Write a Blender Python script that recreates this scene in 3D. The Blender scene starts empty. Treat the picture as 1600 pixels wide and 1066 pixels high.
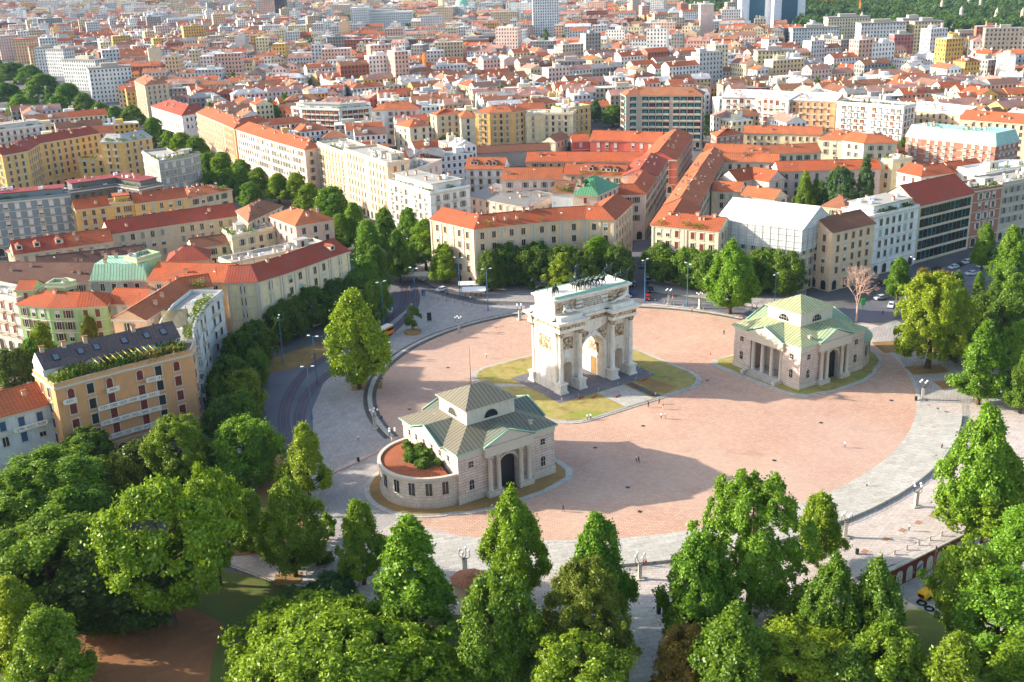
SUN_EL = 21; HAZE = 0.00003; EXPO = 1.32
import bpy, bmesh, math, random
import numpy as np
from mathutils import Vector, Matrix
from mathutils.geometry import tessellate_polygon
R = math.radians
rnd = random.Random(7)
SC = bpy.context.scene
COL = SC.collection
# ------------------------------------------------------------------ camera
FPX, HC = 1702.13, 108.0
_p, _r, _y = R(19.507), R(-1.817), R(33.489)
FW = np.array([math.sin(_y)*math.cos(_p), math.cos(_y)*math.cos(_p), -math.sin(_p)])
_r0 = np.array([math.cos(_y), -math.sin(_y), 0]); _u0 = np.cross(_r0, FW)
RT = _r0*math.cos(_r)+_u0*math.sin(_r); UP = -_r0*math.sin(_r)+_u0*math.cos(_r)
cam = bpy.data.objects.new('camera', bpy.data.cameras.new('camera')); COL.objects.link(cam)
cam.matrix_world = Matrix([[RT[0],UP[0],-FW[0],0],[RT[1],UP[1],-FW[1],0],[RT[2],UP[2],-FW[2],HC],[0,0,0,1]])
cam.data.lens = FPX*36/1600; cam.data.sensor_width = 36; cam.data.clip_end = 12000; cam.data.clip_start = 1
SC.camera = cam
def G(px, py, z=0.0):
    """where a spot seen in the photograph lies at height z (survey of the place)"""
    d = FW*FPX+RT*(px-800)-UP*(py-533); t = (z-HC)/d[2]
    return (float(d[0]*t), float(d[1]*t))
def PJ(x, y, z=0.0):
    d = np.array([x, y, z-HC]); w = d@FW
    if w <= 1: return (-9999, -9999)
    return (800+FPX*float(d@RT)/w, 533-FPX*float(d@UP)/w)
def HG(x, y, ty):
    lo, hi = 0, 100
    for _ in range(30):
        m = (lo+hi)/2
        if PJ(x, y, m)[1] > ty: lo = m
        else: hi = m
    return lo
# ------------------------------------------------------------------ materials
def lin(c):
    if isinstance(c, str):
        c = [int(c[i:i+2], 16)/255 for i in (0, 2, 4)]
        return tuple(((x+0.055)/1.055)**2.4 if x > .04 else x/12.92 for x in c)
    return tuple(c)
class NT:
    def __init__(s, name):
        s.m = bpy.data.materials.new(name); s.m.use_nodes = True
        s.t = s.m.node_tree; s.t.nodes.clear()
        s.out = s.n('ShaderNodeOutputMaterial')
    def n(s, typ, **k):
        n = s.t.nodes.new(typ)
        for a, v in k.items():
            if a.startswith('i_'): n.inputs[a[2:].replace('_', ' ')].default_value = v
            else: setattr(n, a, v)
        return n
    def l(s, a, b): s.t.links.new(a, b)
    def math(s, op, a, b=None, c=None, clamp=False):
        n = s.n('ShaderNodeMath', operation=op); n.use_clamp = clamp
        for i, x in enumerate((a, b, c)):
            if x is None: continue
            if isinstance(x, (int, float)): n.inputs[i].default_value = x
            else: s.l(x, n.inputs[i])
        return n.outputs[0]
    def mix(s, f, a, b, mode='MIX'):
        n = s.n('ShaderNodeMix', data_type='RGBA', blend_type=mode)
        for i, x in ((0, f), (6, a), (7, b)):
            if isinstance(x, (int, float)): n.inputs[i].default_value = x
            elif isinstance(x, tuple): n.inputs[i].default_value = (*x, 1)
            else: s.l(x, n.inputs[i])
        return n.outputs[2]
    def noise(s, vec, scale, detail=3, rough=.55):
        n = s.n('ShaderNodeTexNoise'); n.inputs['Scale'].default_value = scale
        n.inputs['Detail'].default_value = detail; n.inputs['Roughness'].default_value = rough
        if vec is not None: s.l(vec, n.inputs['Vector'])
        return n.outputs[0]
    def ramp(s, x, a, b):
        n = s.n('ShaderNodeMapRange'); n.inputs[1].default_value = a; n.inputs[2].default_value = b
        s.l(x, n.inputs[0]); return n.outputs[0]
    def scalevec(s, vec, sc):
        n = s.n('ShaderNodeVectorMath', operation='MULTIPLY'); n.inputs[1].default_value = sc; s.l(vec, n.inputs[0]); return n.outputs[0]
    def pos(s): return s.n('ShaderNodeNewGeometry').outputs['Position']
    def fin(s, col, rough=.85, spec=.25, bump=None, bs=.3, bd=.05, metal=0.0):
        b = s.n('ShaderNodeBsdfPrincipled'); s.b = b
        for key, v in (('Base Color', col), ('Roughness', rough), ('Specular IOR Level', spec), ('Metallic', metal)):
            if isinstance(v, (int, float)): b.inputs[key].default_value = v
            elif isinstance(v, tuple): b.inputs[key].default_value = (*v, 1)
            else: s.l(v, b.inputs[key])
        if bump is not None:
            bn = s.n('ShaderNodeBump'); bn.inputs['Strength'].default_value = bs; bn.inputs['Distance'].default_value = bd
            s.l(bump, bn.inputs['Height']); s.l(bn.outputs[0], b.inputs['Normal'])
        s.l(b.outputs[0], s.out.inputs[0]); return s.m
MAT = {}
def plain(name, c, rough=.7, spec=.3, metal=0.0, nz=.15, sc=3.0):
    t = NT(name); c = lin(c); p = t.pos(); f = t.noise(p, sc, 4)
    MAT[name] = t.fin(t.mix(f, tuple(x*(1-nz) for x in c), tuple(min(1, x*(1+nz)) for x in c)), rough, spec, metal=metal)
    return MAT[name]
def attr_col(t):
    return t.n('ShaderNodeVertexColor', layer_name='Col').outputs[0]
def mk_wall():
    t = NT('stucco'); c = attr_col(t); p = t.pos()
    a = t.noise(p, .35, 5, .6); st = t.noise(t.scalevec(p, (2.2, 2.2, .25)), 1.0, 4, .6); fine = t.noise(p, 6, 3)
    c2 = t.mix(t.ramp(a, .35, .7), c, t.mix(.22, c, (.12, .10, .08)))
    c3 = t.mix(t.math('MULTIPLY', t.ramp(st, .52, .75), .35), c2, (.16, .14, .11))
    MAT['wall'] = t.fin(t.mix(t.math('MULTIPLY', fine, .12), c3, (.9, .85, .8)), .9, .15)
def mk_farwall():
    # facade of a far house: rows of windows, shutters and slab lines are its surface pattern
    t = NT('facade'); c = attr_col(t)
    uv = t.n('ShaderNodeUVMap').outputs[0]; sp = t.n('ShaderNodeSeparateXYZ'); t.l(uv, sp.inputs[0])
    u = t.math('DIVIDE', sp.outputs[0], 3.1); v = t.math('DIVIDE', sp.outputs[1], 3.5)
    fu = t.math('FRACT', u); fv = t.math('FRACT', v)
    inu = t.math('LESS_THAN', t.math('ABSOLUTE', t.math('SUBTRACT', fu, .5)), .22)
    inv = t.math('LESS_THAN', t.math('ABSOLUTE', t.math('SUBTRACT', fv, .52)), .27)
    win = t.math('MULTIPLY', inu, inv)
    cb = t.n('ShaderNodeCombineXYZ'); t.l(t.math('FLOOR', u), cb.inputs[0]); t.l(t.math('FLOOR', v), cb.inputs[1])
    wn = t.n('ShaderNodeTexWhiteNoise', noise_dimensions='2D'); t.l(cb.outputs[0], wn.inputs[0])
    cr = t.n('ShaderNodeValToRGB'); cr.color_ramp.interpolation = 'CONSTANT'; t.l(wn.outputs[0], cr.inputs[0])
    e = cr.color_ramp.elements; e[0].color = (.03, .035, .04, 1); e[1].position = .45; e[1].color = (.10, .07, .05, 1)
    for pz, cc in ((.62, (.07, .10, .08)), (.75, (.24, .21, .17)), (.88, (.03, .03, .04))):
        x = e.new(pz); x.color = (*cc, 1)
    slab = t.math('MULTIPLY', t.math('LESS_THAN', fv, .09), .35)
    p = t.pos(); a = t.noise(p, .2, 4)
    c1 = t.mix(t.ramp(a, .3, .75), c, t.mix(.3, c, (.15, .12, .1)))
    c1 = t.mix(slab, c1, (.2, .17, .14))
    rg = t.math('SUBTRACT', .9, t.math('MULTIPLY', win, .5))
    MAT['farwall'] = t.fin(t.mix(win, c1, cr.outputs[0]), rg, .25)
def mk_roof():
    t = NT('clay_tiles'); c = attr_col(t)
    uv = t.n('ShaderNodeUVMap').outputs[0]; sp = t.n('ShaderNodeSeparateXYZ'); t.l(uv, sp.inputs[0])
    fu = t.math('FRACT', t.math('DIVIDE', sp.outputs[0], .85)); fv = t.math('FRACT', t.math('DIVIDE', sp.outputs[1], 1.1))
    hu = t.math('SINE', t.math('MULTIPLY', fu, math.pi))
    p = t.pos(); a = t.noise(p, .22, 5, .65); b = t.noise(p, 1.6, 4, .7); g = t.noise(p, 5, 2)
    c1 = t.mix(t.ramp(a, .38, .68), c, t.mix(.45, c, (.16, .08, .05)))
    c2 = t.mix(t.math('MULTIPLY', t.ramp(b, .5, .72), .55), c1, (.13, .085, .06))
    c3 = t.mix(t.math('MULTIPLY', t.ramp(g, .55, .7), .35), c2, (.62, .30, .16))
    c4 = t.mix(t.math('MULTIPLY', t.math('LESS_THAN', fv, .16), .35), c3, (.10, .05, .04))
    c5 = t.mix(t.math('MULTIPLY', t.math('SUBTRACT', 1, hu), .5), c4, (.12, .06, .04))
    vo = t.n('ShaderNodeTexVoronoi'); vo.inputs['Scale'].default_value = .28; t.l(p, vo.inputs[0]); sv = t.n('ShaderNodeSeparateColor'); t.l(vo.outputs['Color'], sv.inputs[0])
    c5 = t.mix(t.math('MULTIPLY', t.ramp(sv.outputs[0], .45, 1.0), .16), c5, t.mix(.5, c, (.20, .12, .09))); c5 = t.mix(t.math('MULTIPLY', t.ramp(sv.outputs[1], .6, 1.0), .08), c5, t.mix(.5, c, (.75, .45, .28)))
    MAT['roof'] = t.fin(c5, .85, .15, bump=hu, bs=.5, bd=.06)
def mk_metalroof():
    t = NT('seamed_copper'); c = attr_col(t)
    uv = t.n('ShaderNodeUVMap').outputs[0]; sp = t.n('ShaderNodeSeparateXYZ'); t.l(uv, sp.inputs[0])
    fu = t.math('FRACT', t.math('DIVIDE', sp.outputs[0], .95))
    seam = t.math('LESS_THAN', t.math('ABSOLUTE', t.math('SUBTRACT', fu, .5)), .14)
    cell = t.math('FLOOR', t.math('DIVIDE', sp.outputs[0], .95))
    wn = t.n('ShaderNodeTexWhiteNoise', noise_dimensions='1D'); t.l(cell, wn.inputs['W'])
    p = t.pos(); a = t.noise(p, .9, 5, .65)
    c1 = t.mix(t.math('MULTIPLY', t.ramp(a, .42, .7), .5), c, t.mix(.65, c, (.22, .15, .08)))
    c1 = t.mix(t.math('MULTIPLY', wn.outputs[0], .22), c1, (.10, .09, .07))
    c2 = t.mix(t.math('MULTIPLY', seam, .85), c1, t.mix(.72, c, (.03, .03, .025)))
    MAT['metalroof'] = t.fin(c2, .55, .35, bump=seam, bs=.6, bd=.06)
def mk_stone(name, base, dark, course=.75, bl=1.6, jo=.5, rust=None, sc=.5):
    t = NT(name); uv = t.n('ShaderNodeUVMap').outputs[0]
    br = t.n('ShaderNodeTexBrick'); br.offset = .5
    br.inputs['Scale'].default_value = 1; br.inputs['Mortar Size'].default_value = .045; br.inputs['Brick Width'].default_value = bl; br.inputs['Row Height'].default_value = course
    br.inputs['Color1'].default_value = (*lin(base), 1); br.inputs['Color2'].default_value = (*[x*.86 for x in lin(base)], 1)
    br.inputs['Mortar'].default_value = (*[x*jo for x in lin(base)], 1); t.l(uv, br.inputs['Vector'])
    p = t.pos(); a = t.noise(p, sc, 6, .65); st = t.noise(t.scalevec(p, (1.8, 1.8, .3)), 1, 4, .6)
    c = t.mix(t.math('MULTIPLY', t.ramp(a, .45, .75), .5), br.outputs[0], lin(dark))
    c = t.mix(t.math('MULTIPLY', t.ramp(st, .5, .78), .45), c, lin(rust or dark))
    MAT[name] = t.fin(c, .85, .2, bump=br.outputs[1], bs=-.4, bd=.05)
def mk_marble():
    t = NT('marble'); p = t.pos(); a = t.noise(p, .5, 6, .7); st = t.noise(t.scalevec(p, (1.6, 1.6, .28)), 1, 5, .65); b = t.noise(p, 3.5, 4)
    c = t.mix(t.ramp(a, .35, .75), lin('F0E7D8'), lin('D4C7B4'))
    c = t.mix(t.math('MULTIPLY', t.ramp(st, .52, .72), .55), c, lin('A98A68'))
    c = t.mix(t.math('MULTIPLY', t.ramp(b, .6, .8), .4), c, lin('8F8C86'))
    MAT['marble'] = t.fin(c, .6, .3, bump=b, bs=.2)
def mk_relief():
    t = NT('carved_marble'); p = t.pos(); v = t.n('ShaderNodeTexVoronoi', feature='SMOOTH_F1'); v.inputs['Scale'].default_value = 1.5; t.l(p, v.inputs[0])
    n = t.noise(p, 3, 5, .7); h = t.math('ADD', v.outputs[0], n)
    c = t.mix(t.ramp(h, .55, 1.15), lin('E6D6BA'), lin('8A6A45'))
    MAT['relief'] = t.fin(c, .7, .2, bump=h, bs=1, bd=.3)
def mk_cobble():
    t = NT('pink_cobbles'); p = t.pos(); br = t.n('ShaderNodeTexBrick'); br.offset = .5
    br.inputs['Scale'].default_value = 1; br.inputs['Mortar Size'].default_value = .05; br.inputs['Brick Width'].default_value = .95; br.inputs['Row Height'].default_value = .62
    mp = t.n('ShaderNodeMapping'); mp.inputs['Rotation'].default_value = (0, 0, R(34)); t.l(p, mp.inputs[0]); t.l(mp.outputs[0], br.inputs['Vector'])
    br.inputs['Color1'].default_value = (*lin('CDA488'), 1); br.inputs['Color2'].default_value = (*lin('BC9074'), 1); br.inputs['Mortar'].default_value = (*lin('94695A'), 1)
    a = t.noise(p, .035, 5, .6); b = t.noise(p, .35, 5, .7); cc = t.noise(p, 1.4, 3)
    c = t.mix(t.math('MULTIPLY', t.ramp(a, .35, .7), .45), br.outputs[0], lin('D6B89C'))
    c = t.mix(t.math('MULTIPLY', t.ramp(b, .5, .8), .4), c, lin('AE8270'))
    c = t.mix(t.math('MULTIPLY', t.ramp(cc, .58, .75), .35), c, lin('E0C4B0'))
    big = t.noise(p, .012, 3, .5); pt = t.noise(p, .11, 6, .75)
    c = t.mix(t.math('MULTIPLY', t.ramp(big, .45, .62), .35), c, lin('B59A8C')); c = t.mix(t.math('MULTIPLY', t.ramp(pt, .56, .66), .32), c, lin('96705E'))
    MAT['cobble'] = t.fin(c, .75, .25)
def mk_ground(name, a1, a2, a3, s1=.06, s2=.5, s3=2.5, brick=None, rough=.9):
    t = NT(name); p = t.pos()
    c = t.mix(t.ramp(t.noise(p, s1, 5, .6), .35, .68), lin(a1), lin(a2))
    c = t.mix(t.math('MULTIPLY', t.ramp(t.noise(p, s2, 5, .7), .48, .72), .7), c, lin(a3))
    f = t.noise(p, s3, 3); c = t.mix(t.math('MULTIPLY', f, .35), c, t.mix(.5, c, (.02, .02, .02)))
    if brick:
        br = t.n('ShaderNodeTexBrick'); br.inputs['Scale'].default_value = 1; br.inputs['Brick Width'].default_value = brick[0]; br.inputs['Row Height'].default_value = brick[1]; br.inputs['Mortar Size'].default_value = .04
        mp = t.n('ShaderNodeMapping'); mp.inputs['Rotation'].default_value = (0, 0, R(brick[2])); t.l(p, mp.inputs[0]); t.l(mp.outputs[0], br.inputs['Vector'])
        for k_, q in (('Color1', 1.06), ('Color2', .88), ('Mortar', .6)): br.inputs[k_].default_value = (q, q, q, 1)
        c = t.mix(1.0, c, br.outputs[0], 'MULTIPLY')
    MAT[name] = t.fin(c, rough, .2)
def mk_leaf(name='leaves'):
    t = NT(name); oi = t.n('ShaderNodeObjectInfo'); lv = attr_col(t)
    sp = t.n('ShaderNodeSeparateColor'); t.l(lv, sp.inputs[0])
    base = oi.outputs['Color']
    c = t.mix(sp.outputs[0], t.mix(.5, base, (.01, .04, .005)), t.mix(.3, base, (.34, .42, .02)))
    c = t.mix(t.math('MULTIPLY', sp.outputs[1], .35), c, base)
    d = t.n('ShaderNodeBsdfDiffuse'); tr = t.n('ShaderNodeBsdfTranslucent'); gl = t.n('ShaderNodeBsdfGlossy'); gl.inputs['Roughness'].default_value = .45
    gl.inputs['Color'].default_value = (.6, .6, .55, 1)
    t.l(c, d.inputs[0]); t.l(t.mix(.45, c, (.36, .48, .01)), tr.inputs[0])
    m = t.n('ShaderNodeMixShader'); m.inputs[0].default_value = .3; t.l(d.outputs[0], m.inputs[1]); t.l(tr.outputs[0], m.inputs[2])
    m2 = t.n('ShaderNodeMixShader'); m2.inputs[0].default_value = .035; t.l(m.outputs[0], m2.inputs[1]); t.l(gl.outputs[0], m2.inputs[2])
    t.l(m2.outputs[0], t.out.inputs[0]); MAT[name] = t.m
def mk_attr(name, rough=.6, spec=.3, metal=0.0, nz=.15):
    t = NT(name); c = attr_col(t); f = t.noise(t.pos(), 2.5, 4)
    MAT[name] = t.fin(t.mix(t.math('MULTIPLY', f, nz*2), c, t.mix(.5, c, (.03, .03, .03))), rough, spec, metal=metal)
mk_wall(); mk_farwall(); mk_roof(); mk_metalroof(); mk_marble(); mk_relief(); mk_cobble(); mk_leaf()
mk_stone('rust_stone', 'DCC6B6', 'A08678', .62, 3.0, .36)
mk_stone('ashlar', 'D6C8B6', 'A08C7A', .7, 1.5, .55)
mk_attr('paint'); mk_attr('gloss', .25, .5, 0, .03); mk_attr('cloth', .9, .1, 0, .1)
plain('trim', 'C9BCA8', .8); plain('bronze', '26352F', .45, .5, .5, .35, 2); plain('bark', '5C4A38', .95, .1, 0, .3, 4)
plain('glass', '1C2428', .12, .6); plain('glass_blue', '31556B', .12, .6); plain('iron', '1E2022', .5, .5)
plain('pole_blue', '3E6C8C', .5, .4); plain('globe', 'F2EFE8', .3, .4, 0, .02); plain('concrete', 'A8A196', .9, .1)
plain('rail_steel', '4A4038', .4, .5); mk_ground('tram_bed', '6E6068', '5C5460', '7A645C', .1, .8, 3.0)
plain('rubber', '141414', .8, .2); plain('patina', '8FC0A2', .6, .3, 0, .2, 1.2)
t = NT('asphalt'); p = t.pos(); c = t.mix(t.ramp(t.noise(p, .05, 5), .3, .7), lin('7F7B7C'), lin('6A686E')); c = t.mix(t.math('MULTIPLY', t.noise(p, 3, 4), .5), c, lin('58565C')); MAT['asphalt'] = t.fin(c, .9, .15)
mk_ground('town_ground', '625E5B', '767068', '504D4A')
mk_ground('grey_paving', 'B8AFA4', 'A39B94', 'AE9384', .05, .25, 2.0, (1.6, .8, -33))
mk_ground('pale_stone', 'C8C0B2', 'BCB3A5', 'A69C8C', .08, .5, 2.0, (2.4, 1.2, 20))
mk_ground('pink_stone', 'D2C2B6', 'C4B2A4', 'B6A496', .07, .5, 2.0, (1.2, .8, 35))
mk_ground('dark_stone', '6E675F', '595650', '4A4641', .1, .8, 3.0)
mk_ground('grey_apron', '8C8482', '787274', '6A6462', .1, .6, 2.5, (1.4, .7, 0))
mk_ground('dry_soil', 'A8824F', '8F6C40', '75703A', .1, .4, 2.5)
mk_ground('brown_earth', '9A6844', '7E5232', 'A87C50', .1, .4, 2.5)
t = NT('lawn'); p = t.pos(); c = t.mix(t.ramp(t.noise(p, .5, 5, .7), .35, .65), lin('B8A468'), lin('A08E4C'))
c = t.mix(t.math('MULTIPLY', t.ramp(t.noise(p, .11, 5, .6), .55, .63), .7), c, t.mix(t.noise(p, 1.2, 4), lin('6E8C26'), lin('94A03C'))); c = t.mix(t.math('MULTIPLY', t.ramp(t.noise(p, .19, 6, .7), .54, .62), .75), c, lin('8C6E46')); c = t.mix(t.math('MULTIPLY', t.noise(p, 6, 3), .4), c, lin('6A6830')); MAT['lawn'] = t.fin(c, .95, .1)
mk_ground('park_grass', '58662C', '66702E', '7A6038', .06, .25, 4.0)
# ------------------------------------------------------------------ mesh builder
class MB:
    def __init__(s): s.v = []; s.f = []; s.m = []; s.uv = []; s.c = []; s.mats = []; s.sm = []; s.marks = []
    def cut(s): s.marks.append(len(s.f))
    def slices(s):
        mk = sorted(set([0]+s.marks+[len(s.f)])); out = []; vi = 0
        for a, b in zip(mk, mk[1:]):
            if a == b: continue
            q = MB(); q.mats = s.mats; n = sum(len(f) for f in s.f[a:b]); q.v = s.v[vi:vi+n]; q.uv = s.uv[vi:vi+n]; q.c = s.c[vi:vi+n]; q.m = s.m[a:b]; q.sm = s.sm[a:b]
            k = 0
            for f in s.f[a:b]: q.f.append(tuple(range(k, k+len(f)))); k += len(f)
            vi += n; out.append(q)
        return out
    def mi(s, mat):
        if mat not in s.mats: s.mats.append(mat)
        return s.mats.index(mat)
    def face(s, pts, mat='wall', col=(.5, .5, .5), uv=None, sm=False):
        i = len(s.v); s.v += [tuple(map(float, p)) for p in pts]; s.f.append(tuple(range(i, i+len(pts))))
        s.m.append(s.mi(mat)); s.sm.append(sm)
        if uv is None:
            a, b, c_ = Vector(pts[0]), Vector(pts[1]), Vector(pts[2]); n = (b-a).cross(c_-a)
            if n.length < 1e-9: n = Vector((0, 0, 1))
            n.normalize()
            if abs(n.z) > .95: uv = [(p[0], p[1]) for p in pts]
            else:
                h = Vector((0, 0, 1)).cross(n).normalized(); w = n.cross(h)
                uv = [(Vector(p).dot(h), Vector(p).dot(w)) for p in pts]
        s.uv += uv; s.c += [col]*len(pts)
    def prism(s, poly, z0, z1, mat='wall', col=(.5, .5, .5), top=True, bot=False, topmat=None, topcol=None):
        n = len(poly)
        area = sum(poly[i][0]*poly[(i+1) % n][1]-poly[(i+1) % n][0]*poly[i][1] for i in range(n))
        if area < 0: poly = poly[::-1]
        u = 0
        for i in range(n):
            a, b = poly[i], poly[(i+1) % n]; L = math.hypot(b[0]-a[0], b[1]-a[1])
            s.face([(*a[:2], z0), (*b[:2], z0), (*b[:2], z1), (*a[:2], z1)], mat, col, [(u, z0), (u+L, z0), (u+L, z1), (u, z1)]); u += L
        if top: s.flat(poly, z1, topmat or mat, topcol or col)
        if bot: s.flat(poly[::-1], z0, mat, col, True)
    def flat(s, poly, z, mat, col=(.5, .5, .5), down=False):
        n = len(poly)
        if n <= 4: s.face([(p[0], p[1], z) for p in poly], mat, col); return
        for tri in tessellate_polygon([[Vector((p[0], p[1], 0)) for p in poly]]):
            pts = [(poly[i][0], poly[i][1], z) for i in tri]
            ar = (pts[1][0]-pts[0][0])*(pts[2][1]-pts[0][1])-(pts[2][0]-pts[0][0])*(pts[1][1]-pts[0][1])
            if (ar < 0) != down: pts = pts[::-1]
            s.face(pts, mat, col)
    def box(s, x0, x1, y0, y1, z0, z1, mat='wall', col=(.5, .5, .5), bot=True):
        s.prism([(x0, y0), (x1, y0), (x1, y1), (x0, y1)], z0, z1, mat, col, True, bot)
    def obox(s, c, ax, sx, sy, z0, z1, mat='wall', col=(.5, .5, .5), bot=True):
        ca, sa = math.cos(ax), math.sin(ax)
        s.prism([(c[0]+ca*a*sx-sa*b*sy, c[1]+sa*a*sx+ca*b*sy) for a, b in ((-.5, -.5), (.5, -.5), (.5, .5), (-.5, .5))], z0, z1, mat, col, True, bot)
    def lathe(s, cx, cy, prof, n=12, mat='wall', col=(.5, .5, .5), a0=0, a1=2*math.pi, sm=True):
        full = abs(a1-a0-2*math.pi) < 1e-6
        for (r0, z0), (r1, z1) in zip(prof, prof[1:]):
            for i in range(n):
                t0 = a0+(a1-a0)*i/n; t1 = a0+(a1-a0)*(i+1)/n
                p = [(cx+r0*math.cos(t0), cy+r0*math.sin(t0), z0), (cx+r0*math.cos(t1), cy+r0*math.sin(t1), z0), (cx+r1*math.cos(t1), cy+r1*math.sin(t1), z1), (cx+r1*math.cos(t0), cy+r1*math.sin(t0), z1)]
                rr = max(r0, r1); uv = [(rr*t0, z0), (rr*t1, z0), (rr*t1, z1), (rr*t0, z1)]
                if abs(z1-z0) < 1e-6: uv = [(q[0], q[1]) for q in p]
                if r1 < 1e-6: p = p[:3]; uv = uv[:3]
                elif r0 < 1e-6: p = [p[0], p[2], p[3]]; uv = [uv[0], uv[2], uv[3]]
                s.face(p, mat, col, uv, sm)
    def tube(s, p0, p1, r0, r1=None, n=6, mat='iron', col=(.5, .5, .5), caps=True):
        r1 = r0 if r1 is None else r1
        a, b = Vector(p0), Vector(p1); d = (b-a)
        if d.length < 1e-6: return
        d.normalize(); h = d.orthogonal().normalized(); w = d.cross(h)
        ra = [a+(h*math.cos(2*math.pi*i/n)+w*math.sin(2*math.pi*i/n))*r0 for i in range(n)]
        rb = [b+(h*math.cos(2*math.pi*i/n)+w*math.sin(2*math.pi*i/n))*r1 for i in range(n)]
        for i in range(n):
            j = (i+1) % n; s.face([ra[i], ra[j], rb[j], rb[i]], mat, col, [(0, 0)]*4, True)
        if caps: s.face(rb, mat, col, [(0, 0)]*n); s.face(ra[::-1], mat, col, [(0, 0)]*n)
    def sphere(s, c, r, mat='globe', col=(.5, .5, .5), n=8, sz=1.0):
        s2 = [(r*math.sin(math.pi*k/6), c[2]-r*sz*math.cos(math.pi*k/6)) for k in range(7)]
        s2[0] = (0, s2[0][1]); s2[-1] = (0, s2[-1][1]); s.lathe(c[0], c[1], s2, n, mat, col)
    def mesh(s, name, loc=(0, 0, 0)):
        me = bpy.data.meshes.new(name); nv = len(s.v)
        V = np.array(s.v, dtype=np.float32).reshape(-1, 3)-np.array(loc, dtype=np.float32)
        me.vertices.add(nv); me.vertices.foreach_set('co', V.ravel())
        cnt = np.array([len(f) for f in s.f], dtype=np.int32); me.loops.add(int(cnt.sum())); me.loops.foreach_set('vertex_index', np.arange(int(cnt.sum()), dtype=np.int32))
        me.polygons.add(len(s.f)); me.polygons.foreach_set('loop_start', np.concatenate([[0], np.cumsum(cnt)[:-1]]).astype(np.int32))
        me.polygons.foreach_set('material_index', np.array(s.m, dtype=np.int32)); me.polygons.foreach_set('use_smooth', np.array(s.sm, dtype=bool))
        for m in s.mats: me.materials.append(MAT[m])
        uvl = me.uv_layers.new(name='UVMap'); uvl.data.foreach_set('uv', np.array(s.uv, dtype=np.float32).ravel())
        ca = me.color_attributes.new('Col', 'FLOAT_COLOR', 'CORNER')
        cc = np.ones((len(s.c), 4), dtype=np.float32); cc[:, :3] = np.array(s.c, dtype=np.float32); ca.data.foreach_set('color', cc.ravel())
        me.update(calc_edges=True); me.validate()
        if any(s.sm):
            bm = bmesh.new(); bm.from_mesh(me); bmesh.ops.remove_doubles(bm, verts=bm.verts, dist=1e-4); bm.to_mesh(me); bm.free()
        return me
def link(name, me, parent=None, loc=None):
    o = bpy.data.objects.new(name, me); COL.objects.link(o)
    if parent is not None: o.parent = parent
    if loc is not None: o.location = loc
    return o
def part(name, mb, root, label=None, kind=None):
    """a part of root, given in world coordinates (root carries no rotation)"""
    if mb.marks:
        o = None
        for q in mb.slices(): o = part(name, q, root, label, kind)
        return o
    r = root; L = Vector((0, 0, 0))
    while r is not None: L += r.location; r = r.parent
    o = link(name, mb.mesh(name, L), root)
    if label: o['label'] = label
    if kind: o['kind'] = kind
    return o
def thing(name, label, cat, loc, group=None):
    o = bpy.data.objects.new(name, None); COL.objects.link(o); o.location = loc; o.empty_display_size = 1
    o['label'] = label; o['category'] = cat
    if group: o['group'] = group
    return o
def solo(name, mb, label, cat, loc=(0, 0, 0), group=None):
    o = link(name, mb.mesh(name, loc), None, loc); o['label'] = label; o['category'] = cat
    if group: o['group'] = group
    return o
def struct(name, mb):
    o = link(name, mb.mesh(name)); o['kind'] = 'structure'; return o
def copy_tree(o, parent=None):
    c = o.copy(); COL.objects.link(c)
    if parent is not None: c.parent = parent
    for ch in list(o.children): copy_tree(ch, c)
    return c
def arc(c, r, a0, a1, n):
    return [(c[0]+r*math.cos(R(a0+(a1-a0)*i/n)), c[1]+r*math.sin(R(a0+(a1-a0)*i/n))) for i in range(n+1)]
# ================================================================== ground and piazza
NC, NR = (165.0, 226.8), 93.0          # the near (park-side) circle of the piazza
FC, FR = (172.0, 210.6), 63.6          # the far circle
def ground():
    m = MB(); S = 7500
    pit = [(146, 84), (230, 84), (230, 107.2), (146, 107.2)]          # sunken lane below the arcade wall
    out = [(-S, -600), (S, -600), (S, S), (-S, S)]
    for tri in tessellate_polygon([[Vector((*p, 0)) for p in out], [Vector((*p, 0)) for p in pit]]):
        allp = out+pit; pts = [(*allp[i], -.02) for i in tri]
        ar = (pts[1][0]-pts[0][0])*(pts[2][1]-pts[0][1])-(pts[2][0]-pts[0][0])*(pts[1][1]-pts[0][1])
        m.face(pts if ar > 0 else pts[::-1], 'town_ground')
    struct('ground', m)
    m = MB(); m.flat(pit, -4.6, 'pale_stone')
    for i in range(4):
        a, b = pit[i], pit[(i+1) % 4]; m.face([(*b, -4.6), (*a, -4.6), (*a, -.02), (*b, -.02)], 'dark_stone')
    struct('sunken_lane', m)
ground()
def sheet(name, pts, z, mat, px=False):
    m = MB(); m.flat([G(*p) for p in pts] if px else pts, z, mat); return struct(name, m)
# park ground in front and on both sides
sheet('park_lawn', [(-60, 40), (146, 40), (146, 84), (145.9, 96), (112, 112), (96, 128), (84, 146), (76, 158), (62, 168), (52, 182), (20, 235), (-60, 300)], .0, 'park_grass')
sheet('park_lawn', [(230, 40), (420, 40), (470, 215), (330, 205), (262, 165), (245, 135), (230.1, 107)], .0, 'park_grass')
sheet('bare_earth', [(90, 1250), (110, 1000), (200, 955), (300, 950), (350, 975), (330, 1040), (310, 1250)], .012, 'brown_earth', True)
sheet('lane', [(982, 950), (1046, 945), (1050, 985), (1046, 1220), (984, 1220)], .03, 'pale_stone', True)
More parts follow.
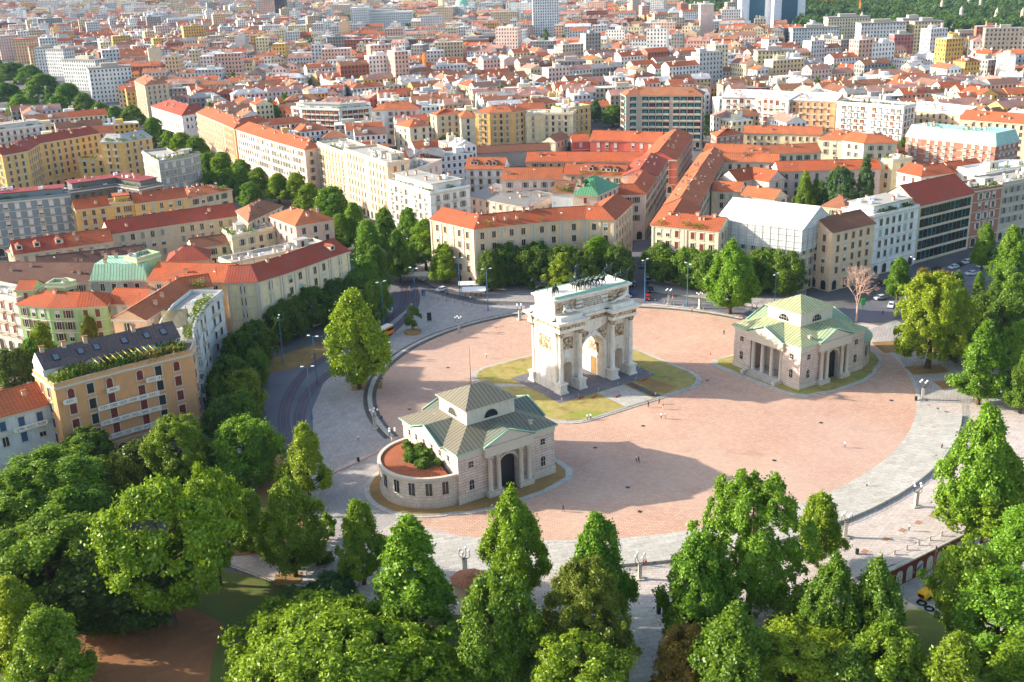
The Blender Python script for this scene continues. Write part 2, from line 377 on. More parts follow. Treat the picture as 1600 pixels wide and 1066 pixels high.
# broad stone forecourt round the piazza
fore = arc(NC, 119.5, 200, 322, 60)
sheet('forecourt_paving', fore+[(262, 196), (250, 240), (214, 262), (172, 266), (126, 262), (96, 250), (72, 230)], .02, 'pink_stone')
sheet('west_paving', [(465, 720), (500, 745), (560, 715), (640, 690), (622, 600), (700, 530), (820, 500), (820, 478), (745, 476), (690, 462), (655, 452), (640, 480), (590, 520), (545, 560), (505, 600), (488, 640), (490, 690)], .04, 'grey_paving', True)
sheet('east_paving', [(1345, 520), (1400, 550), (1425, 600), (1430, 628), (1540, 632), (1600, 640), (1600, 560), (1480, 545), (1400, 500)], .04, 'grey_paving', True)
sheet('south_west_paving', [(490, 760), (500, 748), (600, 704), (640, 800), (560, 850), (470, 860), (430, 800)], .045, 'grey_paving', True)
# asphalt road curling round the north side, and the tram street
road = [(396, 600), (420, 575), (470, 545), (540, 515), (590, 480), (612, 452), (596, 420), (560, 390), (590, 380), (622, 405), (650, 440), (700, 462), (760, 474), (840, 476), (960, 462), (1060, 466), (1180, 480), (1330, 480), (1395, 455), (1500, 418), (1600, 395), (1600, 425), (1500, 450), (1420, 485), (1390, 502), (1330, 505), (1180, 497), (1090, 482), (1010, 473), (960, 474), (830, 488), (745, 484), (690, 472), (652, 462), (640, 490), (560, 555), (505, 600), (488, 640), (495, 720), (440, 760), (405, 700), (385, 640)]
sheet('asphalt_road', road, .03, 'asphalt', True)
sheet('asphalt_street', [(972, 470), (1012, 470), (1016, 430), (1030, 330), (1100, 215), (1118, 160), (1105, 160), (1078, 215), (1010, 320), (985, 400)], .035, 'asphalt', True)
sheet('avenue_roadway', [(560, 392), (596, 384), (500, 300), (330, 205), (200, 150), (60, 95), (0, 90), (0, 130), (150, 180), (300, 250), (470, 330)], .025, 'asphalt', True)
sheet('tram_stop_pavement', [(396, 590), (425, 560), (500, 535), (545, 522), (505, 568), (440, 580)], .05, 'dry_soil', True)
sheet('cafe_pavement', [(622, 400), (655, 437), (700, 458), (760, 470), (840, 473), (965, 460), (975, 440), (860, 420), (700, 400), (640, 380)], .05, 'grey_paving', True)
sheet('cafe_pavement', [(1012, 455), (1060, 462), (1180, 476), (1260, 478), (1260, 440), (1120, 430), (1018, 425)], .05, 'grey_paving', True)
sheet('parking_road', [(1400, 470), (1440, 428), (1600, 380), (1600, 420), (1510, 440)], .045, 'asphalt', True)
# pink cobbles: inside both circles
cob = arc(FC, FR, 24, 178, 60)+[(97, 200), (88, 186), (92, 172), (95.5, 165)]+arc(NC, NR, 221.6, 332, 60)+[(240, 200), (233, 226)]
sheet('piazza_cobbles', cob, .06, 'cobble')
def ring(name, c, r0, r1, a0, a1, z0, z1, mat, n=64):
    m = MB(); m.prism(arc(c, r0, a0, a1, n)+arc(c, r1, a1, a0, n), z0, z1, mat); return struct(name, m)
ring('kerb_ring', FC, FR, FR+1.0, 14, 176, -.01, .22, 'dark_stone')
ring('kerb_ring', FC, FR+1.0, FR+2.2, 14, 176, -.01, .36, 'pale_stone')
ring('kerb_ring', FC, FR+2.2, FR+3.3, 14, 176, -.01, .14, 'dark_stone')
ring('paving_band', NC, NR, NR+.9, 221, 334, -.01, .085, 'pale_stone')
# the long curved stone steps on the park side (rising outwards, sheer at the back)
for i, (ra, rb, z) in enumerate([(NR+.9, 95.8, .1), (95.8, 97.6, .25), (97.6, 99.4, .42), (99.4, 103.4, .62)]):
    ring('stone_steps', NC, ra, rb, 236-i*.0, 307-i*1.1, -.01, z, 'pale_stone', 90)
ring('gutter_band', NC, 103.4, 105.0, 236, 308, -.01, .05, 'grey_paving', 80)
ring('paving_band', NC, NR+.9, 105, 214, 236, -.01, .05, 'pale_stone', 40)
# islands: kerbed beds under arch and gatehouses
def rounded(x0, x1, y0, y1, r, n=6):
    P = []
    for cx, cy, a in ((x1-r, y0+r, -90), (x1-r, y1-r, 0), (x0+r, y1-r, 90), (x0+r, y0+r, 180)): P += arc((cx, cy), r, a, a+90, n)
    return P
def island(poly, inner, grass, nm, steps=1):
    m = MB(); m.prism(poly, -.01, .2, 'pale_stone'); struct('island_kerb', m)
    m = MB(); m.prism(inner, .15, .3, 'pale_stone'); struct('island_kerb', m)
    def shrink(p, k):
        cx = sum(q[0] for q in p)/len(p); cy = sum(q[1] for q in p)/len(p); return [(cx+(q[0]-cx)*k, cy+(q[1]-cy)*k) for q in p]
    m = MB(); m.flat(shrink(inner, .975), .33, grass); struct(nm, m)
AX = 166.65
island(rounded(141.5, 192.3, 193.4, 241.0, 9), rounded(142.2, 191.6, 194.1, 240.3, 8.5), 'lawn', 'island_lawn')
sheet('arch_apron', [(150.6, 206.5), (182.9, 206.5), (182.9, 229), (150.6, 229)], .36, 'grey_apron')
sheet('island_path', [(162.3, 194.4), (171.2, 194.4), (171.2, 206.4), (162.3, 206.4)], .35, 'pale_stone')
sheet('island_path', [(175.5, 194.8), (181.5, 196.5), (179.5, 206.4), (175.5, 206.4)], .345, 'dry_soil')
sheet('island_path', [(144, 226), (150.6, 221), (150.6, 223), (145, 228.5)], .35, 'pale_stone')
sheet('island_path', [(171.9, 194.6), (174.2, 194.6), (174.2, 206.4), (171.9, 206.4)], .35, 'dark_stone')
def cas_isl(s):
    X = (lambda u: 102+u) if s > 0 else (lambda u: 228.7-u)
    a = [(X(p[0]), 175.77+p[1]) for p in [(29.2, 3), (29.2, 27), (26, 30), (0, 28.5)]+arc((0, 11.7), 14.6, 104, 256, 20)+[(0, -4.6), (6, -6.3), (18, -6.3), (26.2, -4.2), (28.6, -1)]]
    b = [(X(p[0]), 175.77+p[1]) for p in [(28.4, 3.4), (28.4, 26.6), (25.6, 29.2), (0, 27.7)]+arc((0, 11.7), 13.8, 104, 256, 20)+[(0, -3.8), (6, -5.5), (18, -5.5), (25.8, -3.5), (27.9, -.6)]]
    island(a, b, 'dry_soil' if s > 0 else 'lawn', 'island_bed')
cas_isl(1); cas_isl(-1)
# tram rails in the street
def polypath(pts, n=8):
    """Catmull-Rom through points"""
    out = []; P = [pts[0]]+list(pts)+[pts[-1]]
    for i in range(1, len(P)-2):
        for k in range(n):
            t = k/n; a, b, c, d = P[i-1], P[i], P[i+1], P[i+2]
            out.append(tuple(.5*((2*b[j])+(-a[j]+c[j])*t+(2*a[j]-5*b[j]+4*c[j]-d[j])*t*t+(-a[j]+3*b[j]-3*c[j]+d[j])*t**3) for j in range(2)))
    out.append(pts[-1]); return out
def offs(path, d):
    out = []
    for i, p in enumerate(path):
        a = path[max(i-1, 0)]; b = path[min(i+1, len(path)-1)]; L = math.hypot(b[0]-a[0], b[1]-a[1]) or 1
        out.append((p[0]-(b[1]-a[1])/L*d, p[1]+(b[0]-a[0])/L*d))
    return out
def ribbon(m, path, w, z, mat, z1=None):
    a, b = offs(path, w/2), offs(path, -w/2)
    for i in range(len(path)-1):
        m.face([(*b[i], z), (*b[i+1], z), (*a[i+1], z), (*a[i], z)], mat)
        if z1 is not None:
            m.face([(*a[i], z1), (*a[i+1], z1), (*a[i+1], z), (*a[i], z)][::-1], mat); m.face([(*b[i], z1), (*b[i+1], z1), (*b[i+1], z), (*b[i], z)], mat)
tram_c = polypath([G(*p) for p in [(462, 750), (452, 700), (443, 650), (462, 600), (500, 565), (555, 535), (600, 505), (630, 478), (630, 447), (606, 425), (585, 402), (540, 360)]], 8)
tram_d = polypath([G(*p) for p in [(480, 730), (474, 690), (468, 650), (484, 612), (520, 580), (575, 545), (618, 512), (646, 482), (646, 450), (622, 425), (600, 402), (556, 362)]], 8)
for pth in (tram_c, tram_d):
    m = MB()
    ribbon(m, pth, 3.0, .055, 'tram_bed')
    for d in (-.75, .75): ribbon(m, offs(pth, d), .2, .075, 'rail_steel')
    solo('tram_track', m, 'pair of steel tram rails bending round the piazza, '+('outer track beside the kerb trees' if pth is tram_c else 'inner track beside the grey paving'), 'tram track', group='tram tracks in the street')
m = MB(); ribbon(m, offs([G(*p) for p in [(740, 478), (840, 482), (960, 466), (1060, 470), (1180, 484)]], 0), .25, .07, 'pale_stone'); struct('road_marking', m)
m = MB(); ribbon(m, polypath([G(*p) for p in [(500, 748), (560, 722), (605, 698), (618, 690)]], 6), .5, .25, 'cobble', 0); struct('brick_kerb', m)
# ================================================================== triumphal arch
def skin_mesh(name, V, E, mat, sub=1, colf=None, rot=None):
    me = bpy.data.meshes.new(name); me.from_pydata([v[:3] for v in V], E, []); ob = bpy.data.objects.new(name, me); COL.objects.link(ob)
    md = ob.modifiers.new('s', 'SKIN'); sv = me.skin_vertices[0].data
    for i, v in enumerate(V):
        r = v[3]; sv[i].radius = (r, v[4] if len(v) > 4 else r); sv[i].use_root = (i == 0)
    if sub: ob.modifiers.new('d', 'SUBSURF').levels = sub; ob.modifiers['d'].render_levels = sub
    dg = bpy.context.evaluated_depsgraph_get(); dg.update()
    out = bpy.data.meshes.new_from_object(ob.evaluated_get(dg)); bpy.data.objects.remove(ob); bpy.data.meshes.remove(me)
    out.name = name; out.materials.clear(); out.materials.append(MAT[mat])
    n = len(out.loops); ca = out.color_attributes.new('Col', 'FLOAT_COLOR', 'CORNER')
    if colf:
        co = np.empty(len(out.vertices)*3, dtype=np.float32); out.vertices.foreach_get('co', co); co = co.reshape(-1, 3)
        li = np.empty(n, dtype=np.int32); out.loops.foreach_get('vertex_index', li)
        cols = np.array([(*colf(c), 1) for c in co], dtype=np.float32)[li]; ca.data.foreach_set('color', cols.ravel())
    for p_ in out.polygons: p_.use_smooth = True
    return out
def horse_mesh(rear=False, head=0.0):
    # faces -y, feet at z=0, about 2.6 m long
    V = [(0, 0, 1.45, .36, .40), (0, -.55, 1.5, .34, .38), (0, -.95, 1.55, .30, .36), (0, -1.25, 1.95, .2, .24), (head*.3, -1.55, 2.4, .14, .19), (head*.5, -1.7, 2.62, .12, .15), (head, -2.0, 2.42, .10, .13), (head*1.2, -2.2, 2.2, .07, .09),
         (0, .55, 1.5, .33, .36), (0, .95, 1.5, .27, .32), (0, 1.2, 1.45, .08), (0, 1.45, 1.1, .10), (0, 1.5, .6, .05)]
    E = [(0, 1), (1, 2), (2, 3), (3, 4), (4, 5), (5, 6), (6, 7), (0, 8), (8, 9), (9, 10), (10, 11), (11, 12)]
    def leg(root, x, y, up, back):
        i = len(V)
        if not back:
            if up: V.extend([(x, y-.1, 1.15, .14), (x, y-.5, .95, .09), (x, y-.35, .5, .065), (x, y-.35, .38, .07)])
            else: V.extend([(x, y, 1.1, .14), (x, y-.02, .65, .085), (x, y+.02, .18, .06), (x, y-.06, .05, .09)])
        else:
            if up: V.extend([(x, y-.1, 1.1, .17), (x, y+.12, .78, .09), (x, y-.1, .35, .065), (x, y-.2, .22, .08)])
            else: V.extend([(x, y-.02, 1.05, .18), (x, y+.2, .68, .09), (x, y+.15, .2, .065), (x, y+.05, .05, .09)])
        E.extend([(root, i), (i, i+1), (i+1, i+2), (i+2, i+3)])
    leg(2, .22, -.9, True, False); leg(2, -.22, -.85, False, False); leg(9, .22, .9, False, True); leg(9, -.22, .95, rear, True)
    return skin_mesh('horse', V, E, 'bronze', 1)
def human(pose='stand', arm=0, mat='bronze', colf=None, name='person'):
    """feet at z=0, faces -y, 1.72 m"""
    if pose == 'sit':
        V = [(0, 0, .55, .15, .13), (0, .02, .78, .14, .11), (0, 0, 1.0, .16, .11), (0, -.02, 1.17, .06), (0, -.03, 1.27, .085, .095), (0, -.04, 1.38, .07, .08)]
        E = [(0, 1), (1, 2), (2, 3), (3, 4), (4, 5)]
        for s in (-1, 1):
            i = len(V); V += [(s*.1, -.1, .52, .09), (s*.14, -.46, .5, .065), (s*.14, -.44, .1, .045), (s*.15, -.56, .04, .04)]; E += [(0, i), (i, i+1), (i+1, i+2), (i+2, i+3)]
            i = len(V); V += [(s*.2, 0, 1.07, .06), (s*.25, -.06, .82, .045), (s*.16, -.28, .68, .035), (s*.13, -.36, .64, .035)]; E += [(2, i), (i, i+1), (i+1, i+2), (i+2, i+3)]
        return skin_mesh(name, V, E, mat, 1, colf)
    st = .16 if pose == 'walk' else .03
    sp = .34 if pose == 'ride' else .1
    V = [(0, 0, .93, .15, .12), (0, 0, 1.12, .14, .11), (0, 0, 1.34, .17, .12), (0, -.01, 1.48, .06), (0, -.02, 1.58, .08, .095), (0, -.02, 1.68, .07, .08)]
    E = [(0, 1), (1, 2), (2, 3), (3, 4), (4, 5)]
    for s in (-1, 1):
        i = len(V); V += [(s*sp*.95, -s*st*.3, .82, .095), (s*sp*1.05, -s*st*.8, .48, .06), (s*sp, -s*st*1.2+(.1 if pose == 'walk' and s < 0 else 0), .1, .042), (s*sp*1.1, -s*st*1.3-.13, .04, .042)]
        E += [(0, i), (i, i+1), (i+1, i+2), (i+2, i+3)]
        i = len(V)
        if arm and s == arm: V += [(s*.2, 0, 1.4, .06), (s*.34, -.1, 1.55, .045), (s*.4, -.25, 1.8, .035), (s*.4, -.28, 1.88, .035)]
        else: V += [(s*.21, 0, 1.38, .06), (s*.27, s*st*.4, 1.12, .045), (s*.27, -.12, .88, .035), (s*.26, -.17, .8, .035)]
        E += [(2, i), (i, i+1), (i+1, i+2), (i+2, i+3)]
    return skin_mesh(name, V, E, mat, 1, colf)
def ext_xz(m, poly, y0, y1, mat):
    """extrude an outline in x,z between y0 and y1"""
    tris = tessellate_polygon([[Vector((p[0], p[1], 0)) for p in poly]]); n = len(poly)
    for tri in tris:
        q = [poly[i] for i in tri]; ar = (q[1][0]-q[0][0])*(q[2][1]-q[0][1])-(q[2][0]-q[0][0])*(q[1][1]-q[0][1])
        if ar < 0: q = q[::-1]
        m.face([(a, y0, b) for a, b in q], mat); m.face([(a, y1, b) for a, b in q[::-1]], mat)
    ar = sum(poly[i][0]*poly[(i+1) % n][1]-poly[(i+1) % n][0]*poly[i][1] for i in range(n))
    for i in range(n):
        a, b = poly[i], poly[(i+1) % n]
        if ar < 0: a, b = b, a
        m.face([(a[0], y1, a[1]), (b[0], y1, b[1]), (b[0], y0, b[1]), (a[0], y0, a[1])][::-1], mat)
def arch_cut(c, hw, zs, n=12):
    return [(c-hw, .3)]+[(c-hw*math.cos(math.pi*i/n), zs+hw*math.sin(math.pi*i/n)) for i in range(n+1)]+[(c+hw, .3)]
def build_arch():
    YF, YB = 213.4, 222.2
    A = thing('triumphal_arch', 'white marble triumphal arch with three openings on the kerbed lawn in the piazza', 'triumphal arch', (AX, 217.8, .3))
    m = MB()
    poly = [(AX-12.3, .3)]+arch_cut(AX-8.5, 1.55, 6.4)+arch_cut(AX, 3.7, 9.6, 18)+arch_cut(AX+8.5, 1.55, 6.4)+[(AX+12.3, .3), (AX+12.3, 17.0), (AX-12.3, 17.0)]
    ext_xz(m, poly, YF, YB, 'marble'); part('body', m, A)
    # entablature with breaks over the column pairs
    m = MB()
    def ent(x0, x1, y0, y1):
        for z0, z1, e, mt in ((17.0, 17.8, 0, 'marble'), (17.8, 18.9, -.12, 'relief'), (18.9, 19.25, .25, 'marble'), (19.25, 19.6, .6, 'marble'), (19.6, 19.95, .9, 'marble')):
            m.box(x0-e, x1+e, y0-e, y1+e, z0, z1, mt)
    ent(AX-12.5, AX+12.5, YF-.25, YB+.25)
    for s in (-1, 1):
        x0, x1 = sorted((AX+s*4.4, AX+s*12.75))
        ent(x0, x1, YF-2.75, YF-.9); ent(x0, x1, YB+.9, YB+2.75)
    part('entablature', m, A)
    # attic
    m = MB()
    m.box(AX-12.2, AX+12.2, YF+.15, YB-.15, 19.95, 24.6, 'marble')
    for e, z0, z1 in ((.35, 19.95, 20.9), (.3, 24.6, 24.9), (.7, 24.9, 25.3)): m.box(AX-12.2-e, AX+12.2+e, YF+.15-e, YB-.15+e, z0, z1, 'marble')
    for s in (-1, 1):
        x0, x1 = sorted((AX+s*4.9, AX+s*12.1)); m.box(x0, x1, YF-2.3, YF+.1, 19.95, 21.1, 'marble'); m.box(x0, x1, YB-.1, YB+2.3, 19.95, 21.1, 'marble')
        m.box(AX+s*8.5-3.2, AX+s*8.5+3.2, YF+.02, YF+.2, 21.5, 24.3, 'relief')
    part('attic', m, A)
    m = MB(); m.box(AX-5, AX+5, YF+.0, YF+.14, 21.3, 24.3, 'marble'); pl = part('inscription_panel', m, A)
    txt = ["ALLE SPERANZE DEL REGNO ITALICO", "AVSPICE NAPOLEONE I", "I MILANESI DEDICARONO L'ANNO MDCCCVII", "E FRANCATI DA SERVITV", "FELICEMENTE RESTITVIRONO MDCCCLIX"]
    for i, tx in enumerate(txt):
        c = bpy.data.curves.new('lettering', 'FONT'); c.body = tx; c.size = .62; c.align_x = 'CENTER'; c.extrude = .02; c.materials.append(MAT['iron'])
        tmp = bpy.data.objects.new('t', c); COL.objects.link(tmp); bpy.context.view_layer.update()
        me_ = bpy.data.meshes.new_from_object(tmp.evaluated_get(bpy.context.evaluated_depsgraph_get())); bpy.data.objects.remove(tmp)
        o = link('lettering', me_, pl, (AX-pl.parent.location.x, YF-.03-pl.parent.location.y, 23.55-i*.52-pl.parent.location.z)); o.rotation_euler = (R(90), 0, 0)
    # copper-edged flat roof
    m = MB()
    m.box(AX-11.9, AX+11.9, YF+.5, YB-.5, 25.3, 25.75, 'marble'); m.box(AX-12.0, AX+12.0, YF+.25, YF+.5, 25.3, 25.85, 'patina'); m.box(AX-12.0, AX+12.0, YB-.5, YB-.25, 25.3, 25.85, 'patina')
    part('roof', m, A)
    # columns: pedestal, shaft, capital
    cm = MB(); cm.lathe(0, 0, [(.78, 3.2), (.78, 3.35), (.70, 3.45), (.74, 3.6), (.62, 3.7), (.62, 8), (.55, 15.4), (.6, 15.5), (.55, 15.6)], 20, 'marble')
    cap = MB(); cap.lathe(0, 0, [(.55, 15.5), (.72, 15.8), (.6, 15.95), (.85, 16.3), (.7, 16.4), (.95, 16.75)], 16, 'relief', sm=False); cap.box(-.85, .85, -.85, .85, 16.75, 17.0, 'marble')
    for k in range(8):
        a = k*math.pi/4+.39; cap.sphere((.78*math.cos(a), .78*math.sin(a), 16.5), .2, 'relief', n=6)
    pm = MB()
    for e, z0, z1 in ((.3, .3, .75), (.18, .75, 1.0), (0, 1.0, 2.75), (.2, 2.75, 3.0), (.28, 3.0, 3.2)): pm.box(-1.05-e, 1.05+e, -1.15-e, 1.15+e, z0, z1, 'marble')
    cme, cape, pme = cm.mesh('column_shaft'), cap.mesh('capital'), pm.mesh('pedestal')
    for yy, sg in ((YF-1.55, 1), (YB+1.55, -1)):
        for dx in (-11.58, -5.42, 5.42, 11.58):
            p0 = link('pedestal', pme, A, (AX+dx-A.location.x, yy-A.location.y, -.3))
            c0 = link('column', cme, A, (AX+dx-A.location.x, yy-A.location.y, -.3)); link('capital', cape, c0, (0, 0, 0))
    m = MB()      # pilasters, archivolts, imposts
    for y, s in ((YF, -1), (YB, 1)):
        for dx in (-11.58, -5.42, 5.42, 11.58):
            m.cut(); a, b = sorted((y, y+s*.3)); m.box(AX+dx-.6, AX+dx+.6, a, b, .3, 15.6, 'marble'); m.box(AX+dx-.75, AX+dx+.75, a, b, 15.6, 17, 'relief')
            a, b = sorted((y, y+s*.5)); m.box(AX+dx-.9, AX+dx+.9, a, b, .3, 3.2, 'marble')
    part('pilaster', m, A)
    m = MB()
    for y, s in ((YF, -1), (YB, 1)):
        for c, hw, zs, th, n in ((AX, 3.7, 9.6, .75, 20), (AX-8.5, 1.55, 6.4, .4, 12), (AX+8.5, 1.55, 6.4, .4, 12)):
            m.cut(); pa = [(c-(hw+th)*math.cos(math.pi*i/n), zs+(hw+th)*math.sin(math.pi*i/n)) for i in range(n+1)]; pb = [(c-hw*math.cos(math.pi*i/n), zs+hw*math.sin(math.pi*i/n)) for i in range(n+1)][::-1]
            a, b = sorted((y, y+s*.22)); ext_xz(m, pa+pb, a, b, 'marble')
            m.box(c-.35, c+.35, a-.15, b+.15, zs+hw-.1, zs+hw+th+.5, 'marble')
            for k in (-1, 1): m.box(c+k*(hw+th/2)-th/2, c+k*(hw+th/2)+th/2, a, b, .3, zs-.5, 'marble'); m.box(c+k*(hw+th/2)-th/2-.15, c+k*(hw+th/2)+th/2+.15, a-.1, b+.1, zs-.5, zs, 'marble')
    part('archivolt', m, A)
    m = MB()
    for y, s in ((YF, -1), (YB, 1)):
        a, b = sorted((y, y+s*.14))
        for k in (-1, 1):
            m.cut(); m.box(AX+k*8.5-2.0, AX+k*8.5+2.0, a, b, 9.0, 10.3, 'marble'); m.cut(); m.box(AX+k*8.5-1.9, AX+k*8.5+1.9, a, b, 11.3, 14.6, 'relief')
            m.cut(); ext_xz(m, [(AX+k*4.1, 11.0), (AX+k*4.6, 15.6), (AX+k*1.2, 14.6)] if k > 0 else [(AX-1.2, 14.6), (AX-4.6, 15.6), (AX-4.1, 11.0)], a-.1, b+.1, 'relief')
    for s in (-1, 1):
        m.cut(); x = AX+s*12.3; a, b = sorted((x, x+s*.12)); m.box(a, b, YF+1.9, YB-1.9, 10.9, 15.0, 'relief'); m.cut(); m.box(a, b, YF+1.4, YB-1.4, 15.7, 16.6, 'marble'); m.cut(); a, b = sorted((x, x+s*.2)); m.box(a, b, YF+.1, YB-.1, .3, 2.9, 'marble')
        m.cut(); x = AX+s*3.7; a, b = sorted((x, x-s*.1)); m.box(a, b, YF+2.2, YB-2.2, 7.0, 9.6, 'relief'); m.box(a, b, YF+3.2, YB-3.2, .3, 5.2, 'dry_soil'); m.box(min(a, b)-.04, max(a, b)+.04, YF+2.6, YB-2.6, 5.3, 5.9, 'marble')
    part('relief_panel', m, A)
    # reclining river gods on the attic ledges
    V = [(0, 0, .55, .3, .3), (-.5, 0, .75, .3, .28), (-1.0, 0, 1.15, .3, .26), (-1.15, 0, 1.55, .12), (-1.2, 0, 1.8, .2, .2), (.7, -.1, .75, .2), (1.4, -.15, .45, .13), (2.0, -.1, .3, .1), (.7, .25, .45, .2), (1.5, .3, .3, .13), (2.1, .3, .2, .1), (-1.2, -.35, 1.2, .14), (-1.7, -.4, .8, .1), (-1.4, -.6, .5, .08), (-1.0, .4, 1.2, .14), (-.3, .4, 1.3, .1), (.2, .3, 1.1, .08)]
    E = [(0, 1), (1, 2), (2, 3), (3, 4), (0, 5), (5, 6), (6, 7), (0, 8), (8, 9), (9, 10), (2, 11), (11, 12), (12, 13), (2, 14), (14, 15), (15, 16)]
    rg = skin_mesh('statue', V, E, 'marble', 1)
    for y, s in ((YF-1.3, -1), (YB+1.3, 1)):
        for k in (-1, 1):
            o = link('statue', rg, A, (AX+k*8.4-A.location.x, y-A.location.y, 21.1-.3)); o.scale = (-k*1.55, 1.5, 1.6)
            o['label'] = 'reclining marble figure on the attic ledge'
    # bronze six-horse chariot
    C_ = thing('bronze_chariot', 'dark bronze six-horse chariot with a standing winged figure on top of the arch', 'sculpture', (AX, 217.2, 25.75))
    C_.scale = (1.15, 1.15, 1.2)
    H1, H2 = horse_mesh(False, .25), horse_mesh(True, -.25)
    for k in range(6):
        o = link('horse', (H1, H2)[k % 2], C_, ((k-2.5)*1.35, -.9-.25*abs(k-2.5), 0)); o.scale = (1.15,)*3; o.rotation_euler = (0, 0, R((k-2.5)*5))
    m = MB(); m.lathe(0, 0, [(.5, .5), (1.0, .7), (1.15, 1.9), (1.0, 1.9), (.9, .8), (0, .75)], 14, 'bronze', a0=R(180), a1=R(360)); m.box(-1.0, 1.0, 0, 1.4, .5, .75, 'bronze')
    ch = link('chariot_body', m.mesh('chariot_body'), C_, (0, 2.2, .3)); 
    for s in (-1, 1):
        m = MB()
        for a in range(8): m.tube((0, 0, 0), (0, .75*math.cos(a*.785), .75*math.sin(a*.785)), .06, mat='bronze')
        for a in range(16): m.tube((0, .8*math.cos(a*.3927), .8*math.sin(a*.3927)), (0, .8*math.cos((a+1)*.3927), .8*math.sin((a+1)*.3927)), .1, mat='bronze')
        link('wheel', m.mesh('wheel'), C_, (s*1.25, 2.9, .85))
    o = link('winged_figure', human('stand', 1, 'bronze'), C_, (0, 2.5, 1.2)); o.scale = (2.0, 2.0, 2.05)
    m = MB(); m.lathe(0, 0, [(.75, 0), (.6, 1.0), (.38, 2.0), (.42, 2.7), (.15, 3.1)], 12, 'bronze')
    link('robe', m.mesh('robe'), C_, (0, 2.5, 1.25))
    for s in (-1, 1):
        m = MB(); m.face([(0, .2, 2.6), (s*.9, .7, 3.6), (s*1.1, .8, 2.4), (s*.5, .5, 1.2)], 'bronze'); m.face([(0, .3, 2.6), (s*.5, .6, 1.2), (s*1.1, .9, 2.4), (s*.9, .8, 3.6)], 'bronze'); link('wing', m.mesh('wing'), C_, (0, 2.6, 1.2))
    names = {(-1, -1): 'front left corner', (-1, 1): 'rear left corner', (1, -1): 'front right corner', (1, 1): 'rear right corner'}
    rider = human('ride', 1, 'bronze')
    for (sx, sy), nm in names.items():
        T = thing('bronze_rider', 'bronze horseman statue at the %s of the arch roof' % nm, 'statue', (AX+sx*10.8, 217.8+sy*2.9, 25.75), 'bronze horsemen on the arch')
        T.scale = (1.18,)*3; T.rotation_euler = (0, 0, R(-55 if sx < 0 else 55) if sy < 0 else R(-100 if sx < 0 else 100))
        o = link('horse', H1 if sy < 0 else H2, T); o.scale = (1.15,)*3
        o = link('rider', rider, T, (0, .1, 1.05)); o.scale = (1.15,)*3
build_arch()
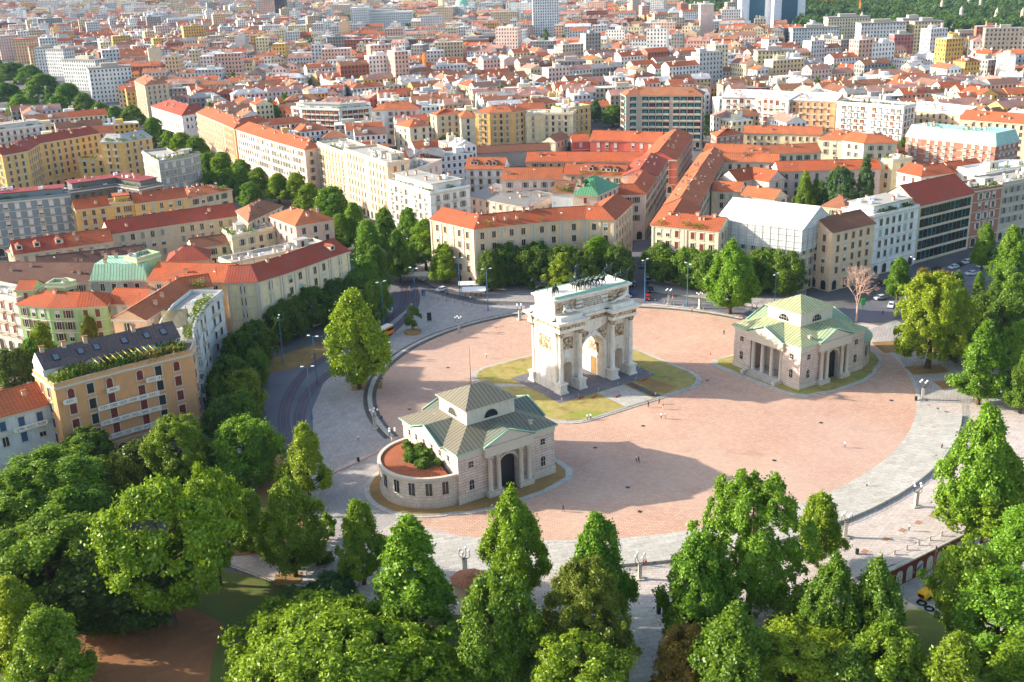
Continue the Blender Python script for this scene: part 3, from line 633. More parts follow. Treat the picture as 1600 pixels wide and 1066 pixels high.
# ================================================================== gatehouses
def mirror(m, x0, s, y0):
    for i, v in enumerate(m.v): m.v[i] = (x0+s*v[0], y0+v[1], v[2])
    if s < 0:
        k = 0
        for f in m.f:
            n = len(f); a = m.v[k:k+n][::-1]; m.v[k:k+n] = a; m.uv[k:k+n] = m.uv[k:k+n][::-1]; m.c[k:k+n] = m.c[k:k+n][::-1]; k += n
    return m
def gatehouse(s, label, rc, rc2, gable_c):
    x0, y0 = (102.0, 175.77) if s > 0 else (228.7, 175.77)
    W, D, HE = 24.5, 23.4, 11.5
    Z = .3
    T = thing('gatehouse', label, 'gatehouse', (x0+s*W/2, y0+D/2, Z), 'twin gatehouses of the arch')
    P = lambda name, m, parent=T: part(name, mirror(m, x0, s, y0), parent)
    def seg_outline(c, hw, zs, n=10): return [(c-hw, Z)]+[(c-hw*math.cos(math.pi*i/n), zs+hw*math.sin(math.pi*i/n)) for i in range(n+1)]+[(c+hw, Z)]
    m = MB(); st = 'rust_stone'; wc = (.6, .52, .46)
    # front wall with arched gateway, full depth walls
    front = [(0, Z)]+seg_outline(W/2, 2.35, 6.1)+[(W, Z), (W, HE), (0, HE)]
    ext_xz(m, front, 0, 1.2, st); ext_xz(m, front, D-1.2, D, st)
    m.box(0, 1.2, 1.2, D-1.2, Z, HE, st)
    # portico side: two corner piers, recessed back wall, lintel
    m.box(W-1.2, W, 1.2, 6.1, Z, HE, st); m.box(W-1.2, W, D-6.1, D-1.2, Z, HE, st); m.box(W-1.2, W, 6.1, D-6.1, 9.5, HE, 'trim')
    m.box(W-5.4, W-4.6, 6.1, D-6.1, Z, HE, st); m.box(W-5.4, W-1.2, 5.6, 6.1, Z, HE, st); m.box(W-5.4, W-1.2, D-6.1, D-5.6, Z, HE, st)
    m.box(W/2-4.4, W/2-3.6, 1.2, D-1.2, Z, HE, st); m.box(W/2+3.0, W/2+3.6, 1.2, D-1.2, Z, HE, st)
    m.box(W-5.4, W, 6.1, D-6.1, Z, 1.2, 'concrete'); m.box(1, W-1, 1, D-1, HE-.3, HE-.05, 'concrete')
    P('wall', m)
    m = MB(); m.box(W/2-2.3, W/2+2.3, 1.0, 1.2, Z, 8.4, 'iron'); d = P('gate', m)
    # plinth and entablature bands
    m = MB()
    for a, b, c, e in ((-.2, W/2-2.9, -.2, .0), (W/2+2.9, W+.2, -.2, .0), (-.2, W+.2, D, D+.2)): m.cut(); m.box(a, b, c, e, Z, 2.3 if s > 0 else 1.6, 'ashlar')
    m.cut(); m.box(W, W+.2, 0, 5.6, Z, 1.6, 'ashlar'); m.cut(); m.box(W, W+.2, D-5.6, D, Z, 1.6, 'ashlar')
    P('plinth', m)
    m = MB()
    for e, z0, z1 in ((.12, 10.4, 11.5), (.45, 11.5, 11.75)):
        m.box(-e, W+e, -e, D+e, z0, z1, 'trim')
    for a, b, c, e in ((6.1, 18.4, -1.0, -.12), (6.1, 18.4, D+.12, D+1.0)): m.box(a, b, c, e, 9.5, 11.6, 'trim')
    m.box(W+.12, W+.8, 5.4, D-5.4, 9.5, 11.6, 'trim')
    P('entablature', m)
    # roof: hipped skirt + four pedimented cross gables
    e = .65; z0, z1 = 11.8, 14.5; ax0, ax1, ay0, ay1 = W/2-6.1, W/2+6.1, D/2-5.7, D/2+5.7
    o = [(-e, -e), (W+e, -e), (W+e, D+e), (-e, D+e)]; i_ = [(ax0, ay0), (ax1, ay0), (ax1, ay1), (ax0, ay1)]
    m = MB()
    for k in range(4):
        j = (k+1) % 4; m.face([(*o[k], z0+.2), (*o[j], z0+.2), (*i_[j], z1), (*i_[k], z1)], 'metalroof', rc)
        m.face([(*o[k], z0-.08), (*o[j], z0-.08), (*o[j], z0+.2), (*o[k], z0+.2)], 'patina' if s > 0 else 'patina')
    m.flat(o, z0-.08, 'trim', (.5, .5, .5), True)
    rf = P('roof', m)
    for nm, a, b, cc in (('front', 5.7, 18.8, 0), ('back', 5.7, 18.8, 1), ('inner', 5.0, D-5.0, 2), ('outer', 5.0, D-5.0, 3)):
        m = MB(); mid = (a+b)/2; zr = 14.55; pr = 1.25
        def q(t, d, z):     # t along the face, d outward distance
            return {0: (t, -d, z), 1: (t, D+d, z), 2: (W+d, t, z), 3: (-d, t, z)}[cc]
        A_, B_, Rf, Rb = q(a, pr, z0+.15), q(b, pr, z0+.15), q(mid, pr, zr), q(mid, -5.9, zr)
        A2, B2 = q(a, .4, z0+.2), q(b, .4, z0+.2)
        def add(pts, mat, col=(.5, .5, .5)):
            v = (Vector(pts[1])-Vector(pts[0])).cross(Vector(pts[2])-Vector(pts[0])); m.face(pts if v.z > 0 or abs(v.z) < 1e-6 else pts[::-1], mat, col)
        add([A_, Rf, Rb, A2], 'metalroof', rc2); add([B_, B2, Rb, Rf], 'metalroof', rc2)
        # raking rim
        for P0 in (A_, B_):
            r0 = tuple(np.array(P0)+[0, 0, .12]); r1 = tuple(np.array(Rf)+[0, 0, .12]); m.tube(r0, r1, .16, .16, 4, 'patina')
        P('gable_roof', m, rf)
        m = MB(); t0, t1 = (q(a+.3, pr-.35, z0), q(b-.3, pr-.35, z0)); pts = [t0, t1, q(mid, pr-.35, zr-.15)]
        m.face(pts, 'trim')
        c0, c1 = q(a, -.2, 0), q(b, pr, 0); m.box(min(c0[0], c1[0]), max(c0[0], c1[0]), min(c0[1], c1[1]), max(c0[1], c1[1]), z0-.35, z0, 'trim')
        P('pediment', m)
    # attic
    m = MB(); m.box(ax0, ax1, ay0, ay1, 13.4, 17.8, 'wall', lin('D9C8B4')); at = P('attic', m)
    m = MB(); ee = .6; ao = [(ax0-ee, ay0-ee), (ax1+ee, ay0-ee), (ax1+ee, ay1+ee), (ax0-ee, ay1+ee)]; rl = 1.3 if s > 0 else .2
    r1, r2 = (W/2-rl, D/2), (W/2+rl, D/2); zt = 20.9
    m.face([(*ao[0], 18.0), (*ao[1], 18.0), (*r2, zt), (*r1, zt)], 'metalroof', rc); m.face([(*ao[2], 18.0), (*ao[3], 18.0), (*r1, zt), (*r2, zt)], 'metalroof', rc)
    m.face([(*ao[1], 18.0), (*ao[2], 18.0), (*r2, zt)], 'metalroof', rc); m.face([(*ao[3], 18.0), (*ao[0], 18.0), (*r1, zt)], 'metalroof', rc)
    m.prism(ao, 17.8, 18.0, 'trim', top=False, bot=True); P('roof', m, at)
    for cc in range(4):
        mid, half = (W/2, 0) if cc < 2 else (D/2, 0)
        def q(t, d, z): return {0: (mid+t, ay0-d, z), 1: (mid+t, ay1+d, z), 2: (ax1+d, mid+t, z), 3: (ax0-d, mid+t, z)}[cc]
        m = MB(); n = 12; pts = [q(1.75*math.cos(math.pi*k/n), .04, 15.0+1.75*math.sin(math.pi*k/n)) for k in range(n+1)]
        if cc in (1, 2): pts = pts
        m.face(pts, 'glass')
        for k in range(n):
            a = q(1.82*math.cos(math.pi*k/n), .06, 15.0+1.82*math.sin(math.pi*k/n)); b = q(1.82*math.cos(math.pi*(k+1)/n), .06, 15.0+1.82*math.sin(math.pi*(k+1)/n)); m.tube(a, b, .1, mat='trim', n=4)
        if s < 0:
            for t in (-.9, 0, .9): m.tube(q(t, .06, 15), q(t, .06, 15+math.sqrt(max(.1, 1.7**2-t*t))), .05, mat='trim', n=4)
            m.tube(q(-1.5, .06, 15.8), q(1.5, .06, 15.8), .05, mat='trim', n=4)
        P('lunette_window', m, at)
    # front/back engaged columns on pedestals
    for yy, dr in ((-.75, -1), (D+.75, 1)):
        for u in (7.3, 9.4, 15.1, 17.2):
            m = MB(); m.lathe(u, yy, [(.62, 1.6), (.62, 1.8), (.52, 1.9), (.52, 4), (.44, 9.0), (.5, 9.05), (.62, 9.25), (.66, 9.3)], 14, 'trim'); m.box(u-.62, u+.62, yy-.5, yy+.5, 9.3, 9.5, 'trim')
            for k in (-1, 1): m.tube((u+k*.5, yy-.4, 9.2), (u+k*.5, yy+.4, 9.2), .17, n=8, mat='trim')
            P('column', m)
        for a, b in ((6.4, 10.2), (14.3, 18.1)):
            m = MB(); m.box(a, b, min(yy-.75, yy+.75), max(yy-.75, yy+.75), Z, 1.6, 'ashlar'); P('pedestal', m)
    for w in (6.8, 10.05, 13.35, 16.6):
        m = MB(); m.lathe(W-.6, w, [(.66, 1.2), (.6, 1.3), (.6, 4), (.5, 9.1), (.66, 9.3), (.66, 9.5)], 14, 'trim'); P('column', m)
    m = MB()
    for k in range(5): m.box(W, W+2.6-k*.5, 6.6, D-6.6, Z if k == 0 else Z+.18*k, Z+.18*(k+1), 'pale_stone')
    for w in (5.6, D-6.6): m.box(W+.21, W+3.0, w, w+1.0, Z, 1.3, 'ashlar')
    P('steps', m)
    m = MB(); n = 12
    for yy in (-.1, D+.1):      # archivolt round the gateway
        m.cut()
        for k in range(n):
            a0, a1 = math.pi*k/n, math.pi*(k+1)/n; m.tube((W/2-2.75*math.cos(a0), yy, 6.1+2.75*math.sin(a0)), (W/2-2.75*math.cos(a1), yy, 6.1+2.75*math.sin(a1)), .35, n=5, mat='trim')
    for sgn in (-1, 1): m.cut(); m.box(W/2+sgn*2.75-.35, W/2+sgn*2.75+.35, -.3, 0, Z, 6.1, 'trim')
    P('archivolt', m)
    # small windows
    def win(u, face, z0_, z1_, hw, arched):
        m = MB()
        def q(t, d, z): return {0: (u+t, -d, z), 2: (W+d, u+t, z), 3: (-d, u+t, z), 1: (u+t, D+d, z)}[face]
        pts = [q(-hw, .05, z0_), q(hw, .05, z0_)]
        if arched: pts += [q(hw*math.cos(math.pi*k/6), .05, z1_-hw+hw*math.sin(math.pi*k/6)) for k in range(7)]
        else: pts += [q(hw, .05, z1_), q(-hw, .05, z1_)]
        m.face(pts, 'glass')
        for a, b in ((q(-hw, .07, z0_), q(hw, .07, z0_)), (q(0, .07, z0_), q(0, .07, z1_-.1)), (q(-hw, .07, (z0_+z1_)/2), q(hw, .07, (z0_+z1_)/2))): m.tube(a, b, .05, mat='trim', n=4)
        a, b = q(-hw-.2, 0, 0), q(hw+.2, .22, 0); m.box(min(a[0], b[0]), max(a[0], b[0]), min(a[1], b[1]), max(a[1], b[1]), z0_-.25, z0_, 'trim')
        P('window', m)
    for u in (3.1, W-3.1):
        win(u, 0, 8.0, 9.3, .55, False); win(u, 0, 2.9, 5.2, .55, True); win(u, 1, 2.9, 5.2, .55, True)
    for u in (2.9, D-2.9): win(u, 2, 8.0, 9.3, .55, False); win(u, 2, 2.9, 5.2, .55, True)
    for u in (4.0, 7.4, 10.8, 14.2, 17.6, 20.6): win(u, 3, 8.9, 10.1, .4, False)
    # apse
    m = MB(); c = (0, D/2); n = 28; a0, a1 = R(90), R(270); AR = 11.0; HA = 7.3
    m.lathe(*c, [(AR+.15, Z), (AR+.15, 1.9), (AR, 1.9), (AR, HA-.6)], n, 'ashlar', a0=a0, a1=a1, sm=False)
    m.lathe(*c, [(AR, HA-.6), (AR+.35, HA-.5), (AR+.35, HA), (AR-.4, HA), (AR-.4, HA-.5)], n, 'trim', a0=a0, a1=a1, sm=False)
    ap = P('apse', m)
    m = MB()
    if s > 0:
        m.lathe(*c, [(AR-.4, HA-.4), (5.6, HA+.15)], n, 'roof', lin('A5552F'), a0=R(90), a1=R(262), sm=False)
        m.lathe(*c, [(5.6, HA-.2), (0, HA-.2)], n, 'dark_stone', a0=a0, a1=a1, sm=False)
    else:
        m.lathe(*c, [(AR+.5, HA+.02), (AR+.5, HA+.15), (0, HA+2.2)], n, 'metalroof', rc2, a0=a0, a1=a1, sm=False)
    P('apse_roof', m, ap)
    for a in (104, 122, 141, 160, 180, 200, 219, 238, 256):
        m = MB(); ar = R(a); ct, sn = math.cos(ar), math.sin(ar); q = lambda t, d, z: (c[0]+(AR+d)*ct-t*sn, c[1]+(AR+d)*sn+t*ct, z)
        m.face([q(-.65, .04, 3.2), q(.65, .04, 3.2), q(.65, .04, 6.0), q(-.65, .04, 6.0)], 'glass'); m.tube(q(0, .06, 3.2), q(0, .06, 6), .05, mat='trim', n=4)
        m.tube(q(-.8, .06, 3.1), q(.8, .06, 3.1), .12, mat='trim', n=4)
        P('window', m, ap)
    # chimneys / vents on the roof
    for (u, w, z) in ((19.5, 1.7, 12.6), (5.0, 17, 12.9)):
        m = MB(); m.box(u-.35, u+.35, w-.35, w+.35, z-.6, z+.9, 'trim'); m.box(u-.5, u+.5, w-.5, w+.5, z+.9, z+1.05, 'concrete'); P('chimney', m, rf)
    if s > 0:
        m = MB(); m.tube((W/2-1.2, D/2, 20.6), (W/2-1.2, D/2, 29.5), .07, .035, 6, 'iron'); P('flagpole', m)
    return T
gatehouse(1, 'gatehouse with grey-green seamed roofs, red-tiled round apse and tall flagpole', lin('847B64'), lin('727866'), 0)
gatehouse(-1, 'gatehouse with bright yellow-green copper roofs and open column porch facing the arch', lin('AFB380'), lin('9FAF86'), 0)
# ================================================================== town houses
PAL = dict(cream='E0CFA8', yellow='E0AE52', pale='E6D2A0', white='E6E3DC', beige='CDB897', pink='DDB09A', red='C24A2C', orange='D69458', green='9CC07C', bluegrey='71838B', grey='99958E', brown='8A5A42', brick='A95F45', stone='B8AB98', greywhite='CDD0CE', darkgrey='5F6062', lpink='E3C4B4', peach='E4BE92')
RPAL = dict(dusty='BE8A76', rose='CC9686', umber='94705E', orange='C55A2A', orange2='C96A3A', red='B5432B', brown='86523A', dark='5A4038', grey='8A8580', slate='4C5058', mint='9ECDA8', green='4F9A6A', white='E8E6E2', crimson='9A2A38', tan='B0704C', aqua='A9D4C2', lightgrey='B9B5AE')
for d in (PAL, RPAL):
    for k in d: d[k] = lin(d[k])
def miter(path, d):
    out = []; n = len(path)
    N = []
    for i in range(n-1):
        dx, dy = path[i+1][0]-path[i][0], path[i+1][1]-path[i][1]; L = math.hypot(dx, dy) or 1; N.append((-dy/L, dx/L))
    for i in range(n):
        a = N[max(i-1, 0)]; b = N[min(i, n-2)]; k = max(1+a[0]*b[0]+a[1]*b[1], .35)
        out.append((path[i][0]+(a[0]+b[0])/k*d, path[i][1]+(a[1]+b[1])/k*d))
    return out
SH = dict(g=lin('3E5F48'), b=lin('6E4A36'), r=lin('7A2E26'), y=lin('8E8A80'), w=lin('CFCBC2'), t=lin('3C7F80'), o=lin('B0662E'), d=lin('2E2A2A'), u=lin('3A5878'), l=lin('9BAFA8'))
_wm = {}
def window_mesh(kind, sc):
    """one window: 1.1 wide, 1.8 high, faces -y, sill at z=0"""
    key = (kind, sc)
    if key in _wm: return _wm[key]
    m = MB(); c = SH[sc]; tr = lin('D2C6B0')
    def bx(x0, x1, y0, y1, z0, z1, mat, col=(.5, .5, .5)): m.box(x0, x1, y0, y1, z0, z1, mat, col, True)
    if kind == 'office':
        bx(-.5, .5, -.05, .0, 0, 1, 'glass'); bx(-.52, -.46, -.16, 0, 0, 1, 'paint', c); bx(.46, .52, -.16, 0, 0, 1, 'paint', c); bx(-.46, .46, -.1, 0, .3, .33, 'paint', c)
    elif kind == 'loggia':      # recessed balcony bay
        bx(-.5, .5, -.04, 0, 0, 1, 'paint', lin('2C2622')); bx(-.3, .3, -.08, -.04, .05, .8, 'paint', c); bx(-.5, .5, -.9, -.04, -.04, .02, 'concrete'); bx(-.5, .5, -.9, -.84, .02, .32, 'paint', tr)
    elif kind == 'round':
        pts = [(-.55, -.1, 0), (.55, -.1, 0)]+[(.55*math.cos(math.pi*k/6), -.1, 1.5+.55*math.sin(math.pi*k/6)) for k in range(7)]
        m.face(pts, 'paint', c); 
        for k in range(6): m.tube((.62*math.cos(math.pi*k/6), -.06, 1.5+.62*math.sin(math.pi*k/6)), (.62*math.cos(math.pi*(k+1)/6), -.06, 1.5+.62*math.sin(math.pi*(k+1)/6)), .1, n=4, mat='trim')
        bx(-.8, .8, -.2, 0, -.15, 0, 'trim'); bx(-.7, -.55, -.12, 0, 0, 1.5, 'trim'); bx(.55, .7, -.12, 0, 0, 1.5, 'trim')
    else:
        bx(-.55, .55, -.04, 0, 0, 1.8, 'glass'); bx(-.68, -.55, -.12, 0, -.1, 1.9, 'trim'); bx(.55, .68, -.12, 0, -.1, 1.9, 'trim'); bx(-.8, .8, -.22, 0, 1.9, 2.08, 'trim'); bx(-.75, .75, -.24, 0, -.24, -.1, 'trim'); bx(-.04, .04, -.08, -.04, 0, 1.8, 'trim')
        if kind == 'shut':
            for s in (-1, 1): bx(min(s*.7, s*1.2), max(s*.7, s*1.2), -.1, 0, 0, 1.8, 'paint', c)
        if kind == 'closed': bx(-.54, .54, -.1, -.04, 0, 1.8, 'paint', c)
        if kind == 'half': bx(-.54, .54, -.1, -.04, .9, 1.8, 'paint', c)
        if kind == 'balc':
            bx(-.54, .54, -.1, -.04, .6, 1.8, 'paint', c); bx(-1.05, 1.05, -1.0, 0, -.75, -.6, 'trim')
            bx(-1.05, 1.05, -1.0, -.95, .15, .25, 'paint', tr)
            for i in range(9): x = -1.02+i*.255; bx(x-.04, x+.04, -1.0, -.94, -.6, .15, 'paint', tr)
    _wm[key] = m.mesh('window'); return _wm[key]
plain('sky_glass', '6A747C', .15, .6)
_misc = {}
def misc_mesh(k):
    if k in _misc: return _misc[k]
    m = MB()
    if k == 'chimney': m.box(-.45, .45, -.35, .35, -1.2, 1.3, 'wall', lin('C9A78C')); m.box(-.6, .6, -.5, .5, 1.3, 1.45, 'roof', lin('9A5A3C'))
    if k == 'chimney2': m.box(-.8, .8, -.35, .35, -1.2, 1.1, 'wall', lin('D8CBB8')); m.box(-.9, .9, -.45, .45, 1.1, 1.25, 'concrete'); [m.tube((x, 0, 1.25), (x, 0, 1.7), .14, mat='concrete') for x in (-.5, 0, .5)]
    if k == 'dish':
        m.tube((0, 0, -.8), (0, 0, .9), .04, mat='iron'); pr = [(0, .0), (.25, .04), (.5, .16), (.58, .24)]; m.lathe(0, 0, pr, 10, 'globe')
    if k == 'skylight': m.box(-.45, .45, -.6, .6, .0, .14, 'iron'); m.box(-.36, .36, -.5, .5, .14, .17, 'sky_glass')
    if k == 'dormer':
        m.prism([(-1, -1.2), (1, -1.2), (1, 1.6), (-1, 1.6)], -.6, 1.2, 'wall', lin('D8C8AE')); m.face([(-.6, -1.23, .0), (.6, -1.23, .0), (.6, -1.23, 1.0), (-.6, -1.23, 1.0)], 'glass')
        m.face([(-1.25, -1.5, 1.1), (0, -1.5, 1.8), (0, 1.8, 1.8), (-1.25, 1.8, 1.1)], 'roof', lin('A8502E')); m.face([(0, -1.5, 1.8), (1.25, -1.5, 1.1), (1.25, 1.8, 1.1), (0, 1.8, 1.8)], 'roof', lin('A8502E')); m.face([(-1, -1.2, 1.2), (1, -1.2, 1.2), (0, -1.2, 1.75)], 'wall', lin('D8C8AE'))
    if k == 'hut': m.box(-2.2, 2.2, -1.6, 1.6, 0, 2.4, 'wall', lin('C8BCA8')); m.box(-2.4, 2.4, -1.8, 1.8, 2.4, 2.6, 'concrete'); m.face([(-.5, -1.63, 0), (.5, -1.63, 0), (.5, -1.63, 2), (-.5, -1.63, 2)], 'iron')
    if k == 'unit': m.box(-.8, .8, -.5, .5, 0, 1.1, 'globe'); m.lathe(-.3, 0, [(.3, 1.1), (.3, 1.16), (0, 1.16)], 8, 'iron')
    if k == 'antenna': m.tube((0, 0, -1), (0, 0, 2.8), .04, mat='iron'); [m.tube((-.5, 0, z), (.5, 0, z), .03, mat='iron') for z in (2.0, 2.3, 2.6)]
    if k == 'plant':
        for _ in range(70):
            a, r, z = rnd.random()*6.28, rnd.random()**.5*.9, rnd.random()*1.3; x, y = r*math.cos(a), r*math.sin(a); q = [(x+rnd.uniform(-.3, .3), y+rnd.uniform(-.3, .3), z+rnd.uniform(-.25, .3)) for _ in range(3)]
            m.face(q, 'leaves', (rnd.random(), rnd.random()*.5, 0))
    _misc[k] = m.mesh(k.rstrip('2')); return _misc[k]
NAMEOF = dict(chimney='chimney', chimney2='chimney', dish='satellite_dish', skylight='skylight', dormer='dormer', hut='roof_hut', unit='air_conditioner', antenna='antenna', plant='roof_plant')
FOOT = []       # footprints already taken
NW = [0]
def kinds0(win): return win[0][0] if isinstance(win[0], tuple) else win[0]
def bld(label, pts, h, depth, roof='gable', rh=3.2, wall='cream', rc='orange', win=('shut', 'g'), sp=3.2, fl=3.5, ww=1.2, wh=1.2, pil=0, extra=None, name='apartment_building', cat='apartment building', group=None, world=False, base=0, ov=.7, first=1, trimc=None, balc=(), plinth=True, cap=100):
    if isinstance(wall, str): wall = PAL[wall]
    if isinstance(rc, str): rc = RPAL[rc]
    rc = (lambda q: tuple(min(1, c_*q) for c_ in rc))(rnd.uniform(.84, 1.12)) if rc in (RPAL['orange'], RPAL['orange2'], RPAL['red'], RPAL['tan']) else rc
    F = [tuple(p) for p in pts] if world else [G(x, y, h) for x, y in pts]
    B = miter(F, depth); out = F+B[::-1]; n = len(F)
    FOOT.append(out)
    cx = sum(p[0] for p in out)/len(out); cy_ = sum(p[1] for p in out)/len(out)
    T = thing(name, label, cat, (cx, cy_, base), group)
    m = MB(); m.prism(out, base, h, 'wall', wall, top=(roof in ('flat', 'terrace')), topmat='concrete')
    segs = [(F[i], F[i+1]) for i in range(n-1)]+[(F[-1], B[-1]), (B[0], F[0])]+[(B[i+1], B[i]) for i in range(n-1)]
    RW = rnd.Random(hash(label) & 0xffff) if False else rnd
    M_ = miter(F, depth/2); Fo, Bo = miter(F, -ov), miter(F, depth+ov)
    def extend(P, d):
        P = list(P)
        for i, j in ((0, 1), (-1, -2)):
            dx, dy = P[i][0]-P[j][0], P[i][1]-P[j][1]; L = math.hypot(dx, dy) or 1; P[i] = (P[i][0]+dx/L*d, P[i][1]+dy/L*d)
        return P
    rm = MB(); zt = h+rh; rmat = 'roof' if rc not in (RPAL['mint'], RPAL['green'], RPAL['aqua'], RPAL['white'], RPAL['grey'], RPAL['lightgrey']) else 'metalroof'
    def rq(p, mt=None): rm.face(p, mt or rmat, rc)
    if roof in ('gable', 'hip', 'shed'):
        if roof == 'gable': Fo, Bo, Mo = extend(Fo, .25), extend(Bo, .25), extend(M_, .25)
        elif roof == 'hip': Fo, Bo, Mo = extend(Fo, ov), extend(Bo, ov), extend(M_, -min(depth*.48, math.dist(F[0], F[-1])*.4))
        else: Fo, Bo, Mo = extend(Fo, .25), extend(Bo, .25), extend(miter(F, depth-.3), .25)
        for i in range(n-1):
            rq([(*Fo[i], h), (*Fo[i+1], h), (*Mo[i+1], zt), (*Mo[i], zt)]); rq([(*Bo[i+1], h), (*Bo[i], h), (*Mo[i], zt), (*Mo[i+1], zt)])
        if roof == 'hip': rq([(*Bo[0], h), (*Fo[0], h), (*Mo[0], zt)]); rq([(*Fo[-1], h), (*Bo[-1], h), (*Mo[-1], zt)])
        else:
            for k in (0, -1): m.face([(*F[k], h), (*B[k], h), (*(M_[k] if roof == 'gable' else B[k]), zt-.15 if roof == 'gable' else zt)], 'wall', wall)
        if roof == 'shed': rm.face([(*Bo[0], h), (*Bo[-1], h), (*Mo[-1], zt), (*Mo[0], zt)], 'wall', wall)
        for i in range(n-1): rm.tube((*Mo[i], zt), (*Mo[i+1], zt), .16, n=5, mat='roof' if rmat == 'roof' else rmat, col=tuple(min(1, c*1.25) for c in rc), caps=False)
        rm.face([(*p, h-.02) for p in (Fo[0], Fo[-1], Bo[-1], Bo[0])], 'trim') if n == 2 else None
    elif roof == 'mansard':
        i1, i2 = miter(F, 1.6), miter(F, depth-1.6); i1, i2 = extend(i1, -1.3), extend(i2, -1.3); P0, P1 = Fo+Bo[::-1], i1+i2[::-1]
        for i in range(len(P0)):
            j = (i+1) % len(P0); rq([(*P0[i], h), (*P0[j], h), (*P1[j], zt), (*P1[i], zt)])
        rm.flat(P1, zt, rmat, tuple(min(1, c*1.2) for c in rc))
    elif roof in ('flat', 'terrace'):
        op = extend(miter(F, -.12), .12)+extend(miter(F, depth+.12), .12)[::-1]; ip = extend(miter(F, .25), -.25)+extend(miter(F, depth-.25), -.25)[::-1]
        for i in range(len(op)):
            j = (i+1) % len(op)
            for z0, z1, a, b in ((h-.3, h+.9, op, op),): rm.face([(*a[i], z0), (*a[j], z0), (*b[j], z1), (*b[i], z1)], 'wall', wall)
            rm.face([(*op[i], h+.9), (*op[j], h+.9), (*ip[j], h+.9), (*ip[i], h+.9)], 'trim'); rm.face([(*ip[j], h), (*ip[i], h), (*ip[i], h+.9), (*ip[j], h+.9)], 'wall', wall)
        rm.flat(ip, h+.04, 'concrete' if rc != RPAL['white'] else 'globe')
        if roof == 'terrace':       # set-back top storey
            a, b = extend(miter(F, 2.6), -2.2), extend(miter(F, depth-1.2), -2.2); pp = a+b[::-1]
            m2 = MB(); m2.prism(pp, h+.04, h+2.9, 'wall', wall); m2.prism(extend(miter(F, 1.7), -1.4)+extend(miter(F, depth-.9), -1.4)[::-1], h+2.9, h+3.15, 'roof' if rmat == 'roof' else 'concrete', rc); part('penthouse', m2, T)
    wo = part('wall', m, T); ro = part('roof', rm, T)
    # cornice and string course as one moulding each
    cm = MB(); tc = 'trim'
    vis = []
    for (a, b) in segs:
        L = math.dist(a, b)
        if L < 1: continue
        nx, ny = (b[1]-a[1])/L, -(b[0]-a[0])/L; mx, my = (a[0]+b[0])/2, (a[1]+b[1])/2
        if nx*(0-mx)+ny*(0-my) > 0: vis.append((a, b, L, nx, ny))
    for z0, z1, e in ((h-.55, h-.05, .35), (base+4.1, base+4.4, .15)):
        for i in range(len(out)):
            j = (i+1) % len(out)
        fo = extend(miter(F, -e), e)+extend(miter(F, depth+e), e)[::-1]
        if z1-base > 4 and h-base > 8: cm.cut(); cm.prism(fo, z0, z1, tc, top=True, bot=True)
    nfl = int((h-base-1.0)/fl)
    if h-base > 14 and kinds0(win) not in ('office', 'loggia') and not (extra and 'plain' in extra):
        for f_ in range(2, nfl): z = base+(h-base-.7-nfl*fl)+f_*fl-.1; fo = extend(miter(F, -.1), .1)+extend(miter(F, depth+.1), .1)[::-1]; cm.cut(); cm.prism(fo, z, z+.22, tc, top=True, bot=True)
    if cm.f: part('cornice', cm, T)
    if pil:
        for (a, b, L, nx, ny) in vis:
            k = max(1, int(L/pil)); ang = math.atan2(b[1]-a[1], b[0]-a[0])
            for i in range(k+1):
                t_ = min(max(i/k, .5/L), 1-.5/L); q = MB(); q.obox((a[0]+(b[0]-a[0])*t_+nx*.1, a[1]+(b[1]-a[1])*t_+ny*.1), ang, .75, .28, base+4.4, h-.56, 'trim'); part('pilaster', q, T)
    # windows
    kinds = win if isinstance(win[0], tuple) else [win]
    if len(kinds) == 1 and kinds[0][0] in ('shut', 'closed', 'open', 'half'):
        k0, c0 = kinds[0]; kinds = [kinds[0]]*6+[('closed' if k0 != 'closed' else 'open', c0), ('half', c0), ('open', c0), ('half', 'w')]
    items = []
    nf = max(1, int((h-base-1.0)/fl)); z00 = base+(h-base-.7-nf*fl)
    for (a, b, L, nx, ny) in vis:
        k = max(1, int((L-1.2)/sp)); s0 = (L-(k-1)*sp)/2; ang = math.atan2(b[1]-a[1], b[0]-a[0])
        if L < 2.5: continue
        for f_ in range(first, nf):
            for i in range(k):
                t_ = (s0+i*sp)/L; x, y = a[0]+(b[0]-a[0])*t_, a[1]+(b[1]-a[1])*t_; z = z00+f_*fl+.95
                if kinds[0][0] in ('office', 'loggia'): z = z00+f_*fl+.5
                kk = kinds[0] if len(kinds) == 1 else (kinds[(i+f_*0) % len(kinds)] if extra and 'alt' in extra else rnd.choice(kinds))
                if extra and 'plain' in extra and f_ == nf-1 and i % 2 == 0: kk = ('round', 'r')
                items.append((math.dist((x, y), (0, 0)), x+nx*.02, y+ny*.02, z, ang, kk))
    if first == 1 and h > 15 and kinds[0][0] != 'office':
        for (a, b, L, nx, ny) in vis:
            k = int(L/4.2); ang = math.atan2(b[1]-a[1], b[0]-a[0])
            for i in range(k):
                t_ = (i+.5)/k; x, y = a[0]+(b[0]-a[0])*t_, a[1]+(b[1]-a[1])*t_; items.append((math.dist((x, y), (0, 0))+.01, x+nx*.02, y+ny*.02, base+.3, ang, ('round', 'd')))
    items.sort(key=lambda q: q[0]); rest = items[cap:]
    for d_, x, y, z, ang, kk in items[:cap]:
        o = link('window', window_mesh(*kk), wo, (x-cx, y-cy_, z-base)); o.rotation_euler = (0, 0, ang); o.scale = (ww, 1, wh) if kk[0] != 'round' else (1.9, 1, 1.6) if z < base+2 else (1.3, 1, 1.15); NW[0] += 1
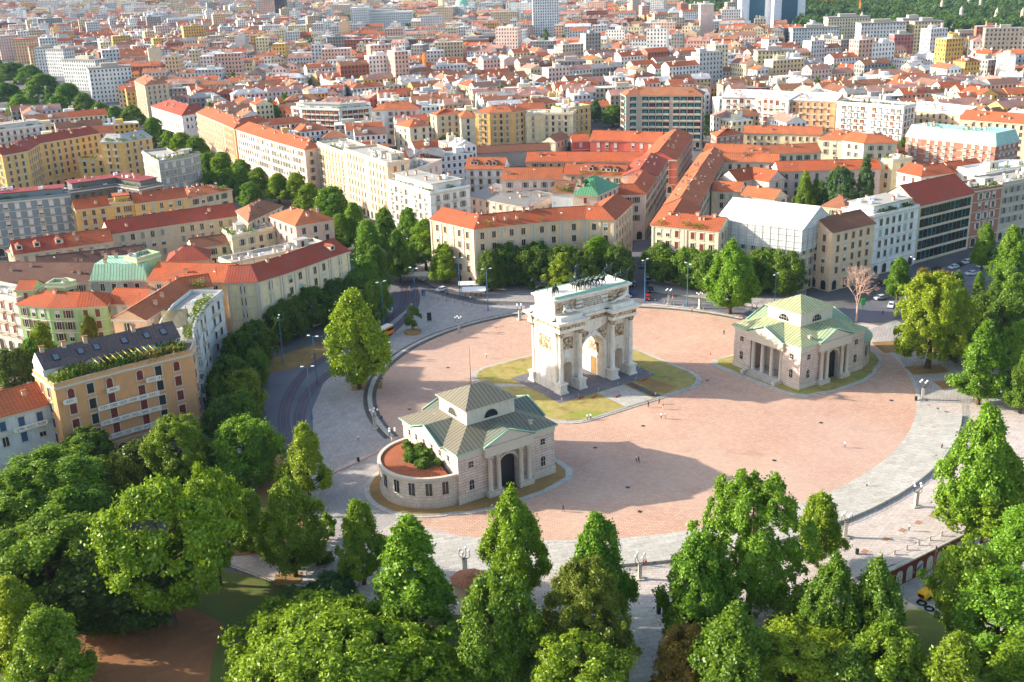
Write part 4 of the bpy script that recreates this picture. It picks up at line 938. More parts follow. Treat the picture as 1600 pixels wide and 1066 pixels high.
    if rest:
        mm = MB()
        for d_, x, y, z, ang, kk in rest:
            ca, sa = math.cos(ang), math.sin(ang); w2, h2 = .55*ww, 1.8*wh
            if kk[0] in ('office', 'loggia'): w2, h2 = .5*ww, wh
            q = lambda u, d, v: (x+ca*u+sa*d, y+sa*u-ca*d, z+v)
            mm.face([q(-w2, .05, 0), q(w2, .05, 0), q(w2, .05, h2), q(-w2, .05, h2)], 'glass' if kk[0] != 'closed' else 'paint', SH[kk[1]])
            mm.face([q(-w2-.2, .2, -.15), q(w2+.2, .2, -.15), q(w2+.2, .2, 0), q(-w2-.2, .2, 0)], 'trim')
        part('window', mm, wo, kind='stuff')
    # balconies: (segment, from, to, floor)
    for sgi, t0, t1, f_ in balc:
        a, b = segs[sgi]; L = math.dist(a, b); ang = math.atan2(b[1]-a[1], b[0]-a[0]); nx, ny = (b[1]-a[1])/L, -(b[0]-a[0])/L
        q = MB(); tm = (t0+t1)/2; c = (a[0]+(b[0]-a[0])*tm+nx*.55, a[1]+(b[1]-a[1])*tm+ny*.55); z = z00+f_*fl+.15; w_ = L*(t1-t0)
        q.obox(c, ang, w_, 1.3, z, z+.25, 'paint', lin('E4DCCB')); c2 = (c[0]+nx*.6, c[1]+ny*.6); q.obox(c2, ang, w_, .22, z+1.0, z+1.2, 'paint', lin('EAE2D2')); nb = max(2, int(w_/.45))
        for i in range(nb+1):
            u = (i/nb-.5)*(w_-.1); q.obox((c2[0]+math.cos(ang)*u, c2[1]+math.sin(ang)*u), ang, .16 if i % 5 else .5, .16, z+.25, z+1.0, 'paint', lin('E4DCCB'))
        part('balcony', q, T)
    # roof clutter
    ex = dict(extra or {}); 
    def on_roof(kind, cnt, tr=(.1, .9), dr=(.15, .85)):
        for _ in range(cnt):
            t_ = rnd.uniform(*tr)*(n-1); i = min(int(t_), n-2); t_ -= i; d = rnd.uniform(*dr); 
            pf = (F[i][0]*(1-t_)+F[i+1][0]*t_, F[i][1]*(1-t_)+F[i+1][1]*t_); pb = (B[i][0]*(1-t_)+B[i+1][0]*t_, B[i][1]*(1-t_)+B[i+1][1]*t_)
            x, y = pf[0]*(1-d)+pb[0]*d, pf[1]*(1-d)+pb[1]*d; ang = math.atan2(F[i+1][1]-F[i][1], F[i+1][0]-F[i][0])
            if roof in ('gable', 'hip'): z = h+rh*(1-abs(d-.5)*2)*.93
            elif roof == 'shed': z = h+rh*d
            elif roof == 'mansard': z = h+rh
            elif roof == 'terrace': z = h+3.15 if .25 < d < .9 else h
            else: z = h
            o = link(NAMEOF[kind], misc_mesh(kind), ro, (x-cx, y-cy_, z-base))
            if kind == 'skylight' and roof in ('gable', 'hip', 'shed'):
                sl_ = math.atan2(rh, depth/2); o.rotation_euler = (sl_ if d < .5 else -sl_, 0, ang); o.rotation_mode = 'XYZ'
            elif kind == 'dish': o.rotation_euler = (R(60), 0, rnd.uniform(-1, 1)+2.4)
            elif kind == 'plant': s_ = rnd.uniform(.8, 1.7); o.scale = (s_, s_, s_*.8); o.color = (.07+.05*rnd.random(), .16, .02, 1)
            else: o.rotation_euler = (0, 0, ang)
    dens = max(1, int(sum(math.dist(F[i], F[i+1]) for i in range(n-1))/6.5))
    on_roof('chimney' if roof != 'flat' else 'chimney2', ex.get('chimney', dens))
    on_roof('antenna', ex.get('antenna', dens//2)); on_roof('dish', ex.get('dish', dens//2))
    if roof in ('gable', 'hip'): on_roof('skylight', ex.get('skylight', dens), dr=(.12, .38)); on_roof('dormer', ex.get('dormer', 0), dr=(.2, .25))
    if roof in ('flat', 'terrace'): on_roof('hut', ex.get('hut', 1 if roof == 'flat' else 0), dr=(.4, .6)); on_roof('unit', ex.get('unit', dens//2+1)); on_roof('plant', ex.get('plant', dens), dr=(.05, .15))
    elif ex.get('plant'): on_roof('plant', ex['plant'], dr=(.02, .1))
    return T, F, B
# ------------------------------------------------------------------ houses one can tell apart
GR_L = 'houses left of the avenue'; GR_A = 'tall houses along the right side of the avenue'; GR_C = 'houses behind the arch'; GR_R = 'houses on the right of the piazza'
S = ('shut', 'g'); 
# --- left foreground
def terrace_house():
    T, F, B = bld('ochre corner house with planted roof terrace and pergola, beside the lower white house', [(85, 606), (190, 578), (298, 552), (303, 540)], 21, 13, 'flat', wall='orange', win=[('closed', 'r'), ('closed', 'd'), ('closed', 'r')], sp=4.4, fl=3.7, extra=dict(alt=1, plain=1, plant=0, chimney=0, hut=0, unit=0, dish=0, antenna=0), group=GR_L, ww=1.4, wh=1.25, balc=[(0, .55, 1.0, 3), (0, .55, 1.0, 2), (0, .55, 1.0, 1), (1, .0, .45, 3), (1, .0, .45, 2), (1, .0, .45, 1), (0, .08, .26, 4), (0, .72, .9, 4), (1, .3, .5, 4)])
    T.name = 'corner_house'
    m = MB(); P = [G(x, y, 24) for x, y in ((68, 560), (240, 520), (250, 490), (95, 528))]
    fl = [G(66, 562, 24), G(238, 522, 24)]
    T2 = MB(); a, b = F[0], F[1]
    i1 = miter(F[:3], 6.2); i2 = miter(F[:3], 12.2)
    T2.prism(i1+i2[::-1], 21.1, 23.6, 'wall', PAL['white']); part('penthouse', T2, T)
    T3 = MB(); o1, o2, md = miter(F[:3], 5.2), miter(F[:3], 12.9), miter(F[:3], 9.6)
    for i in range(2): T3.face([(*o1[i], 23.6), (*o1[i+1], 23.6), (*md[i+1], 26.8), (*md[i], 26.8)], 'roof', RPAL['slate']); T3.face([(*o2[i+1], 23.6), (*o2[i], 23.6), (*md[i], 26.8), (*md[i+1], 26.8)], 'roof', RPAL['slate'])
    T3.face([(*o1[2], 23.6), (*o2[2], 23.6), (*md[2], 26.8)], 'wall', PAL['white']); T3.face([(*o1[0], 23.6), (*o2[0], 23.6), (*md[0], 26.8)], 'wall', PAL['white'])
    r_ = part('slate_roof', T3, T)
    for t_ in (.12, .3, .42, .62, .78, .9):
        i = 0 if t_ < .5 else 1; u = t_*2-i; x = (o1[i][0]+md[i][0])/2*(1-u)+(o1[i+1][0]+md[i+1][0])/2*u; y = (o1[i][1]+md[i][1])/2*(1-u)+(o1[i+1][1]+md[i+1][1])/2*u
        o = link('skylight', misc_mesh('skylight'), r_, (x-T.location.x, y-T.location.y, 25.3)); o.rotation_euler = (math.atan2(3.2, 4.4), 0, math.atan2(F[1][1]-F[0][1], F[1][0]-F[0][0])); o.scale = (1.6, 1.5, 1)
    for t_ in (.05, .2, .35, .7): x = md[0][0]*(1-t_)+md[2][0]*t_; y = md[0][1]*(1-t_)+md[2][1]*t_; link('chimney', misc_mesh('chimney'), r_, (x-T.location.x, y-T.location.y, 26.6))
    pg = MB()
    for k in range(10):
        t_ = .35+.045*k; i = 0 if t_ < .5 else 1; u = t_*2-i; c0 = miter(F[:3], .8); c1 = miter(F[:3], 5.0)
        p0 = (c0[i][0]*(1-u)+c0[i+1][0]*u, c0[i][1]*(1-u)+c0[i+1][1]*u, 23.5); p1 = (c1[i][0]*(1-u)+c1[i+1][0]*u, c1[i][1]*(1-u)+c1[i+1][1]*u, 23.8); pg.tube(p0, p1, .12, n=4, mat='paint', col=lin('E8C860'))
    part('pergola', pg, T)
    pd = MB(); c = [G(x, y, 22.5) for x, y in ((253, 492), (293, 488), (295, 515), (256, 520))]
    for k in range(16):
        t_ = k/15; p0 = (c[0][0]*(1-t_)+c[3][0]*t_, c[0][1]*(1-t_)+c[3][1]*t_, 23.4); p1 = (c[1][0]*(1-t_)+c[2][0]*t_, c[1][1]*(1-t_)+c[2][1]*t_, 23.4); pd.tube(p0, p1, .13, n=4, mat='paint', col=lin('8A7A4A'))
    for q in c: pd.tube((*q, 21.2), (*q, 23.4), .12, n=4, mat='paint', col=lin('8A7A4A'))
    part('pergola', pd, T)
    pm = misc_mesh('plant')
    for _ in range(85):
        t_ = rnd.random()*2; i = int(t_); u = t_-i; d = rnd.uniform(.6, 5.0); c0 = miter(F[:3], d)
        o = link('terrace_plant', pm, T, (c0[i][0]*(1-u)+c0[i+1][0]*u-T.location.x, c0[i][1]*(1-u)+c0[i+1][1]*u-T.location.y, 21.1)); s_ = rnd.uniform(.8, 1.9); o.scale = (s_, s_, s_); o.color = rnd.choice([(.06, .15, .02, 1), (.16, .22, .02, 1), (.28, .2, .03, 1), (.32, .12, .07, 1), (.04, .08, .02, 1)])
terrace_house()
bld('grey-white curved wing with ivy-hung balconies and a flat terrace roof, behind the ochre corner house', [(304, 538), (302, 520), (308, 500), (323, 478), (347, 458)], 21, 9, 'flat', 3, 'greywhite', 'grey', [('balc', 'd'), ('closed', 'd')], 4.2, 3.7, group=GR_L, extra=dict(alt=1, plant=30, hut=0, chimney=0), balc=[(1, .1, .9, 4), (1, .1, .9, 2), (3, .1, .7, 3)])
bld('low white house with terracotta roof and blue shutters at the left edge', [(-60, 668), (88, 628)], 15.5, 13, 'gable', 3.5, 'greywhite', 'orange2', ('closed', 'u'), 4.0, 3.7, group=GR_L, balc=[(0, .5, .85, 2)])
bld('curved cream corner house with red roof behind the dark lime trees', [(353, 442), (403, 440), (440, 429), (480, 415), (515, 402), (545, 392)], 20, 13, 'gable', 3.4, 'pale', 'red', ('open', 'l'), 4.2, 3.7, group=GR_L, pil=4.2, extra=dict(skylight=7, dormer=1, chimney=4))
bld('peach house with broad orange roof joining the curved cream house', [(231, 438), (353, 441)], 20, 15, 'gable', 3.6, 'peach', 'orange', ('shut', 'l'), 3.6, 3.6, group=GR_L, extra=dict(skylight=6, chimney=2))
bld('house with mint green metal mansard roof and dormer openings', [(141, 438), (231, 437)], 19, 13, 'mansard', 4.6, 'grey', 'mint', ('closed', 'd'), 3.6, 3.6, group=GR_L, extra=dict(chimney=3, dish=3))
bld('square mint green roof tower with antennas behind the mansard house', [(214, 408), (250, 398)], 24.5, 6, 'flat', 1, 'green', 'mint', S, 9, 9, group=GR_L, name='roof_tower', cat='tower', extra=dict(hut=0, antenna=6, plant=0, unit=3))
bld('pale green house with orange hipped roof and boxy stair tower', [(27, 475), (75, 480), (118, 480), (165, 477)], 16.5, 11, 'hip', 3, 'green', 'orange', ('shut', 'b'), 3.3, 3.5, group=GR_L, extra=dict(chimney=2))
bld('flat-topped pale green stair tower rising from the green house', [(72, 447), (100, 447), (119, 442)], 21, 5, 'flat', 1, 'green', 'grey', ('closed', 'd'), 6, 4, group=GR_L, name='stair_tower', cat='tower', extra=dict(hut=0, plant=0, chimney=1, unit=0))
bld('small green attic house with little orange roof above the green house', [(26, 452), (52, 452)], 20, 6, 'gable', 2, 'green', 'orange', ('closed', 'b'), 4, 3.5, group=GR_L, extra=dict(chimney=0, skylight=0))
bld('pale grey courtyard house with orange roof between green house and slate roof', [(166, 474), (222, 476)], 15.5, 12, 'gable', 3, 'greywhite', 'orange', ('closed', 'l'), 3.2, 3.5, group=GR_L)
bld('narrow orange-roofed wing with skylights behind the pergola', [(226, 500), (300, 452), (332, 447)], 21.5, 9, 'gable', 2.6, 'peach', 'orange2', S, 4, 3.5, group=GR_L, extra=dict(skylight=5, plant=4))
bld('house with long dark brown weathered roof at the left edge', [(-70, 440), (142, 441)], 15.5, 18, 'gable', 4, 'stone', 'dark', ('shut', 'b'), 3.5, 3.5, group=GR_L, extra=dict(skylight=3, chimney=6, dish=2))
bld('house with second dark brown roof behind the mint mansard', [(60, 425), (228, 405)], 15.5, 13, 'gable', 3.6, 'stone', 'dark', ('shut', 'b'), 3.5, 3.5, group=GR_L, extra=dict(skylight=0, chimney=14))
bld('pink-grey house with small balconies at the left edge below the dark roof', [(-60, 452), (26, 470)], 17, 9, 'flat', 3, 'lpink', 'grey', ('balc', 'r'), 4, 3.6, group=GR_L)
bld('beige house with orange-red roof and four dark dormers', [(22, 398), (107, 386)], 17, 12, 'gable', 3.6, 'beige', 'red', ('closed', 'y'), 3.5, 3.5, group=GR_L, extra=dict(dormer=4, skylight=0))
bld('beige house with smooth orange roof beside the dormered roof', [(107, 386), (176, 377)], 17, 12, 'gable', 3.6, 'beige', 'orange', ('closed', 'y'), 3.5, 3.5, group=GR_L)
bld('beige house with very long straight red roof and a row of skylights', [(172, 366), (270, 351), (372, 337)], 17.5, 12, 'gable', 3.8, 'beige', 'red', ('closed', 'y'), 3.6, 3.6, group=GR_L, extra=dict(skylight=12, chimney=5))
bld('yellow house with orange roof and glass terrace behind the long red roof', [(118, 328), (172, 321)], 18, 10, 'gable', 3.2, 'yellow', 'orange', ('balc', 'b'), 3.6, 3.5, group=GR_L)
bld('yellow house with striped awning terrace, middle of the yellow row', [(172, 321), (210, 317)], 18, 10, 'terrace', 3.2, 'yellow', 'orange', ('shut', 'b'), 3.6, 3.5, group=GR_L)
bld('yellow house with orange roof at the right end of the yellow row', [(210, 318), (292, 308)], 18, 10, 'gable', 3.2, 'yellow', 'orange', ('shut', 'l'), 3.6, 3.5, group=GR_L)
bld('cluster house with pink dishes on broken orange roofs beside the avenue trees', [(292, 310), (362, 296)], 16, 16, 'hip', 2.5, 'peach', 'orange2', S, 3.5, 3.5, group=GR_L, extra=dict(dish=9, chimney=6, plant=3))
bld('blue-grey apartment block with white balconies and dark red roof', [(-60, 322), (108, 306)], 22, 12, 'terrace', 3, 'bluegrey', 'crimson', [('balc', 'w'), ('closed', 'w'), ('closed', 'w')], 4.2, 3.4, group=GR_L, extra=dict(alt=1, plant=14), ww=1.3)
bld('dark flat-roofed block with glass penthouse behind the yellow row', [(108, 300), (180, 290), (217, 296)], 19, 12, 'terrace', 3, 'darkgrey', 'crimson', ('office', 'y'), 3.4, 3.4, group=GR_L, ww=2, wh=2, extra=dict(plant=8))
bld('low orange-roofed court house squeezed under the blue-grey block', [(50, 398), (122, 378)], 12, 14, 'hip', 3, 'peach', 'orange2', S, 3.5, 3.5, group=GR_L, extra=dict(dish=6))
bld('ochre yellow apartment block with red roofs at the left edge', [(3, 243), (42, 236), (62, 224), (155, 208)], 24, 13, 'gable', 3, 'yellow', 'red', [('closed', 'b'), ('balc', 'b'), ('closed', 'g')], 3.8, 3.5, group=GR_L, extra=dict(alt=1))
bld('ochre block with roof garden and blank gable by the avenue', [(157, 222), (190, 222), (237, 214)], 24, 14, 'gable', 3, 'yellow', 'lightgrey', [('closed', 'b'), ('balc', 'b')], 4, 3.5, group=GR_L, extra=dict(plant=12))
bld('low ochre annex with hedge-topped terrace in front of the ochre block', [(122, 250), (178, 247)], 15, 9, 'flat', 3, 'yellow', 'grey', ('closed', 'd'), 4, 3.6, group=GR_L, extra=dict(plant=16, hut=0))
bld('dark grey apartment block with roof garden beside the avenue', [(222, 238), (248, 254), (294, 246), (312, 240)], 22, 12, 'flat', 3, 'grey', 'grey', [('closed', 'w'), ('closed', 'y')], 4.4, 3.5, group=GR_L, extra=dict(plant=18, hut=2), ww=1.4)
bld('terraced white house with awnings above the ochre block, left edge', [(-60, 212), (70, 196)], 20, 14, 'terrace', 3, 'greywhite', 'grey', ('balc', 'r'), 3.8, 3.4, group=GR_L, extra=dict(plant=12))
bld('beige house with brown hipped roof and white balconies', [(370, 330), (388, 347), (440, 322)], 20, 11, 'hip', 3.4, 'cream', 'tan', ('balc', 'b'), 4, 3.5, group=GR_L, extra=dict(dish=3))
bld('pink and cream house with orange hipped roof next to the tall trees', [(422, 338), (462, 353), (521, 343)], 21, 13, 'hip', 3.4, 'pink', 'orange2', ('closed', 'd'), 4.4, 3.7, group=GR_L, ww=1.2, extra=dict(skylight=6))
bld('yellow house with flat planted roof below the beige hipped roof', [(348, 360), (362, 372), (436, 356)], 17, 9, 'flat', 3, 'pale', 'grey', ('shut', 'l'), 3.8, 3.7, group=GR_L, extra=dict(plant=10))
bld('low yellow house with green shutters under a brown roof', [(301, 388), (362, 380)], 14, 10, 'gable', 2.5, 'pale', 'brown', ('shut', 'g'), 4, 3.5, group=GR_L)
bld('dark red hipped roof house behind the broad orange roof', [(262, 410), (325, 405)], 16, 12, 'hip', 3.6, 'peach', 'red', S, 4, 3.5, group=GR_L)
bld('flat grey roof house with white chimneys behind the red curved roof', [(362, 414), (510, 383)], 19, 9, 'flat', 3, 'stone', 'grey', S, 4, 3.5, group=GR_L, extra=dict(chimney=9, plant=0))
# --- avenue, right side, far to near
bld('pale corner block with big white gable wall above the avenue trees', [(210, 126), (226, 134), (262, 130)], 27, 18, 'gable', 4, 'beige', 'tan', ('balc', 'b'), 4, 3.5, group=GR_A)
bld('three-storey white palace with red hipped roof beside the avenue', [(236, 166), (284, 181), (312, 176)], 18, 20, 'hip', 4.5, 'white', 'red', ('closed', 'd'), 3.6, 4.4, group=GR_A, extra=dict(skylight=0))
bld('beige house with dark balconies, farthest of the avenue facade row', [(307, 176), (348, 193)], 23, 15, 'gable', 3.2, 'peach', 'orange2', ('balc', 'b'), 3.4, 3.8, group=GR_A)
bld('orange brick house between the beige and the white avenue palaces', [(348, 193), (366, 201), (420, 190)], 23, 15, 'gable', 3.2, 'orange', 'orange', ('balc', 'b'), 3.4, 3.8, group=GR_A)
bld('long white avenue palace with orange roof and rows of small windows', [(369, 202), (420, 218), (476, 234), (495, 231)], 23, 15, 'gable', 3.2, 'lpink', 'orange', ('shut', 'y'), 3.3, 3.9, group=GR_A, extra=dict(skylight=2))
bld('cream avenue house with stacked cream balconies', [(496, 224), (538, 240)], 25, 15, 'flat', 3, 'pale', 'grey', ('balc', 'o'), 4.2, 3.7, group=GR_A, extra=dict(hut=2))
bld('tall avenue house with orange vertical stripes and cream parapet', [(538, 234), (572, 246), (605, 257), (640, 252)], 27, 16, 'flat', 3, 'peach', 'grey', [('closed', 'o'), ('shut', 'w')], 3.6, 3.7, group=GR_A, extra=dict(alt=1, hut=2, plant=0))
bld('white avenue house with roof garden, nearest of the tall row', [(605, 283), (640, 293), (672, 303), (734, 292)], 24, 14, 'terrace', 3, 'white', 'grey', [('balc', 'y'), ('shut', 'y')], 3.8, 3.7, group=GR_A, extra=dict(alt=1, plant=14))
bld('house with dark brown roof crowded with chimneys behind the avenue row', [(640, 250), (650, 266), (684, 250)], 20, 15, 'hip', 3.5, 'peach', 'dark', ('closed', 'b'), 4, 3.6, group=GR_A, extra=dict(chimney=14, dish=0))
bld('pink rooftop block with water tanks behind the striped avenue house', [(606, 262), (645, 268), (690, 252)], 23, 14, 'flat', 3, 'lpink', 'grey', ('closed', 'y'), 5, 4, group=GR_A, extra=dict(hut=2, unit=8, plant=3))
# --- centre
bld('curved yellow corner palace with orange roof directly behind the arch', [(672, 342), (706, 350), (741, 358), (783, 353), (833, 348), (878, 344), (915, 342), (960, 344), (988, 317)], 21, 12, 'gable', 3.2, 'peach', 'orange', ('open', 'l'), 4.2, 4.0, group=GR_C, pil=4.2, cap=100, extra=dict(skylight=10, dish=12, chimney=10, plant=2))
bld('house with bright green copper pyramid roof and glass lights', [(896, 304), (933, 305), (966, 290)], 22, 14, 'hip', 4.8, 'stone', 'green', ('closed', 'r'), 4, 3.6, group=GR_C, extra=dict(skylight=6, dish=0))
bld('white gable house with brick chimney stack beside the green pyramid roof', [(862, 301), (895, 302)], 18, 14, 'gable', 3.5, 'greywhite', 'brown', ('closed', 'y'), 9, 9, group=GR_C, extra=dict(chimney=7, plant=4))
bld('grey sheet-metal roofed workshop beside the white courtyard house', [(730, 306), (826, 324)], 12, 17, 'shed', 2.5, 'pink', 'grey', ('closed', 'y'), 4, 3.6, group=GR_C, extra=dict(dish=5), name='workshop', cat='workshop')
bld('white courtyard house with orange hip roof and grey shutters', [(784, 281), (808, 281), (878, 280)], 19, 13, 'gable', 4, 'lpink', 'orange2', ('shut', 'y'), 4, 3.6, group=GR_C)
bld('cream house with two pairs of arched dormers and long balconies', [(727, 264), (788, 264)], 17, 13, 'gable', 4.2, 'white', 'orange2', ('balc', 'b'), 4, 3.6, group=GR_C, extra=dict(dormer=4, skylight=0))
bld('long orange-roofed wing with dormers and roof garden in the courtyard', [(880, 272), (925, 273), (975, 275)], 18, 13, 'gable', 3.5, 'peach', 'orange', S, 4, 3.6, group=GR_C, extra=dict(dormer=5, dish=5, plant=4))
bld('pink street house with striped skylights on its orange roof', [(940, 306), (1008, 303), (1026, 276)], 18.5, 10, 'gable', 3.2, 'lpink', 'orange', ('shut', 'b'), 3.4, 3.6, group=GR_C, extra=dict(skylight=12))
bld('narrow orange-roofed house along the left side of the side street', [(1026, 276), (1042, 250)], 19, 14, 'gable', 3.2, 'pink', 'red', ('shut', 'b'), 3.4, 3.6, group=GR_C, extra=dict(skylight=8, dish=4))
bld('long bright red-orange walled barrack wing facing the side street', [(1056, 250), (1082, 212)], 16, 16, 'gable', 4, 'red', 'orange', ('closed', 'd'), 4, 3.7, group=GR_C, extra=dict(dish=0, skylight=2))
bld('red-walled wing with white windows and smooth orange roof, long side to the arch', [(922, 219), (975, 220), (1030, 222)], 14, 15, 'gable', 4, 'red', 'orange', ('closed', 'w'), 4.6, 3.9, group=GR_C, extra=dict(dish=0, skylight=0), ww=1.2)
bld('very long smooth orange roof in front of the red wing', [(822, 252), (900, 252), (1010, 252)], 12.5, 13, 'gable', 3.5, 'orange', 'orange', S, 4, 3.6, group=GR_C, extra=dict(dish=4, skylight=1, plant=0))
bld('small brown-roofed shed row in front of the yellow apartment houses', [(738, 240), (860, 234)], 8, 10, 'gable', 3, 'stone', 'brown', ('closed', 'd'), 5, 3.6, group=GR_C, extra=dict(dish=0, skylight=0, chimney=0))
bld('small red hipped roof annex left of the red wing', [(894, 221), (921, 220)], 9, 12, 'gable', 3, 'red', 'orange', ('closed', 'w'), 5, 3.6, group=GR_C, extra=dict(dish=0, skylight=0, chimney=0))
bld('pale house with grey-green hip roof, small, right of dark-roofed avenue house', [(868, 222), (888, 214)], 9, 8, 'gable', 3, 'cream', 'tan', ('closed', 'd'), 5, 3.6, group=GR_C, extra=dict(dish=0, skylight=0, chimney=0))
yel = 'yellow apartment houses in the middle distance'
bld('cream house with orange hipped roof left of the yellow houses', [(618, 195), (640, 199), (670, 196)], 20, 12, 'hip', 3.2, 'cream', 'orange2', ('closed', 'd'), 5, 3.6, group=yel)
bld('grey palace with orange hip roof and rows of shutters', [(580, 172), (600, 172), (656, 170)], 21, 15, 'hip', 3.6, 'greywhite', 'orange2', ('shut', 'y'), 3.6, 3.8, group=yel)
bld('cream block with dark balconies and orange roof, left of the yellow blocks', [(672, 178), (682, 180), (722, 178)], 21, 14, 'hip', 3, 'beige', 'orange2', [('balc', 'g'), ('closed', 'b')], 4, 3.5, group=yel)
bld('cream block with blank wall at the left end of the yellow blocks', [(720, 184), (742, 183)], 22, 14, 'hip', 3, 'cream', 'orange2', ('closed', 'd'), 6, 3.5, group=yel)
bld('bright yellow apartment block with orange roof and open balconies', [(742, 175), (765, 176), (800, 175), (822, 172)], 22.5, 14, 'hip', 3, 'yellow', 'orange2', [('balc', 'y'), ('closed', 'd')], 3.6, 3.5, group=yel, extra=dict(alt=1))
bld('yellow and white block with white balcony stacks, right of the bright yellow one', [(822, 180), (843, 178), (895, 178)], 20, 13, 'flat', 3, 'pale', 'white', [('balc', 'y'), ('closed', 'd')], 3.8, 3.5, group=yel, extra=dict(alt=1))
bld('ochre-flanked block with white flat roof at the right end of the yellow row', [(862, 168), (880, 172), (922, 166)], 21, 12, 'flat', 3, 'yellow', 'white', [('balc', 'y'), ('closed', 'd')], 3.8, 3.5, group=yel)
bld('apartment block with red and orange blinds in a white concrete grid', [(455, 168), (470, 170), (530, 172), (580, 168)], 21, 13, 'terrace', 3, 'greywhite', 'grey', [('loggia', 'r'), ('loggia', 'o'), ('loggia', 'r')], 3.4, 3.3, group=yel, ww=3.0, wh=2.7, extra=dict(plant=14))
bld('eight-storey block with teal and red loggias and grey hipped roof', [(978, 150), (1000, 149), (1050, 149), (1098, 149)], 30, 14, 'hip', 4, 'stone', 'tan', [('loggia', 't'), ('loggia', 't'), ('loggia', 'r')], 4.0, 3.6, group=yel, ww=3.5, wh=2.9, extra=dict(chimney=2, dish=0))
bld('long white block with grey balconies and flat white roof, right of the side street', [(1128, 152), (1180, 153), (1232, 157)], 24, 14, 'shed', 3, 'white', 'white', [('loggia', 'o'), ('balc', 'r'), ('loggia', 'y')], 4.0, 3.5, group=yel, ww=2.0, wh=2.2)
bld('orange-walled block with green plants on balconies and white roof', [(1232, 156), (1306, 159)], 24, 14, 'shed', 3, 'orange', 'white', [('balc', 'b'), ('closed', 'b')], 4.0, 3.5, group=yel)
bld('yellow and white gridded block with hedge along its roof edge', [(1308, 161), (1360, 164), (1412, 168)], 25, 14, 'flat', 3, 'white', 'grey', [('loggia', 'y'), ('loggia', 'w'), ('loggia', 'o')], 3.6, 3.5, group=yel, ww=2.2, wh=2.4, extra=dict(plant=26))
bld('peach block with awnings and white curved roof right of the hedge roof block', [(1412, 170), (1500, 180)], 20, 14, 'shed', 3, 'peach', 'white', ('balc', 'g'), 4.0, 3.5, group=yel)
bld('red-roofed peach block at the right edge behind the aqua roof', [(1500, 186), (1660, 198)], 20, 14, 'gable', 4, 'peach', 'orange2', ('closed', 'd'), 4.0, 3.5, group=yel)
# --- right of the side street
bld('corner palace with carved cream front and orange roof terraces', [(1038, 322), (1018, 351), (1070, 356), (1124, 361)], 20, 13, 'gable', 3.2, 'cream', 'orange', ('closed', 'r'), 3.2, 3.8, pil=6.4, group=GR_R, extra=dict(plant=4, dish=5))
bld('row house with tiled roof full of dishes along the right of the side street', [(1070, 276), (1038, 321)], 18, 12, 'gable', 3.2, 'cream', 'orange2', ('shut', 'b'), 3.4, 3.6, group=GR_R, extra=dict(dish=9, chimney=9))
bld('farther row house with tiled roof beside the side street', [(1096, 240), (1070, 275)], 16, 12, 'gable', 3.2, 'cream', 'orange2', ('shut', 'b'), 3.4, 3.6, group=GR_R, extra=dict(dish=7, chimney=7))
bld('courtyard house with orange roof and pale blue shutters behind the corner palace', [(1112, 298), (1158, 300)], 15, 11, 'gable', 3, 'cream', 'orange2', ('shut', 'l'), 3.6, 3.6, group=GR_R)
bld('steep orange hip roof house in the right courtyard', [(1152, 284), (1176, 280), (1202, 284)], 14, 11, 'gable', 4, 'lpink', 'orange', ('closed', 'd'), 5, 3.6, group=GR_R)
bld('orange-roofed wing just behind the scaffolded white roof', [(1158, 305), (1210, 312)], 14, 10, 'gable', 3, 'cream', 'orange2', S, 4, 3.6, group=GR_R)
bld('long cream house with green shutters and terracotta roof facing the cedar', [(1216, 268), (1290, 266), (1376, 264)], 16, 12, 'gable', 3.4, 'lpink', 'orange', ('closed', 'g'), 4.4, 3.7, group=GR_R)
bld('long terracotta-roofed house with dormer windows behind the cream wing', [(1130, 253), (1180, 253), (1215, 254)], 15, 12, 'gable', 3, 'cream', 'orange2', ('closed', 'b'), 4, 3.6, group=GR_R)
bld('broad plain terracotta roof facing the side street corner', [(1098, 238), (1190, 242), (1283, 238)], 13, 14, 'gable', 3.4, 'cream', 'orange2', S, 4, 3.6, group=GR_R, extra=dict(dish=2, skylight=0))
bld('cloister house with hipped tile roof and row of arched windows', [(1111, 208), (1120, 214), (1162, 209)], 15, 14, 'hip', 3.2, 'brick', 'orange2', ('half', 'w'), 3.6, 3.6, group=GR_R, ww=1.3)
bld('long pale yellow house with even dark windows behind the cloister', [(1162, 208), (1220, 209), (1282, 211)], 13, 11, 'gable', 3.4, 'pale', 'orange2', ('closed', 'b'), 3.6, 3.8, group=GR_R, extra=dict(dish=0, skylight=0))
bld('cream house with three roof lights and hipped tile roof, left of the aqua roof', [(1280, 217), (1316, 219), (1350, 224), (1402, 223)], 16, 13, 'hip', 3.6, 'cream', 'orange2', ('shut', 'y'), 4.4, 3.8, group=GR_R, extra=dict(skylight=7))
bld('plain yellow tower block end between tiled roofs and white terraces', [(1378, 250), (1395, 252), (1425, 248)], 19, 10, 'flat', 3, 'pale', 'white', ('closed', 'o'), 7, 4, group=GR_R, extra=dict(hut=0))
bld('brown-brick block with aqua copper mansard roof and white stair cylinders', [(1416, 212), (1440, 216), (1500, 222), (1556, 228), (1592, 220)], 17, 16, 'mansard', 5.5, 'brick', 'aqua', ('balc', 'w'), 4, 3.4, group=GR_R, extra=dict(skylight=0, plant=2), cap=80)
def cyl(px, py, n_):
    x, y = G(px, py, 10); m = MB(); m.lathe(x, y, [(3.4, 0), (3.4, 22.5)], 20, 'wall', PAL['white'], sm=True); m.lathe(x, y, [(3.4, 22.5), (2.6, 22.5), (2.6, 22.1), (0, 22.1)], 20, 'concrete')
    m.cut(); solo('stair_cylinder', m, n_, 'stair tower', (x, y, 0))
